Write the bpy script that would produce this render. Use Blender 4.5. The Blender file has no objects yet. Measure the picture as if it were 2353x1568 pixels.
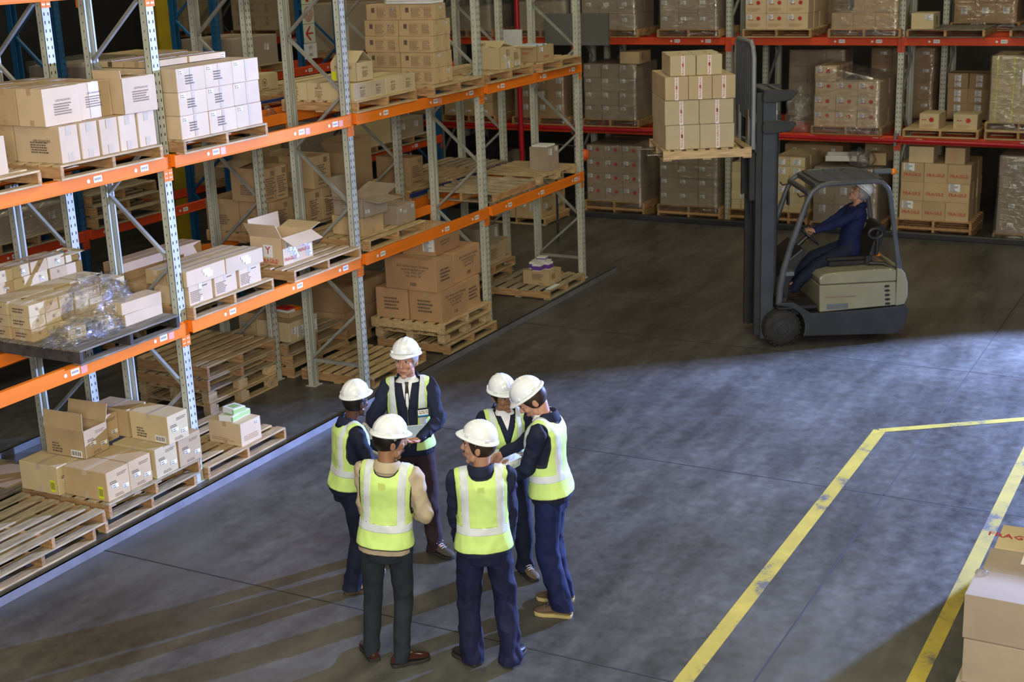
import bpy, bmesh, math, random
from mathutils import Vector, Matrix, noise
S = bpy.context.scene
COL = S.collection
R = math.radians
random.seed(7)

# ------------------------------------------------------------------ camera
cam_d = bpy.data.cameras.new('camera')
cam = bpy.data.objects.new('camera', cam_d)
COL.objects.link(cam)
cR = Vector((0.47333, -0.88011, -0.03693)); cU = Vector((0.26522, 0.10241, 0.95873)); cF = Vector((0.84001, 0.46360, -0.28190))
mm = Matrix((cR, cU, -cF)).transposed().to_4x4()
mm.translation = Vector((-9.322, -8.586, 4.891))
cam.matrix_world = mm
cam_d.sensor_width = 36.0
cam_d.lens = 48.73
cam_d.clip_start = 0.1
cam_d.dof.use_dof = True
cam_d.dof.focus_distance = 10.3
cam_d.dof.aperture_fstop = 3.2
S.camera = cam

# ------------------------------------------------------------------ world, lights, exposure
S.view_settings.view_transform = 'Standard'
S.view_settings.look = 'None'
S.view_settings.gamma = 1.0
S.view_settings.use_curve_mapping = False
S.view_settings.exposure = 0.0
W = bpy.data.worlds.new('world'); S.world = W
W.use_nodes = True
W.node_tree.nodes['Background'].inputs[0].default_value = (0.62, 0.66, 0.62, 1)
W.node_tree.nodes['Background'].inputs[1].default_value = 0.05

def lamp(name, kind, loc, energy, col, rot=None, target=None, **kw):
    d = bpy.data.lights.new(name, kind); d.energy = energy; d.color = col
    for k, v in kw.items(): setattr(d, k, v)
    o = bpy.data.objects.new(name, d); COL.objects.link(o); o.location = loc
    if target is not None:
        o.rotation_euler = (Vector(target) - Vector(loc)).to_track_quat('-Z', 'Y').to_euler()
    elif rot: o.rotation_euler = rot
    return o
# cool floodlight at the loading door (beyond the right edge of the photograph)
FLOOD = (11.5, -10.3, 4.3)
lamp('dock_floodlight_lamp', 'SPOT', FLOOD, 29000, (0.34, 0.47, 1.0), target=(-1.5, -3.2, 1.0),
     spot_size=R(66), spot_blend=0.30, shadow_soft_size=0.06)
# high bay ceiling lamps
HB = [(-4.0, -5.2, 150), (-8.0, -4.0, 190), (-1.0, -7.0, 100), (4.0, -4.0, 75), (4.5, 3.2, 85), (10.2, -3.0, 85), (10.5, -8.0, 45), (8.5, 3.0, 40), (-3.5, 3.2, 60)]
for i, (x, y, e) in enumerate(HB):
    lamp('high_bay_lamp', 'AREA', (x, y, 8.2), e, (1.0, 0.95, 0.66), rot=(0, 0, 0), shape='SQUARE', size=1.4)
# added warm fill behind the camera
lamp('warm_fill_lamp', 'AREA', (-13.5, -12.0, 6.3), 1700, (1.0, 0.93, 0.80), target=(-1, -0.5, 1.2), shape='RECTANGLE', size=5.0, size_y=4.0)

# ------------------------------------------------------------------ materials
def newmat(name):
    m = bpy.data.materials.new(name); m.use_nodes = True
    nt = m.node_tree; b = nt.nodes['Principled BSDF']
    return m, nt, b
def N(nt, t, **kw):
    n = nt.nodes.new(t)
    for k, v in kw.items():
        if k in n.inputs: n.inputs[k].default_value = v
        else: setattr(n, k, v)
    return n
def ramp(nt, fac, stops):
    r = nt.nodes.new('ShaderNodeValToRGB'); e = r.color_ramp.elements
    while len(e) < len(stops): e.new(0.5)
    for i, (p, c) in enumerate(stops):
        e[i].position = p; e[i].color = tuple(c) + (1,) if len(c) == 3 else c
    nt.links.new(fac, r.inputs[0]); return r
def srgb(r, g, b):
    f = lambda c: c / 12.92 if c <= 0.04045 else ((c + 0.055) / 1.055) ** 2.4
    return (f(r / 255), f(g / 255), f(b / 255))
MAT = {}
def simple(key, col, rough=0.6, metal=0.0, var=0.12, scale=6.0, bump=0.0, spec=0.5, stretch=(1, 1, 1), rnd=0.0, **kw):
    """noise-varied paint / board / cloth"""
    m, nt, b = newmat(key)
    tc = N(nt, 'ShaderNodeTexCoord'); mp = N(nt, 'ShaderNodeMapping'); mp.inputs['Scale'].default_value = stretch
    nt.links.new(tc.outputs['Object'], mp.inputs[0])
    oi = N(nt, 'ShaderNodeObjectInfo')
    ad = N(nt, 'ShaderNodeVectorMath', operation='ADD')
    nt.links.new(mp.outputs[0], ad.inputs[0])
    mu = N(nt, 'ShaderNodeMath', operation='MULTIPLY'); mu.inputs[1].default_value = 37.0
    nt.links.new(oi.outputs['Random'], mu.inputs[0]); nt.links.new(mu.outputs[0], ad.inputs[1])
    no = N(nt, 'ShaderNodeTexNoise'); no.inputs['Scale'].default_value = scale; no.inputs['Detail'].default_value = 5
    nt.links.new(ad.outputs[0], no.inputs['Vector'])
    lo = tuple(c * (1 - var * 1.6) for c in col); hi = tuple(min(1, c * (1 + var)) for c in col)
    rp = ramp(nt, no.outputs['Fac'], [(0.3, lo), (0.7, hi)])
    out = rp.outputs[0]
    if rnd:
        hs = N(nt, 'ShaderNodeHueSaturation'); mr = N(nt, 'ShaderNodeMapRange')
        mr.inputs['To Min'].default_value = 1 - rnd; mr.inputs['To Max'].default_value = 1 + rnd
        nt.links.new(oi.outputs['Random'], mr.inputs['Value']); nt.links.new(mr.outputs[0], hs.inputs['Value'])
        nt.links.new(out, hs.inputs['Color']); out = hs.outputs[0]
    nt.links.new(out, b.inputs['Base Color'])
    b.inputs['Roughness'].default_value = rough; b.inputs['Metallic'].default_value = metal
    b.inputs['Specular IOR Level'].default_value = spec
    for k, v in kw.items(): b.inputs[k.replace('_', ' ')].default_value = v
    if bump:
        bp = N(nt, 'ShaderNodeBump'); bp.inputs['Strength'].default_value = bump; bp.inputs['Distance'].default_value = 0.01
        nt.links.new(no.outputs['Fac'], bp.inputs['Height']); nt.links.new(bp.outputs[0], b.inputs['Normal'])
    MAT[key] = m; return m
simple('kraft', (0.50, 0.36, 0.195), 0.75, var=0.07, scale=3, rnd=0.10)
simple('kraft_pink', (0.60, 0.455, 0.285), 0.75, var=0.06, scale=3, rnd=0.07)
simple('kraft_pale', (0.58, 0.465, 0.27), 0.75, var=0.06, scale=3, rnd=0.06)
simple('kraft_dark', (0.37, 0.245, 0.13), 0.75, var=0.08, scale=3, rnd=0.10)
simple('kraft_grey', (0.36, 0.29, 0.22), 0.75, var=0.07, scale=3, rnd=0.08)
simple('kraft_red', (0.50, 0.295, 0.15), 0.7, var=0.06, scale=3, rnd=0.05)
simple('kraft_tan', (0.50, 0.42, 0.265), 0.7, var=0.04, scale=3, rnd=0.03)
simple('kraft_tan2', (0.50, 0.375, 0.22), 0.7, var=0.04, scale=3, rnd=0.03)
simple('wood_bright', (0.60, 0.42, 0.23), 0.75, var=0.18, scale=5, stretch=(9, 1.2, 9))
simple('mast_paint', (0.050, 0.060, 0.078), 0.36, var=0.12, scale=4)
simple('guard_light', (0.22, 0.24, 0.25), 0.35, var=0.1, scale=4)
simple('paper_mint', (0.58, 0.78, 0.70), 0.6, var=0.04)
simple('screen_blue', (0.42, 0.52, 0.66), 0.2, var=0.05)
simple('rail_paint', (0.17, 0.17, 0.20), 0.4, var=0.15, scale=4)
simple('kraft_in', (0.42, 0.29, 0.17), 0.8, var=0.08, scale=5)
simple('tape', (0.48, 0.34, 0.19), 0.25, var=0.05, scale=8)
simple('clear_tape', (0.55, 0.46, 0.34), 0.12, var=0.05, scale=8)
simple('white_tape', (0.85, 0.80, 0.78), 0.35, var=0.03)
simple('label', (0.82, 0.84, 0.86), 0.5, var=0.04, scale=20)
simple('yellow_label', (0.72, 0.80, 0.02), 0.5, var=0.03)
simple('pink_label', (0.85, 0.36, 0.26), 0.5, var=0.06)
simple('ink', (0.12, 0.09, 0.07), 0.7, var=0.1)
simple('ink_soft', (0.25, 0.165, 0.10), 0.7, var=0.1)
simple('red_ink', (0.50, 0.03, 0.035), 0.6, var=0.1)
simple('wood', (0.53, 0.385, 0.20), 0.8, var=0.22, scale=5, stretch=(1.2, 9, 9), bump=0.15, rnd=0.14)
simple('wood_grey', (0.39, 0.32, 0.205), 0.85, var=0.28, scale=5, stretch=(1.2, 9, 9), bump=0.2, rnd=0.12)
simple('wood_y', (0.45, 0.26, 0.115), 0.8, var=0.25, scale=5, stretch=(9, 1.2, 9), bump=0.15, rnd=0.16)
simple('wood_dirty', (0.20, 0.175, 0.135), 0.85, var=0.35, scale=4, stretch=(1.2, 9, 9), bump=0.2, rnd=0.1)
simple('wood_black', (0.055, 0.05, 0.05), 0.85, var=0.35, scale=9, bump=0.2)
simple('post_grey', (0.50, 0.52, 0.44), 0.55, metal=0.0, var=0.12, scale=4, stretch=(4, 4, 0.7))
simple('brace_grey', (0.40, 0.41, 0.37), 0.45, metal=0.4, var=0.15, scale=5)
simple('orange', (0.84, 0.20, 0.012), 0.6, var=0.07, scale=3, stretch=(0.6, 5, 5), spec=0.2)
simple('orange_red', (0.66, 0.065, 0.012), 0.6, var=0.08, scale=3, stretch=(0.6, 5, 5))
simple('blue_paint', (0.012, 0.11, 0.27), 0.45, var=0.15, scale=3)
simple('blue_bar', (0.01, 0.035, 0.17), 0.4, var=0.1)
simple('hole', (0.02, 0.02, 0.022), 0.8, var=0)
simple('red_pipe', (0.42, 0.008, 0.02), 0.28, var=0.08, scale=3)
simple('yellow_steel', (0.46, 0.33, 0.02), 0.45, var=0.12, scale=3)
simple('steel', (0.45, 0.45, 0.44), 0.3, metal=0.9, var=0.1)
simple('black_rubber', (0.022, 0.021, 0.02), 0.75, var=0.25, scale=12, bump=0.2)
simple('dark_paint', (0.030, 0.033, 0.038), 0.42, var=0.15, scale=5)
simple('dark_plastic', (0.022, 0.022, 0.024), 0.4, var=0.15)
simple('guard_grey', (0.085, 0.092, 0.105), 0.38, var=0.12, scale=5)
simple('cream_paint', (0.29, 0.28, 0.185), 0.28, var=0.06, scale=3)
simple('amber', (0.9, 0.25, 0.01), 0.25, var=0.03)
simple('white_plastic', (0.80, 0.84, 0.90), 0.22, var=0.015, scale=2)
simple('white_dull', (0.72, 0.73, 0.68), 0.5, var=0.05)
simple('grey_plastic', (0.13, 0.15, 0.16), 0.45, var=0.08)
simple('crate_red', (0.42, 0.015, 0.02), 0.4, var=0.08)
simple('paper', (0.78, 0.80, 0.80), 0.6, var=0.03)
simple('paper_green', (0.55, 0.72, 0.42), 0.6, var=0.06)
simple('purple', (0.14, 0.045, 0.30), 0.5, var=0.1)
simple('green_box', (0.35, 0.52, 0.19), 0.5, var=0.08)
simple('book_red', (0.50, 0.02, 0.02), 0.4, var=0.05)
simple('cyan', (0.02, 0.30, 0.60), 0.4, var=0.1)
simple('wall_paint', (0.17, 0.17, 0.155), 0.8, var=0.12, scale=1)
simple('ceiling_sheet', (0.12, 0.12, 0.115), 0.8, var=0.1, scale=1)
simple('brown_board', (0.23, 0.19, 0.14), 0.8, var=0.15, scale=2)
simple('grey_sheet', (0.13, 0.135, 0.125), 0.6, var=0.1, scale=2)
simple('sign_glow', (0.62, 0.70, 0.55), 0.5, var=0.03)
simple('orange_ball', (0.85, 0.12, 0.02), 0.4, var=0.05)
simple('black_film', (0.02, 0.02, 0.023), 0.12, var=0.2, scale=4, bump=0.6)

# crinkled stretch film
def film(key, alpha, tint, scale, rough=0.09, bump=0.9):
    m, nt, b = newmat(key)
    nt.nodes.remove(b)
    tc = N(nt, 'ShaderNodeTexCoord')
    mp = N(nt, 'ShaderNodeMapping'); mp.inputs['Scale'].default_value = (1, 1, 3.0)
    nt.links.new(tc.outputs['Object'], mp.inputs[0])
    no = N(nt, 'ShaderNodeTexNoise'); no.inputs['Scale'].default_value = scale; no.inputs['Detail'].default_value = 4; no.inputs['Distortion'].default_value = 1.2
    nt.links.new(mp.outputs[0], no.inputs['Vector'])
    bp = N(nt, 'ShaderNodeBump'); bp.inputs['Strength'].default_value = bump; bp.inputs['Distance'].default_value = 0.03
    nt.links.new(no.outputs['Fac'], bp.inputs['Height'])
    tr = N(nt, 'ShaderNodeBsdfTransparent'); tr.inputs[0].default_value = (0.93, 0.93, 0.93, 1)
    gl = N(nt, 'ShaderNodeBsdfGlossy'); gl.inputs['Roughness'].default_value = rough; gl.inputs[0].default_value = (0.9, 0.9, 0.9, 1)
    df = N(nt, 'ShaderNodeBsdfDiffuse'); df.inputs[0].default_value = tint + (1,)
    nt.links.new(bp.outputs[0], gl.inputs['Normal']); nt.links.new(bp.outputs[0], df.inputs['Normal'])
    m1 = N(nt, 'ShaderNodeMixShader'); m1.inputs[0].default_value = 0.6
    nt.links.new(df.outputs[0], m1.inputs[1]); nt.links.new(gl.outputs[0], m1.inputs[2])
    m2 = N(nt, 'ShaderNodeMixShader')
    rp = ramp(nt, no.outputs['Fac'], [(0.35, (alpha * 0.55,) * 3), (0.72, (min(1, alpha * 1.9),) * 3)])
    nt.links.new(rp.outputs[0], m2.inputs[0])
    nt.links.new(tr.outputs[0], m2.inputs[1]); nt.links.new(m1.outputs[0], m2.inputs[2])
    nt.links.new(m2.outputs[0], nt.nodes['Material Output'].inputs[0])
    MAT[key] = m
film('film', 0.22, (0.42, 0.40, 0.36), 5)
film('film_tight', 0.16, (0.36, 0.33, 0.28), 4)
film('film_loose', 0.19, (0.55, 0.54, 0.50), 9, 0.1, 1.0)

# concrete floor
def floor_mat():
    m, nt, b = newmat('polished_concrete')
    L = nt.links.new
    tc = N(nt, 'ShaderNodeTexCoord')
    n1 = N(nt, 'ShaderNodeTexNoise'); n1.inputs['Scale'].default_value = 0.55; n1.inputs['Detail'].default_value = 7; n1.inputs['Roughness'].default_value = 0.62
    n2 = N(nt, 'ShaderNodeTexNoise'); n2.inputs['Scale'].default_value = 7.5; n2.inputs['Detail'].default_value = 8; n2.inputs['Roughness'].default_value = 0.7
    mp = N(nt, 'ShaderNodeMapping'); mp.inputs['Scale'].default_value = (0.5, 2.6, 1); mp.inputs['Rotation'].default_value = (0, 0, R(-25))
    n3 = N(nt, 'ShaderNodeTexNoise'); n3.inputs['Scale'].default_value = 1.6; n3.inputs['Detail'].default_value = 6
    L(tc.outputs['Object'], n1.inputs['Vector']); L(tc.outputs['Object'], n2.inputs['Vector'])
    L(tc.outputs['Object'], mp.inputs[0]); L(mp.outputs[0], n3.inputs['Vector'])
    r1 = ramp(nt, n1.outputs['Fac'], [(0.30, (0.058, 0.056, 0.048)), (0.52, (0.088, 0.087, 0.079)), (0.72, (0.135, 0.134, 0.125))])
    r2 = ramp(nt, n2.outputs['Fac'], [(0.32, (0.74, 0.74, 0.74)), (0.68, (1.18, 1.18, 1.18))])
    r3 = ramp(nt, n3.outputs['Fac'], [(0.35, (0.74, 0.74, 0.74)), (0.65, (1.15, 1.15, 1.14))])
    x1 = N(nt, 'ShaderNodeMix', data_type='RGBA', blend_type='MULTIPLY'); x1.inputs[0].default_value = 1
    x2 = N(nt, 'ShaderNodeMix', data_type='RGBA', blend_type='MULTIPLY'); x2.inputs[0].default_value = 1
    L(r1.outputs[0], x1.inputs[6]); L(r2.outputs[0], x1.inputs[7]); L(x1.outputs[2], x2.inputs[6]); L(r3.outputs[0], x2.inputs[7])
    L(x2.outputs[2], b.inputs['Base Color'])
    rr = ramp(nt, n2.outputs['Fac'], [(0.3, (0.30,) * 3), (0.7, (0.50,) * 3)])
    L(rr.outputs[0], b.inputs['Roughness'])
    bp = N(nt, 'ShaderNodeBump'); bp.inputs['Strength'].default_value = 0.08; bp.inputs['Distance'].default_value = 0.01
    L(n2.outputs['Fac'], bp.inputs['Height']); L(bp.outputs[0], b.inputs['Normal'])
    b.inputs['Specular IOR Level'].default_value = 0.45
    MAT['floor'] = m
floor_mat()
def worn_paint():
    m, nt, b = newmat('worn_yellow_paint')
    L = nt.links.new
    tc = N(nt, 'ShaderNodeTexCoord')
    n1 = N(nt, 'ShaderNodeTexNoise'); n1.inputs['Scale'].default_value = 4.5; n1.inputs['Detail'].default_value = 9; n1.inputs['Roughness'].default_value = 0.72
    L(tc.outputs['Object'], n1.inputs['Vector'])
    n2 = N(nt, 'ShaderNodeTexNoise'); n2.inputs['Scale'].default_value = 1.3; n2.inputs['Detail'].default_value = 3
    L(tc.outputs['Object'], n2.inputs['Vector'])
    mu = N(nt, 'ShaderNodeMath', operation='MULTIPLY'); L(n1.outputs['Fac'], mu.inputs[0]); L(n2.outputs['Fac'], mu.inputs[1])
    r1 = ramp(nt, mu.outputs[0], [(0.165, (0.13, 0.125, 0.11)), (0.205, (0.42, 0.33, 0.05)), (0.34, (0.56, 0.43, 0.06))])
    L(r1.outputs[0], b.inputs['Base Color']); b.inputs['Roughness'].default_value = 0.5
    MAT['line_yellow'] = m
worn_paint()

# ------------------------------------------------------------------ mesh helpers
class MB:
    """collects faces; build() links them as ONE mesh object"""
    def __init__(s): s.v = []; s.f = []; s.mi = []; s.sm = []
    def add(s, vs, fs, mi=0, smooth=False):
        o = len(s.v); s.v += [tuple(v) for v in vs]
        for f in fs: s.f.append(tuple(i + o for i in f)); s.mi.append(mi); s.sm.append(smooth)
        return s
    def box(s, x0, y0, z0, x1, y1, z1, mi=0, M=None):
        vs = [Vector(p) for p in ((x0, y0, z0), (x1, y0, z0), (x1, y1, z0), (x0, y1, z0), (x0, y0, z1), (x1, y0, z1), (x1, y1, z1), (x0, y1, z1))]
        if M: vs = [M @ v for v in vs]
        return s.add(vs, [(3, 2, 1, 0), (4, 5, 6, 7), (0, 1, 5, 4), (1, 2, 6, 5), (2, 3, 7, 6), (3, 0, 4, 7)], mi)
    def cb(s, c, d, mi=0, M=None):
        return s.box(c[0] - d[0] / 2, c[1] - d[1] / 2, c[2] - d[2] / 2, c[0] + d[0] / 2, c[1] + d[1] / 2, c[2] + d[2] / 2, mi, M)
    def quad(s, a, b, c, d, mi=0): return s.add([a, b, c, d], [(0, 1, 2, 3)], mi)
    def bar(s, p, q, w, h, mi=0, up=(0, 0, 1)):
        p = Vector(p); q = Vector(q); d = (q - p).normalized(); u = Vector(up)
        if abs(d.dot(u)) > 0.98: u = Vector((1, 0, 0))
        r = d.cross(u).normalized() * w / 2; u = r.cross(d).normalized() * h / 2
        vs = [p - r - u, p + r - u, p + r + u, p - r + u, q - r - u, q + r - u, q + r + u, q - r + u]
        return s.add(vs, [(0, 1, 2, 3), (7, 6, 5, 4), (0, 4, 5, 1), (1, 5, 6, 2), (2, 6, 7, 3), (3, 7, 4, 0)], mi)
    def tube(s, pts, rad, n=10, mi=0, caps=True, smooth=True, sx=1.0):
        pts = [Vector(p) for p in pts]; k = len(pts)
        if not isinstance(rad, (list, tuple)): rad = [rad] * k
        rings = []; prev = None
        for i, p in enumerate(pts):
            t = (pts[min(i + 1, k - 1)] - pts[max(i - 1, 0)]).normalized()
            if prev is None:
                a = Vector((0, 0, 1)) if abs(t.z) < 0.9 else Vector((1, 0, 0))
                u = t.cross(a).normalized()
            else: u = (prev - t * prev.dot(t)).normalized()
            prev = u; w = t.cross(u)
            rings.append([p + (u * math.cos(2 * math.pi * j / n) * sx + w * math.sin(2 * math.pi * j / n)) * rad[i] for j in range(n)])
        vs = [v for r in rings for v in r]
        fs = [(i * n + j, i * n + (j + 1) % n, (i + 1) * n + (j + 1) % n, (i + 1) * n + j) for i in range(k - 1) for j in range(n)]
        s.add(vs, fs, mi, smooth)
        if caps:
            s.add(rings[0][::-1], [tuple(range(n))], mi); s.add(rings[-1], [tuple(range(n))], mi)
        return s
    def cyl(s, p, q, r, n=16, mi=0, r2=None): return s.tube([p, q], [r, r if r2 is None else r2], n, mi, True, True)
    def loft(s, rings, mi=0, closed=True, caps=True, smooth=True):
        n = len(rings[0]); vs = [v for r in rings for v in r]; m = n if closed else n - 1
        fs = [(i * n + j, i * n + (j + 1) % n, (i + 1) * n + (j + 1) % n, (i + 1) * n + j) for i in range(len(rings) - 1) for j in range(m)]
        s.add(vs, fs, mi, smooth)
        if caps: s.add(rings[0][::-1], [tuple(range(n))], mi); s.add(rings[-1], [tuple(range(n))], mi)
        return s
    def ell(s, c, r, n=16, m=10, mi=0, M=None, z0=-1.0):
        c = Vector(c); vs = []; fs = []
        for i in range(m + 1):
            ph = -math.pi / 2 + math.pi * i / m
            for j in range(n):
                th = 2 * math.pi * j / n
                v = Vector((math.cos(ph) * math.cos(th) * r[0], math.cos(ph) * math.sin(th) * r[1], math.sin(ph) * r[2]))
                if M: v = M @ v
                vs.append(c + v)
        fs = [(i * n + j, i * n + (j + 1) % n, (i + 1) * n + (j + 1) % n, (i + 1) * n + j) for i in range(m) for j in range(n)]
        return s.add(vs, fs, mi, True)
    def prism(s, pts, a, b, axis=1, mi=0):
        """extrude 2D outline pts along axis between a and b"""
        def P(u, v, t): return {0: (t, u, v), 1: (u, t, v), 2: (u, v, t)}[axis]
        n = len(pts); vs = [P(u, v, a) for u, v in pts] + [P(u, v, b) for u, v in pts]
        fs = [tuple(range(n))[::-1], tuple(range(n, 2 * n))] + [(i, (i + 1) % n, n + (i + 1) % n, n + i) for i in range(n)]
        return s.add(vs, fs, mi)
    def mesh(s, name, mats, bevel=0.0, seg=1, weld=False, recalc=True):
        me = bpy.data.meshes.new(name); me.from_pydata(s.v, [], s.f)
        for m in (mats if isinstance(mats, (list, tuple)) else [mats]): me.materials.append(MAT[m] if isinstance(m, str) else m)
        me.polygons.foreach_set('material_index', s.mi); me.polygons.foreach_set('use_smooth', s.sm)
        if bevel or weld or recalc:
            bm = bmesh.new(); bm.from_mesh(me)
            if weld: bmesh.ops.remove_doubles(bm, verts=bm.verts, dist=1e-5)
            if bevel:
                bmesh.ops.bevel(bm, geom=[e for e in bm.edges], offset=bevel, segments=seg, affect='EDGES', profile=0.7, clamp_overlap=True)
            if recalc: bmesh.ops.recalc_face_normals(bm, faces=bm.faces)
            bm.to_mesh(me); bm.free()
        return me
    def build(s, name, mats, parent=None, bevel=0.0, seg=1, **kw):
        return link(name, s.mesh(name, mats, bevel, seg, **kw), parent)

def link(name, data, parent=None, M=None):
    o = bpy.data.objects.new(name, data); COL.objects.link(o)
    if parent is not None: o.parent = parent
    if M is not None: o.matrix_local = M
    return o
def empty(name, loc=(0, 0, 0), rz=0.0):
    o = bpy.data.objects.new(name, None); COL.objects.link(o); o.location = loc; o.rotation_euler = (0, 0, rz)
    o.empty_display_size = 0.1
    return o
def tag(o, label, cat, group=None, kind=None):
    o['label'] = label; o['category'] = cat
    if group: o['group'] = group
    if kind: o['kind'] = kind
    return o
def struct(o): o['kind'] = 'structure'; return o
def copy_tree(o, parent=None):
    c = o.copy(); COL.objects.link(c)
    if parent is not None: c.parent = parent
    for ch in [x for x in KIDS.get(o.name, [])]: copy_tree(ch, c)
    return c
KIDS = {}
_txt = {}
def text_mesh(body, mat, size=1.0, bold=0.0, spacing=1.0, align='CENTER'):
    k = (body, mat, bold, align)
    if k not in _txt:
        c = bpy.data.curves.new('t', 'FONT'); c.body = body; c.size = 1.0; c.align_x = align; c.align_y = 'CENTER'
        c.resolution_u = 1; c.offset = bold; c.space_line = 0.95
        t = bpy.data.objects.new('t', c); COL.objects.link(t)
        bpy.context.view_layer.update()
        me = bpy.data.meshes.new_from_object(t.evaluated_get(bpy.context.evaluated_depsgraph_get()))
        bpy.data.objects.remove(t); bpy.data.curves.remove(c)
        me.materials.clear(); me.materials.append(MAT[mat]); me.name = 'lettering'
        _txt[k] = me
    return _txt[k]
ORD = ['first', 'second', 'third', 'fourth', 'fifth', 'sixth', 'seventh', 'eighth', 'ninth', 'tenth', 'eleventh', 'twelfth']
# ================================================================== THE SETTING
f = MB(); f.box(-22, -14, -0.2, 30, 22, 0); struct(f.build('floor', 'floor'))
f = MB(); f.box(-22, -14, 8.6, 30, 22, 8.8); struct(f.build('ceiling', 'ceiling_sheet'))
f = MB(); f.box(29.8, -14, 0, 30, 22, 8.6); struct(f.build('wall_back', 'wall_paint'))
f = MB(); f.box(-22, 21.8, 0, 30, 22, 8.6); struct(f.build('wall_left', 'wall_paint'))
f = MB(); f.box(-22.2, -14, 0, -22, 22, 8.6); struct(f.build('wall_front', 'wall_paint'))
f = MB(); f.box(-22, -14.2, 0, 30, -14, 8.6); struct(f.build('wall_right', 'wall_paint'))
# unseen partition added so that its end cuts off the floodlight beam
f = MB(); f.box(10.72, -9.42, 0, 29.8, -9.25, 8.6); struct(f.build('wall_beam_cutoff', 'wall_paint'))
# sawn control joints in the slab (thin dark grooves lying in the floor surface)
def strip(name, pts, w, mat, z=0.0025, kind=True):
    m = MB()
    P = [Vector((x, y, 0)) for x, y in pts]
    for a, b in zip(P, P[1:]):
        d = (b - a).normalized(); r = Vector((-d.y, d.x, 0)) * w / 2
        m.quad((a.x - r.x, a.y - r.y, z), (b.x - r.x, b.y - r.y, z), (b.x + r.x, b.y + r.y, z), (a.x + r.x, a.y + r.y, z))
    return m.build(name, mat)
for i, pts in enumerate([[(2.18, -13), (2.18, 0.0)], [(-1.55, -13), (-1.55, -0.2)], [(-20, -5.9), (12.4, -5.95)], [(6.0, -13), (6.05, -0.2)], [(-5.4, -13), (-5.4, 0)]]):
    o = strip('trim_%d' % (i + 1), pts, 0.012, 'hole', 0.0015); struct(o)
# painted yellow lane lines
l1 = strip('floor_line', [(-8.0, -5.505), (3.80, -5.495)], 0.125, 'line_yellow')
tag(l1, 'long worn yellow floor line running from the bottom edge towards the forklift', 'floor marking')
l2 = strip('floor_line', [(3.79, -5.50), (5.6, -8.05)], 0.10, 'line_yellow', 0.003)
tag(l2, 'thin yellow floor line turning right from the end of the long line', 'floor marking')
l3 = strip('floor_line', [(-8.0, -6.89), (5.4, -6.91)], 0.115, 'line_yellow')
tag(l3, 'yellow floor line nearest the right edge, passing beside the stacked cartons', 'floor marking')

# ================================================================== RACKS
def post_mesh(h, mat='post_grey', w=0.10, d=0.075, holes=True):
    m = MB(); t = 0.004
    # open channel: face plate, two flanges, two inturned lips (cross-section lips towards +y)
    m.box(-w / 2, 0, 0, w / 2, t, h); m.box(-w / 2, 0, 0, -w / 2 + t, d, h); m.box(w / 2 - t, 0, 0, w / 2, d, h)
    m.box(-w / 2, d - t, 0, -w / 2 + 0.022, d, h); m.box(w / 2 - 0.022, d - t, 0, w / 2, d, h)
    m.box(-w / 2 + 0.018, d - 0.03, 0, -w / 2 + 0.022, d, h); m.box(w / 2 - 0.022, d - 0.03, 0, w / 2 - 0.018, d, h)
    if holes:
        k = int(h / 0.075)
        for i in range(2, k):
            z = i * 0.075
            for sx in (-1, 1):
                x = sx * 0.024; m.quad((x - 0.006, -0.0008, z - 0.014), (x + 0.006, -0.0008, z - 0.014), (x + 0.006, -0.0008, z + 0.014), (x - 0.006, -0.0008, z + 0.014), 1)
            for sx in (-1, 1):
                x = sx * (w / 2 + 0.0008); m.quad((x, 0.036, z - 0.008), (x, 0.044, z - 0.008), (x, 0.044, z + 0.008), (x, 0.036, z + 0.008), 1)
    return m.mesh('upright_post', [mat, 'hole'], recalc=False)
_pm = {}
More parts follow.
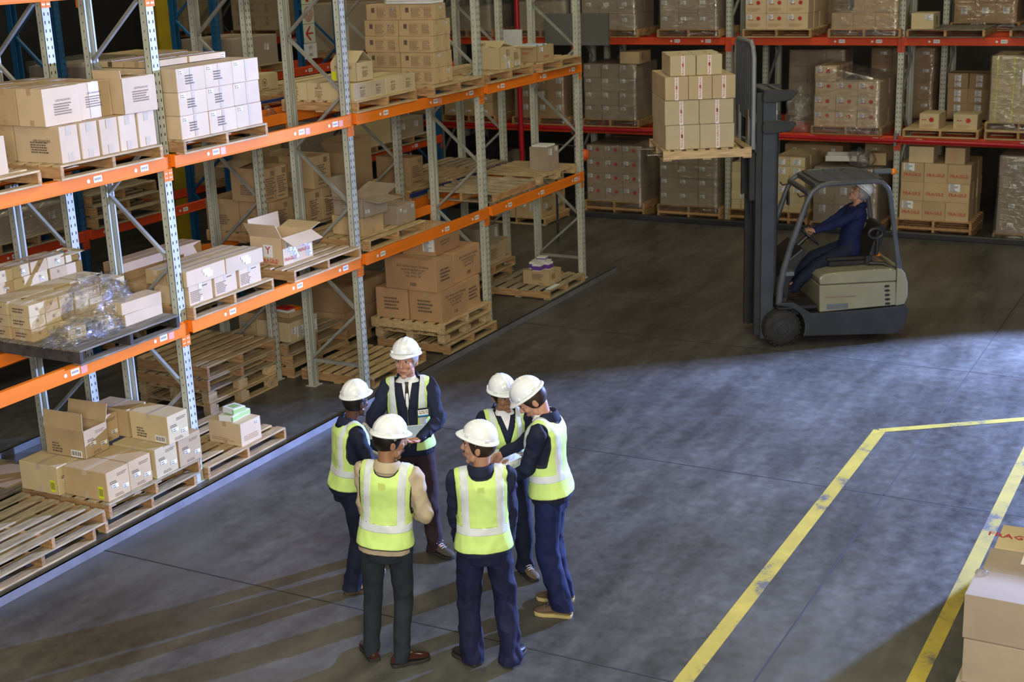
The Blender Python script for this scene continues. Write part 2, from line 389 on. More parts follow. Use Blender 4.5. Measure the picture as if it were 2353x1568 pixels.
def rack(label, loc, rz, xs, levels, depth, H, mat='post_grey', beam='orange', group=None, stickers=True, rng=None, name='pallet_rack', brace='brace_grey', skip_front=(), phase=0):
    rt = empty(name, loc, rz); tag(rt, label, 'rack', group)
    k = (H, mat)
    if k not in _pm: _pm[k] = post_mesh(H, mat)
    rr = rng or random.Random(3)
    for x in xs:
        link('upright_post', _pm[k], rt, Matrix.Translation((x, 0, 0)))
        link('upright_post', _pm[k], rt, Matrix.Translation((x, depth, 0)) @ Matrix.Rotation(math.pi, 4, 'Z'))
        m = MB(); m.box(x - 0.075, -0.02, 0.001, x + 0.075, 0.11, 0.008); m.build('foot_plate', mat, rt)
        m = MB(); m.box(x - 0.075, depth - 0.11, 0.001, x + 0.075, depth + 0.02, 0.008); m.build('foot_plate', mat, rt)
        a, b = 0.05, depth - 0.05
        m = MB(); m.box(x - 0.018, a, 0.29, x + 0.018, b, 0.325); m.build('cross_brace', brace, rt)
        z = 0.33; side = 1
        while z + 0.6 < H:
            p = (x, b if side > 0 else a, z); q = (x, a if side > 0 else b, z + 0.6)
            m = MB(); m.bar(p, q, 0.028, 0.036, up=(1, 0, 0)); m.build('cross_brace', brace, rt)
            z += 0.6; side = -side
    for iz, z in enumerate(levels):
        for i in range(len(xs) - 1):
            for fr in (0, 1):
                if (iz, i, fr) in skip_front: continue
                y0, y1 = ((-0.055, -0.003) if fr == 0 else (depth + 0.003, depth + 0.055))
                m = MB(); m.box(xs[i] + 0.052, y0, z - 0.06, xs[i + 1] - 0.052, y1, z + 0.062)
                # rolled lower lip
                yy = y0 - 0.004 if fr == 0 else y1 + 0.004
                m.box(xs[i] + 0.052, min(yy, y0), z - 0.06, xs[i + 1] - 0.052, max(yy, y1), z - 0.045)
                bo = m.build('shelf_beam', beam, rt, bevel=0.004)
                for xe, sg in ((xs[i], 1), (xs[i + 1], -1)):
                    c = MB(); xa, xb = sorted((xe + sg * 0.002, xe + sg * 0.056))
                    ya = -0.012 if fr == 0 else depth + 0.0015; yb = -0.0015 if fr == 0 else depth + 0.012
                    c.box(xa, ya, z - 0.17, xb, yb, z + 0.065)
                    for zz in (-0.14, -0.10, 0.0, 0.03):
                        for xx in (0.018, 0.038):
                            q = xe + sg * xx; yq = ya - 0.0006
                            if fr == 0: c.quad((q - 0.005, yq, z + zz - 0.006), (q + 0.005, yq, z + zz - 0.006), (q + 0.005, yq, z + zz + 0.006), (q - 0.005, yq, z + zz + 0.006), 1)
                    c.build('beam_connector', [beam, 'steel'], bo)
                if fr == 0 and stickers:
                    for f0 in (0.14 + rr.random() * 0.1, 0.52 + rr.random() * 0.2, 0.9):
                        xx = xs[i] + f0 * (xs[i + 1] - xs[i]) - 0.1
                        s = MB(); s.box(xx, y0 - 0.0022, z - 0.022, xx + 0.095, y0 - 0.0008, z + 0.03)
                        for q in range(5): s.box(xx + 0.012 + q * 0.015, y0 - 0.0034, z - 0.005, xx + 0.02 + q * 0.015, y0 - 0.0028, z + 0.015, 1)
                        s.build('location_label', ['label', 'ink_soft'], bo)
                        d = MB(); d.cyl((xx - 0.06, y0 - 0.002, z), (xx - 0.06, y0 - 0.0008, z), 0.017, 14); d.build('round_sticker', 'label', bo)
                        if rr.random() < 0.35:
                            s = MB(); s.box(xx + 0.115, y0 - 0.002, z - 0.035, xx + 0.185, y0 - 0.0008, z + 0.03); s.build('pink_sticker', 'pink_label', bo)
    return rt
LV = [1.52, 3.055, 4.575]
XA = [-5.7, -2.85, 0.0, 2.85, 5.69, 8.52]
rackA = rack('grey post and orange beam pallet rack lining the aisle at the left, nearest the group', (0, 0, 0), 0, XA, LV, 0.79, 5.6)
rackB = rack('grey and orange pallet rack standing back to back behind the nearest left rack', (0, 1.24, 0), 0, XA, LV, 0.79, 5.6, stickers=False)
rackC = rack('blue post pallet rack across the next aisle, seen through the left racks', (0, 4.07, 0), 0, XA + [11.35], LV, 0.79, 5.6, mat='blue_paint', beam='orange_red', brace='blue_paint')
# far rack, runs across the end of the hall: local x points to the right of the picture (-Y world)
YB = [-6.27, -3.43, -0.60, 2.24, 5.08, 7.92]   # world Y of frames
rackD = rack('long grey and orange pallet rack across the far end behind the forklift', (12.96, 0, 0), -math.pi / 2, sorted([-y for y in YB + [10.76, -9.1]]), LV, 0.79, 5.6, beam='orange_red')
rackE = rack('grey pallet rack deep in the dark behind the far end rack', (14.30, 0, 0), -math.pi / 2, sorted([-y for y in (-9.1, -6.85, -3.82, -0.79, 2.24, 5.3, 8.3, 11.3)]), LV, 0.79, 5.6, beam='orange_red', stickers=False)
# floor guard rails
def guard(label, x0, x1, y, mat):
    m = MB(); m.prism([(y - 0.05, 0.0), (y + 0.05, 0.0), (y + 0.05, 0.012), (y - 0.015, 0.012), (y - 0.03, 0.075), (y - 0.05, 0.075)], x0, x1, axis=0)
    m.prism([(y - 0.05, 0.075), (y - 0.03, 0.075), (y + 0.03, 0.012), (y + 0.01, 0.012)], x0, x1, axis=0)
    t = m.build('guard_rail', mat, weld=False); tag(t, label, 'guard rail'); return t
guard('dark steel guard rail along the floor in front of the nearest left rack', -6, 9.05, -0.225, 'rail_paint')
guard('dark steel floor rail on the far side of the left racks', -6, 9.05, 2.33, 'guard_grey')
m = MB(); m.box(12.66, -9.5, 0, 12.78, 10.5, 0.09)
tag(m.build('guard_rail', 'dark_paint', bevel=0.01), 'low dark kerb rail along the foot of the far rack', 'guard rail')
# ================================================================== CARTONS, PALLETS, FILM
_cache = {}
def cmesh(key, fn):
    if key not in _cache: _cache[key] = fn()
    return _cache[key]
def rnd(v): return tuple(round(a, 3) for a in v)
FACE = {  # face -> function(u, v, off, w, d, h): point on that face (u to the right, v up, seen from outside)
    'F': lambda u, v, o, w, d, h: (u * w, -o, v * h), 'B': lambda u, v, o, w, d, h: ((1 - u) * w, d + o, v * h),
    'L': lambda u, v, o, w, d, h: (-o, (1 - u) * d, v * h), 'R': lambda u, v, o, w, d, h: (w + o, u * d, v * h),
    'T': lambda u, v, o, w, d, h: (u * w, v * d, h + o)}
def fdim(f, w, d, h): return {'F': (w, h), 'B': (w, h), 'L': (d, h), 'R': (d, h), 'T': (w, d)}[f]
def fmat(f, u, v, w, d, h, o=0.0012):
    p = Vector(FACE[f](u, v, o, w, d, h))
    ux = (Vector(FACE[f](u + 0.1, v, o, w, d, h)) - p).normalized(); uy = (Vector(FACE[f](u, v + 0.1, o, w, d, h)) - p).normalized()
    m = Matrix((ux, uy, ux.cross(uy))).transposed().to_4x4(); m.translation = p; return m
def plate(w, h, mat, bars=None, ink='ink'):
    def go():
        m = MB(); m.box(-w / 2, -h / 2, 0, w / 2, h / 2, 0.0006)
        r = random.Random(int(w * 1e4 + h * 777))
        if bars == 'lines':
            n = max(2, int(h / 0.014))
            for i in range(n):
                y = h / 2 - h * (i + 0.6) / n; l = w * r.uniform(0.35, 0.85)
                m.box(-w * 0.42, y - h * 0.12 / n * 2, 0.0007, -w * 0.42 + l * 0.95, y + h * 0.12 / n * 2, 0.001, 1)
        if bars == 'code':
            x = -w * 0.42
            while x < w * 0.40:
                b = r.choice((0.003, 0.005, 0.008)) * w / 0.11; m.box(x, -h * 0.30, 0.0007, min(x + b, w * 0.42), h * 0.32, 0.001, 1); x += b + 0.004 * w / 0.11
        return m.mesh('label', [mat, ink], recalc=False)
    return cmesh(('pl', round(w, 3), round(h, 3), mat, bars, ink), go)
def linesmesh(w, h, n, ink, seed=0):
    """rows of small printed word blocks"""
    def go():
        m = MB(); r = random.Random(seed * 13 + n)
        for i in range(n):
            y = h / 2 - h * (i + 0.5) / n; x = -w / 2; t = h / n * 0.27
            while x < w / 2 * r.uniform(0.2, 1.0):
                l = r.uniform(0.006, 0.028); m.quad((x, y - t, 0), (min(x + l, w / 2), y - t, 0), (min(x + l, w / 2), y + t, 0), (x, y + t, 0)); x += l + 0.006
        return m.mesh('print', [ink], recalc=False)
    return cmesh(('ln', round(w, 3), round(h, 3), n, ink, seed), go)
def put_marks(o, marks, w, d, h):
    for mk in marks:
        f, u, v, kind = mk[:4]; a = mk[4:]
        if kind == 'lab': me, nm = plate(a[0], a[1], a[2] if len(a) > 2 else 'label', a[3] if len(a) > 3 else 'lines'), 'label'
        elif kind == 'tape':
            W_, H_ = a[0], a[1]; me, nm = plate(W_, H_, a[2] if len(a) > 2 else 'tape', None), 'tape'
        elif kind == 'txt': me, nm = text_mesh(a[0], a[2] if len(a) > 2 else 'ink', bold=0.01), 'printed_text'
        elif kind == 'lines': me, nm = linesmesh(a[0], a[1], a[2], a[3] if len(a) > 3 else 'ink_soft', a[4] if len(a) > 4 else 0), 'printed_text'
        elif kind == 'dot':
            def go(r=a[0]):
                m = MB(); m.cyl((0, 0, 0), (0, 0, 0.0005), r, 18); return m.mesh('logo', 'red_ink')
            me, nm = cmesh(('dot', a[0]), go), 'printed_logo'
        elif kind == 'ring':
            def go(r=a[0]):
                m = MB()
                for k in range(24):
                    t0, t1 = k * math.pi / 12, (k + 1) * math.pi / 12
                    m.quad(*[(q * math.cos(t), q * math.sin(t), 0) for q, t in ((r, t0), (r, t1), (r * 0.86, t1), (r * 0.86, t0))])
                m.box(-r * .25, -r * .45, 0, r * .25, r * .35, 0.0003); return m.mesh('logo', 'ink', recalc=False)
            me, nm = cmesh(('ring', a[0]), go), 'printed_logo'
        elif kind == 'box':
            def go(W_=a[0], H_=a[1], ink=a[2] if len(a) > 2 else 'ink_soft'):
                m = MB(); t = 0.0025
                m.box(-W_ / 2, -H_ / 2, 0, W_ / 2, -H_ / 2 + t, .0003); m.box(-W_ / 2, H_ / 2 - t, 0, W_ / 2, H_ / 2, .0003)
                m.box(-W_ / 2, -H_ / 2, 0, -W_ / 2 + t, H_ / 2, .0003); m.box(W_ / 2 - t, -H_ / 2, 0, W_ / 2, H_ / 2, .0003); return m.mesh('frame', ink, recalc=False)
            me, nm = cmesh(('bx', a[0], a[1], a[2] if len(a) > 2 else 0), go), 'printed_frame'
        rot = 0.0
        if kind == 'lab' and len(a) > 4: rot = a[4]
        if kind == 'txt' and len(a) > 3: rot = a[3]
        M = fmat(f, u, v, w, d, h, 0.0016 if kind in ('tape',) else (0.0026 if kind == 'lab' else 0.0042)) @ Matrix.Rotation(rot, 4, 'Z')
        if kind == 'txt': M = M @ Matrix.Scale(a[1], 4)
        link(nm, me, o, M)
def body_mesh(w, d, h, mat, seed):
    def go():
        m = MB(); m.box(0, 0, 0, w, d, h)
        me = m.mesh('carton', [mat, 'kraft_in'], bevel=min(0.006, h * 0.04), seg=2)
        r = random.Random(seed)      # slightly bowed cardboard
        for v in me.vertices:
            v.co.x += r.uniform(-.0015, .0015); v.co.y += r.uniform(-.0015, .0015)
        return me
    return cmesh(('bd', round(w, 3), round(d, 3), round(h, 3), mat, seed % 3), go)
def seam(o, w, d, h, ax='x', mat='tape', drop=0.05, tw=0.048):
    """packing tape over the top flaps running down both ends"""
    def go():
        m = MB(); t = 0.0011; k = min(tw, min(w, d) * 0.3) / 2
        if ax == 'y':
            m.box(w / 2 - k, -t, h, w / 2 + k, d + t, h + t); m.box(w / 2 - k, -t, h - drop, w / 2 + k, 0, h); m.box(w / 2 - k, d, h - drop, w / 2 + k, d + t, h)
            m.box(w / 2 - k, -t, 0.001, w / 2 + k, 0, drop)
        else:
            m.box(-t, d / 2 - k, h, w + t, d / 2 + k, h + t); m.box(-t, d / 2 - k, h - drop, 0, d / 2 + k, h); m.box(w, d / 2 - k, h - drop, w + t, d / 2 + k, h)
            m.box(-t, d / 2 - k, 0.001, 0, d / 2 + k, drop)
        return m.mesh('tape', mat, recalc=False)
    link('tape', cmesh(('sm', round(w, 3), round(d, 3), round(h, 3), ax, mat, drop, tw), go), o)
def carton(loc, dims, label, rz=0.0, mat='kraft', group=None, tape='y', tmat='tape', marks=(), cat='box', name='carton', drop=0.05, frame=None):
    w, d, h = dims
    o = link(name, body_mesh(w, d, h, mat, int(abs(loc[0] * 97 + loc[1] * 31 + loc[2] * 17))))
    M = Matrix.Translation(loc) @ Matrix.Rotation(rz, 4, 'Z')
    if frame is not None: M = frame @ M
    o.matrix_world = M
    tag(o, label, cat, group)
    if tape: seam(o, w, d, h, tape, tmat, drop)
    put_marks(o, marks, w, d, h)
    return o
def open_carton(loc, dims, label, rz=0.0, mat='kraft', group=None, flaps=(40, 60, 110, 70), marks=(), name='open_carton', frame=None, fill=None, fl=None):
    """flaps: opening angle (deg from upright, + outwards) of front, back, left, right; None = no flap"""
    w, d, h = dims; t = 0.006
    m = MB(); m.box(0, 0, 0, w, d, t); m.box(0, 0, 0, w, t, h); m.box(0, d - t, 0, w, d, h); m.box(0, 0, 0, t, d, h); m.box(w - t, 0, 0, w, d, h)
    if fill: m.box(t, t, t, w - t, d - t, h * fill, 1)
    o = m.build(name, [mat, 'kraft_in'], bevel=0.001)
    M = Matrix.Translation(loc) @ Matrix.Rotation(rz, 4, 'Z')
    o.matrix_world = frame @ M if frame is not None else M
    tag(o, label, 'box', group)
    L = fl or min(w, d) * 0.5
    for i, a in enumerate(flaps):
        if a is None: continue
        m = MB(); W_ = w if i < 2 else d
        m.box(0.003, -t / 2, 0, W_ - 0.003, t / 2, L if i > 1 else L * 0.98)
        me = m.mesh('flap', mat)
        A = R(a)
        if i == 0: K = Matrix.Translation((0, t / 2, h)) @ Matrix.Rotation(A, 4, 'X')
        elif i == 1: K = Matrix.Translation((0, d - t / 2, h)) @ Matrix.Rotation(-A, 4, 'X')
        elif i == 2: K = Matrix.Translation((t / 2, 0, h)) @ Matrix.Rotation(math.pi / 2, 4, 'Z') @ Matrix.Rotation(-A, 4, 'X')
        else: K = Matrix.Translation((w - t / 2, 0, h)) @ Matrix.Rotation(math.pi / 2, 4, 'Z') @ Matrix.Rotation(A, 4, 'X')
        link('flap', me, o, K)
    put_marks(o, marks, w, d, h)
    return o
def pallet(loc, label, w=1.2, d=1.0, rz=0.0, deck='wood', kind='stringer', n=7, h=0.125, group=None, frame=None, solid=False, side='wood_y', cat='pallet', deckseed=0, swap=False):
    """local origin at front left bottom corner; deck boards run along x, stringers along y"""
    rt = empty('pallet'); M = Matrix.Translation(loc) @ Matrix.Rotation(rz, 4, 'Z')
    if swap: M = M @ Matrix.Translation((w, 0, 0)) @ Matrix.Rotation(math.pi / 2, 4, 'Z'); w, d = d, w
    rt.matrix_world = frame @ M if frame is not None else M
    tag(rt, label, cat, group)
    tk = 0.017
    def deckmesh(nb, z, mt, sd):
        def go():
            m = MB(); r = random.Random(sd)
            pitch = d / nb; bw = pitch * (0.66 if not solid else 0.97) if nb > 3 else 0.10
            for i in range(nb):
                y = (d - bw) * i / (nb - 1); j = r.uniform(-0.006, 0.006) if 0 < i < nb - 1 else 0
                m.box(r.uniform(0, .008), y + j, z, w - r.uniform(0, .008), y + j + bw, z + tk)
            return m.mesh('deck', mt, bevel=0.002)
        return cmesh(('dk', w, d, nb, z, mt, solid, sd), go)
    link('top_deck', deckmesh(n, h - tk, deck, deckseed), rt)
    link('bottom_deck', deckmesh(3 if kind != 'rev' else n, 0, deck, 5), rt)
    z0, z1 = tk, h - tk
    for i in range(3):
        x = (0.0, w / 2 - 0.02, w - 0.04)[i] if kind != 'block' else (0.0, w / 2 - 0.07, w - 0.14)[i]
        def go(k=kind):
            m = MB()
            if k == 'block':
                for yy in (0, d / 2 - 0.05, d - 0.1): m.box(0, yy, z0, 0.14, yy + 0.1, z1 - 0.016)
                m.box(0, 0, z1 - 0.016, 0.1, d, z1)
            else: m.box(0, 0, z0, 0.04, d, z1)
            return m.mesh('stringer', side, bevel=0.003)
        link('stringer' if kind != 'block' else 'block_row', cmesh(('st', kind, w, d, h, side), go), rt, Matrix.Translation((x, 0.0, 0)))
    return rt
def wrap(loc, dims, label, mat='film_tight', group=None, frame=None, amp=0.012, name='stretch_wrap', top=True, seed=1, slope=0.0, flare=0.0, kind=None):
    """loose skin of clear film round a loaded pallet"""
    w, d, h = dims; g = 0.014; bm = bmesh.new()
    nx, ny, nz = max(3, int(w / 0.09)), max(3, int(d / 0.09)), max(3, int(h / 0.07))
    per = [(-g + (w + 2 * g) * i / nx, -g) for i in range(nx)] + [(w + g, -g + (d + 2 * g) * i / ny) for i in range(ny)] + \
          [(w + g - (w + 2 * g) * i / nx, d + g) for i in range(nx)] + [(-g, d + g - (d + 2 * g) * i / ny) for i in range(ny)]
    rows = []
    for k in range(nz + 1):
        z = h * k / nz; row = []
        for (x, y) in per:
            c = Vector((x - w / 2, y - d / 2, 0)).normalized()
            q = noise.noise(Vector((x * 5 + seed, y * 5, z * 8))) * amp + flare * (1 - k / nz) ** 3
            q = max(q, -g * 0.5)
            zz = z - slope * (x / w) * (k / nz)
            row.append(bm.verts.new((x + c.x * q, y + c.y * q, zz + noise.noise(Vector((x * 4, y * 4, seed))) * 0.01)))
        rows.append(row)
    n = len(per)
    for k in range(nz):
        for j in range(n): bm.faces.new((rows[k][j], rows[k][(j + 1) % n], rows[k + 1][(j + 1) % n], rows[k + 1][j]))
    if top: bm.faces.new(rows[-1])
    for f in bm.faces: f.smooth = len(f.verts) == 4
    me = bpy.data.meshes.new('film'); bm.to_mesh(me); bm.free(); me.materials.append(MAT[mat])
    o = link(name, me); M = Matrix.Translation(loc); o.matrix_world = frame @ M if frame is not None else M
    tag(o, label, 'plastic wrap', group, kind); return o
def heap(loc, dims, label, mat='film_loose', seed=1, name='plastic_film', cat='plastic wrap', rz=0, frame=None, pw=2.0, sharp=0.5, kind=None):
    """crumpled heap of film or a bag"""
    w, d, h = dims; m = MB(); n1, n2 = 44, 22; vs = []
    for i in range(n2 + 1):
        ph = -math.pi / 2 + math.pi * i / n2
        for j in range(n1):
            th = 2 * math.pi * j / n1
            v = Vector((math.cos(ph) * math.cos(th), math.cos(ph) * math.sin(th), math.sin(ph)))
            q = 1 + sharp * (abs(noise.noise(v * 2.6 + Vector((seed, 0, 0)))) - 0.2) + 0.35 * sharp * noise.noise(v * 7 + Vector((0, seed, 0)))
            v = v * q; z = max(v.z, -0.55)
            vs.append((v.x * w / 2, v.y * d / 2, (z + 0.55) / 1.55 * h))
    m.add(vs, [(i * n1 + j, i * n1 + (j + 1) % n1, (i + 1) * n1 + (j + 1) % n1, (i + 1) * n1 + j) for i in range(n2) for j in range(n1)], 0, True)
    o = m.build(name, mat, weld=True); M = Matrix.Translation(loc) @ Matrix.Rotation(rz, 4, 'Z')
    o.matrix_world = frame @ M if frame is not None else M
    tag(o, label, cat, None, kind); return o
LAY = {1: ['only'], 2: ['lower', 'upper'], 3: ['bottom', 'middle', 'top'], 4: ['bottom', 'second', 'third', 'top'], 5: ['bottom', 'second', 'third', 'fourth', 'top'], 6: ['bottom', 'second', 'third', 'fourth', 'fifth', 'top'], 7: ['bottom', 'second', 'third', 'fourth', 'fifth', 'sixth', 'top']}
CLM = {1: ['sole'], 2: ['left', 'right'], 3: ['left', 'middle', 'right'], 4: ['leftmost', 'second', 'third', 'rightmost'], 5: ['leftmost', 'second', 'middle', 'fourth', 'rightmost']}
def where(ix, iy, iz, nx, ny, nz):
    s = []
    if nz > 1: s.append(LAY[nz][iz] + ' layer')
    if nx > 1: s.append(CLM[nx][ix] + ' column')
    if ny > 1: s.append('front row' if iy == 0 else ('back row' if iy == ny - 1 else ORD[iy] + ' row'))
    return ', '.join(s)
def stack(loc, n, size, what, on, group, frame=None, mat='kraft', gap=0.006, jit=0.006, marks=(), lmarks=(), tape='y', skip=None, rzj=0.6, tmat='tape', open_side='both', alt=None):
    """grid of separate cartons; interior ones that nothing shows are left out"""
    nx, ny, nz = n; w, d, h = size; r = random.Random(hash(on) % 1000 if False else sum(map(ord, on)))
    out = []
    for iz in range(nz):
        for iy in range(ny):
            for ix in range(nx):
                if 0 < ix < nx - 1 and iy > 0 and iz < nz - 1: continue
                if iy > 1 and iz < nz - 1: 
                    if ix == (nx - 1 if open_side == 'L' else -9) or ix == (0 if open_side == 'R' else -9): continue
                if skip and skip(ix, iy, iz): continue
                p = (loc[0] + ix * (w + gap) + r.uniform(-jit, jit), loc[1] + iy * (d + gap) + r.uniform(-jit, jit) * (0.5 if iy else 1), loc[2] + iz * (h + 0.002))
                mk = list(marks(ix, iy, iz) if callable(marks) else marks) if iy == 0 else []
                if (ix == 0 and open_side != 'R') or (ix == nx - 1 and open_side == 'R'): mk += list(lmarks)
                mt = alt(ix, iy, iz) if alt else mat
                wh = where(ix, iy, iz, nx, ny, nz)
                out.append(carton(p, (w, d, h), '%s%s %s' % (what, (', ' + wh + ',') if wh else '', on), R(r.uniform(-rzj, rzj)), mt, group, tape, tmat, mk, frame=frame))
    return out
# ================================================================== GOODS ON THE NEAREST RACK (front face at y = 0)
Z1, Z2 = 1.584, 3.119      # tops of the beams
H = 0.125
fashion = lambda u=0.55, v=0.45, s=0.024: [('F', u, v + 0.2, 'txt', 'LIFE FASHIONS', s, 'ink_soft'), ('F', u, v - 0.03, 'lines', 0.20, 0.10, 5, 'ink_soft', 2)]
# ---- second level, bay left of the first tall post
pallet((-1.36, -0.13, Z2), 'wooden pallet carrying the big fashion cartons on the second level, left bay', 1.2, 1.0, deck='wood', side='wood_y')
g = 'fashion cartons on the second level'
lowx = [(-1.27, 0.20), (-1.045, 0.20), (-0.82, 0.20), (-0.60, 0.205), (-0.37, 0.205)]
for i, (x, w) in enumerate(lowx):
    carton((x, -0.07, Z2 + H), (w, 0.50, 0.295), 'upright kraft carton, %s in the lower front row under the fashion cartons' % ('leftmost', 'second from left', 'third from left', 'fourth from left', 'rightmost')[i],
           R((0, 1, -1, 0.5, 0)[i]), 'kraft_pink', g, None, marks=[('F', 0.5, 0.86, 'tape', 0.055, 0.075, 'clear_tape'), ('F', 0.5, 0.14, 'tape', 0.055, 0.075, 'clear_tape')] +
           ([('L', 0.6, 0.6, 'txt', 'LIFE FASHIONS', 0.03, 'ink'), ('L', 0.6, 0.42, 'lines', 0.26, 0.10, 5, 'ink', 3)] if i == 0 else []))
for i in range(2):
    carton((-1.27 - 0.004, 0.45 + i * 0.24, Z2 + H), (0.42, 0.22, 0.295), 'kraft carton in the lower layer behind the leftmost upright carton, %s of two' % ('nearer', 'farther')[i], 0, 'kraft', g, 'x')
carton((-1.31, 0.02, Z2 + H + 0.297), (0.385, 0.30, 0.30), 'big fashion carton with printed front, left end of the upper row, second level', R(-1), 'kraft_pink', g, 'x', marks=fashion())
carton((-0.915, 0.04, Z2 + H + 0.297), (0.38, 0.30, 0.30), 'big fashion carton with brown tape band, middle of the upper row, second level', R(1.5), 'kraft_pink', g, 'y', marks=fashion(0.5, 0.5) + [('F', 0.65, 0.5, 'tape', 0.24, 0.29, 'tape')])
for i in range(2):
    carton((-1.30, 0.335 + i * 0.30, Z2 + H + 0.297), (0.385, 0.285, 0.30), 'fashion carton behind the printed one, upper row, %s' % ('second from the front', 'at the back')[i], R(i - 0.4), 'kraft', g, 'x')
    carton((-0.905, 0.36 + i * 0.30, Z2 + H + 0.297), (0.38, 0.285, 0.30), 'fashion carton behind the tape banded one, upper row, %s' % ('second from the front', 'at the back')[i], R(-i), 'kraft', g, 'x', marks=[('T', 0.5, 0.5, 'lab', 0.10, 0.08)])
open_carton((-0.52, -0.08, Z2 + H + 0.297), (0.385, 0.34, 0.30), 'open fashion carton with one flap raised, right end of the upper row', R(-3), 'kraft_pink', g, flaps=(-88, -84, 5, -86), fl=0.07, marks=fashion(0.55, 0.5))
pallet((-2.75, -0.12, Z2), 'wooden pallet at the left edge on the second level, nearly out of frame', 1.2, 1.0, deck='wood', deckseed=2)
carton((-2.2, -0.02, Z2 + H), (0.42, 0.4, 0.30), 'kraft carton cut off by the left edge on the second level pallet', 0, 'kraft_pink', None, 'x')
# ---- second level, bay right of the first tall post
pallet((0.058, -0.17, Z2), 'wooden pallet under the block of nine pinkish cartons, second level', 1.2, 1.0, deck='wood')
def mk9(ix, iy, iz):
    r = [('F', 0.17, 0.84, 'lab', 0.055, 0.035), ('F', 0.52, 0.5, 'tape', 0.035, 0.19, 'clear_tape')]
    if ix < 2: r += [('F', 0.48, 0.5, 'lines', 0.13, 0.09, 4, 'ink', 4)]
    return r
stack((0.085, -0.14, Z2 + H), (3, 3, 3), (0.375, 0.30, 0.205), 'pinkish carton', 'in the nine-front block on the second level', 'block of pinkish cartons', mat='kraft_pink', marks=mk9, lmarks=[('L', 0.2, 0.7, 'lab', 0.05, 0.035)], tape=None, open_side='L', jit=0.004)
for i in range(4):
    carton((0.10 + (i % 2) * 0.52, 0.16 + (i // 2) * 0.32, Z2 + H + 0.625), (0.50, 0.30, 0.055), 'low kraft carton lying on top of the nine-front block, %s %s' % (('left', 'right')[i % 2], ('front', 'back')[i // 2]), R((0.5, -1, 1, 0)[i]), 'kraft', 'block of pinkish cartons', 'x', marks=[('F', 0.93, 0.4, 'lab', 0.045, 0.04)] if i == 1 else [])
# ---- second level, middle bay
pallet((2.91, -0.07, Z2), 'wooden pallet under the row of low tan cartons on the second level', 1.2, 1.0)
g = 'low tan cartons in the middle bay'
tan = lambda f, w=0.1: [(f, 0.5, 0.7, 'txt', 'MIDAS', 0.032, 'ink_soft'), (f, 0.5, 0.38, 'lines', w, 0.07, 4, 'ink_soft', 5)]
stack((2.915, -0.05, Z2 + H), (4, 3, 1), (0.295, 0.31, 0.185), 'low tan carton', 'below the gabled carton on the second level', g, mat='kraft_pale', marks=lambda ix, iy, iz: tan('F') + ([('F', 0.5, 0.55, 'tape', 0.28, 0.15, 'clear_tape')] if ix < 2 else []), lmarks=tan('L'), tape='x', open_side='L')
open_carton((3.04, 0.0, Z2 + H + 0.19), (0.30, 0.34, 0.20), 'tan carton with its top flaps tented like a gable roof', R(-2), 'kraft_pale', g, flaps=(None, None, -52, -52), fl=0.185, marks=tan('F') + [('L', 0.5, 0.75, 'txt', 'FASHIONS', 0.05, 'ink'), ('L', 0.12, 0.3, 'lab', 0.06, 0.09, 'yellow_label', None)])
pallet((4.34, -0.15, Z2), 'wooden pallet under the tall brown carton tower, second level', 1.2, 1.0)
g = 'tall tower of brown cartons'
tm = [('L', 0.2, 0.62, 'lab', 0.045, 0.055, 'ink', None), ('L', 0.6, 0.45, 'box', 0.26, 0.12), ('L', 0.45, 0.45, 'lines', 0.12, 0.10, 6, 'ink_soft', 6), ('L', 0.8, 0.45, 'lines', 0.10, 0.10, 6, 'ink_soft', 7)]
for iz in range(5):
    for iy in range(2):
        nx = 1 if iz == 4 else 2
        for ix in range(nx):
            if iy == 1 and ix == 1: continue
            dx = 0.06 if iz == 4 else (0, 0.012, -0.01, 0.008)[iz]
            w = 0.25 if iz == 4 else 0.195
            carton((4.60 + dx + ix * 0.20, -0.02 + iy * 0.475 + 0.01 * (iz % 2), Z2 + H + iz * 0.182), (w, 0.465, 0.18), 'brown printed carton, %s layer, %s, in the tall tower on the second level' % (LAY[5][iz], ('front ' if iy == 0 else 'back ') + ('left' if ix == 0 else 'right')),
                   R((0.5, -1, 0.8, -0.6, 1)[iz]), 'kraft_dark' if False else 'kraft', g, 'y', marks=(tm if ix == 0 else []) + ([('F', 0.5, 0.75, 'lab', 0.05, 0.03)] if (iz + ix) % 3 == 1 else []) + ([('L', 0.75, 0.7, 'lab', 0.05, 0.03)] if iy == 1 and iz > 2 else []))
m = MB()
for k in range(4): m.box(4.62 + 0.01 * (k % 2), -0.0, Z2 + H + 0.912 + k * 0.03, 4.90, 0.62, Z2 + H + 0.939 + k * 0.03)
tag(m.build('paper_stack', 'paper', bevel=0.003), 'white papers piled on top of the tall brown carton tower', 'paper')
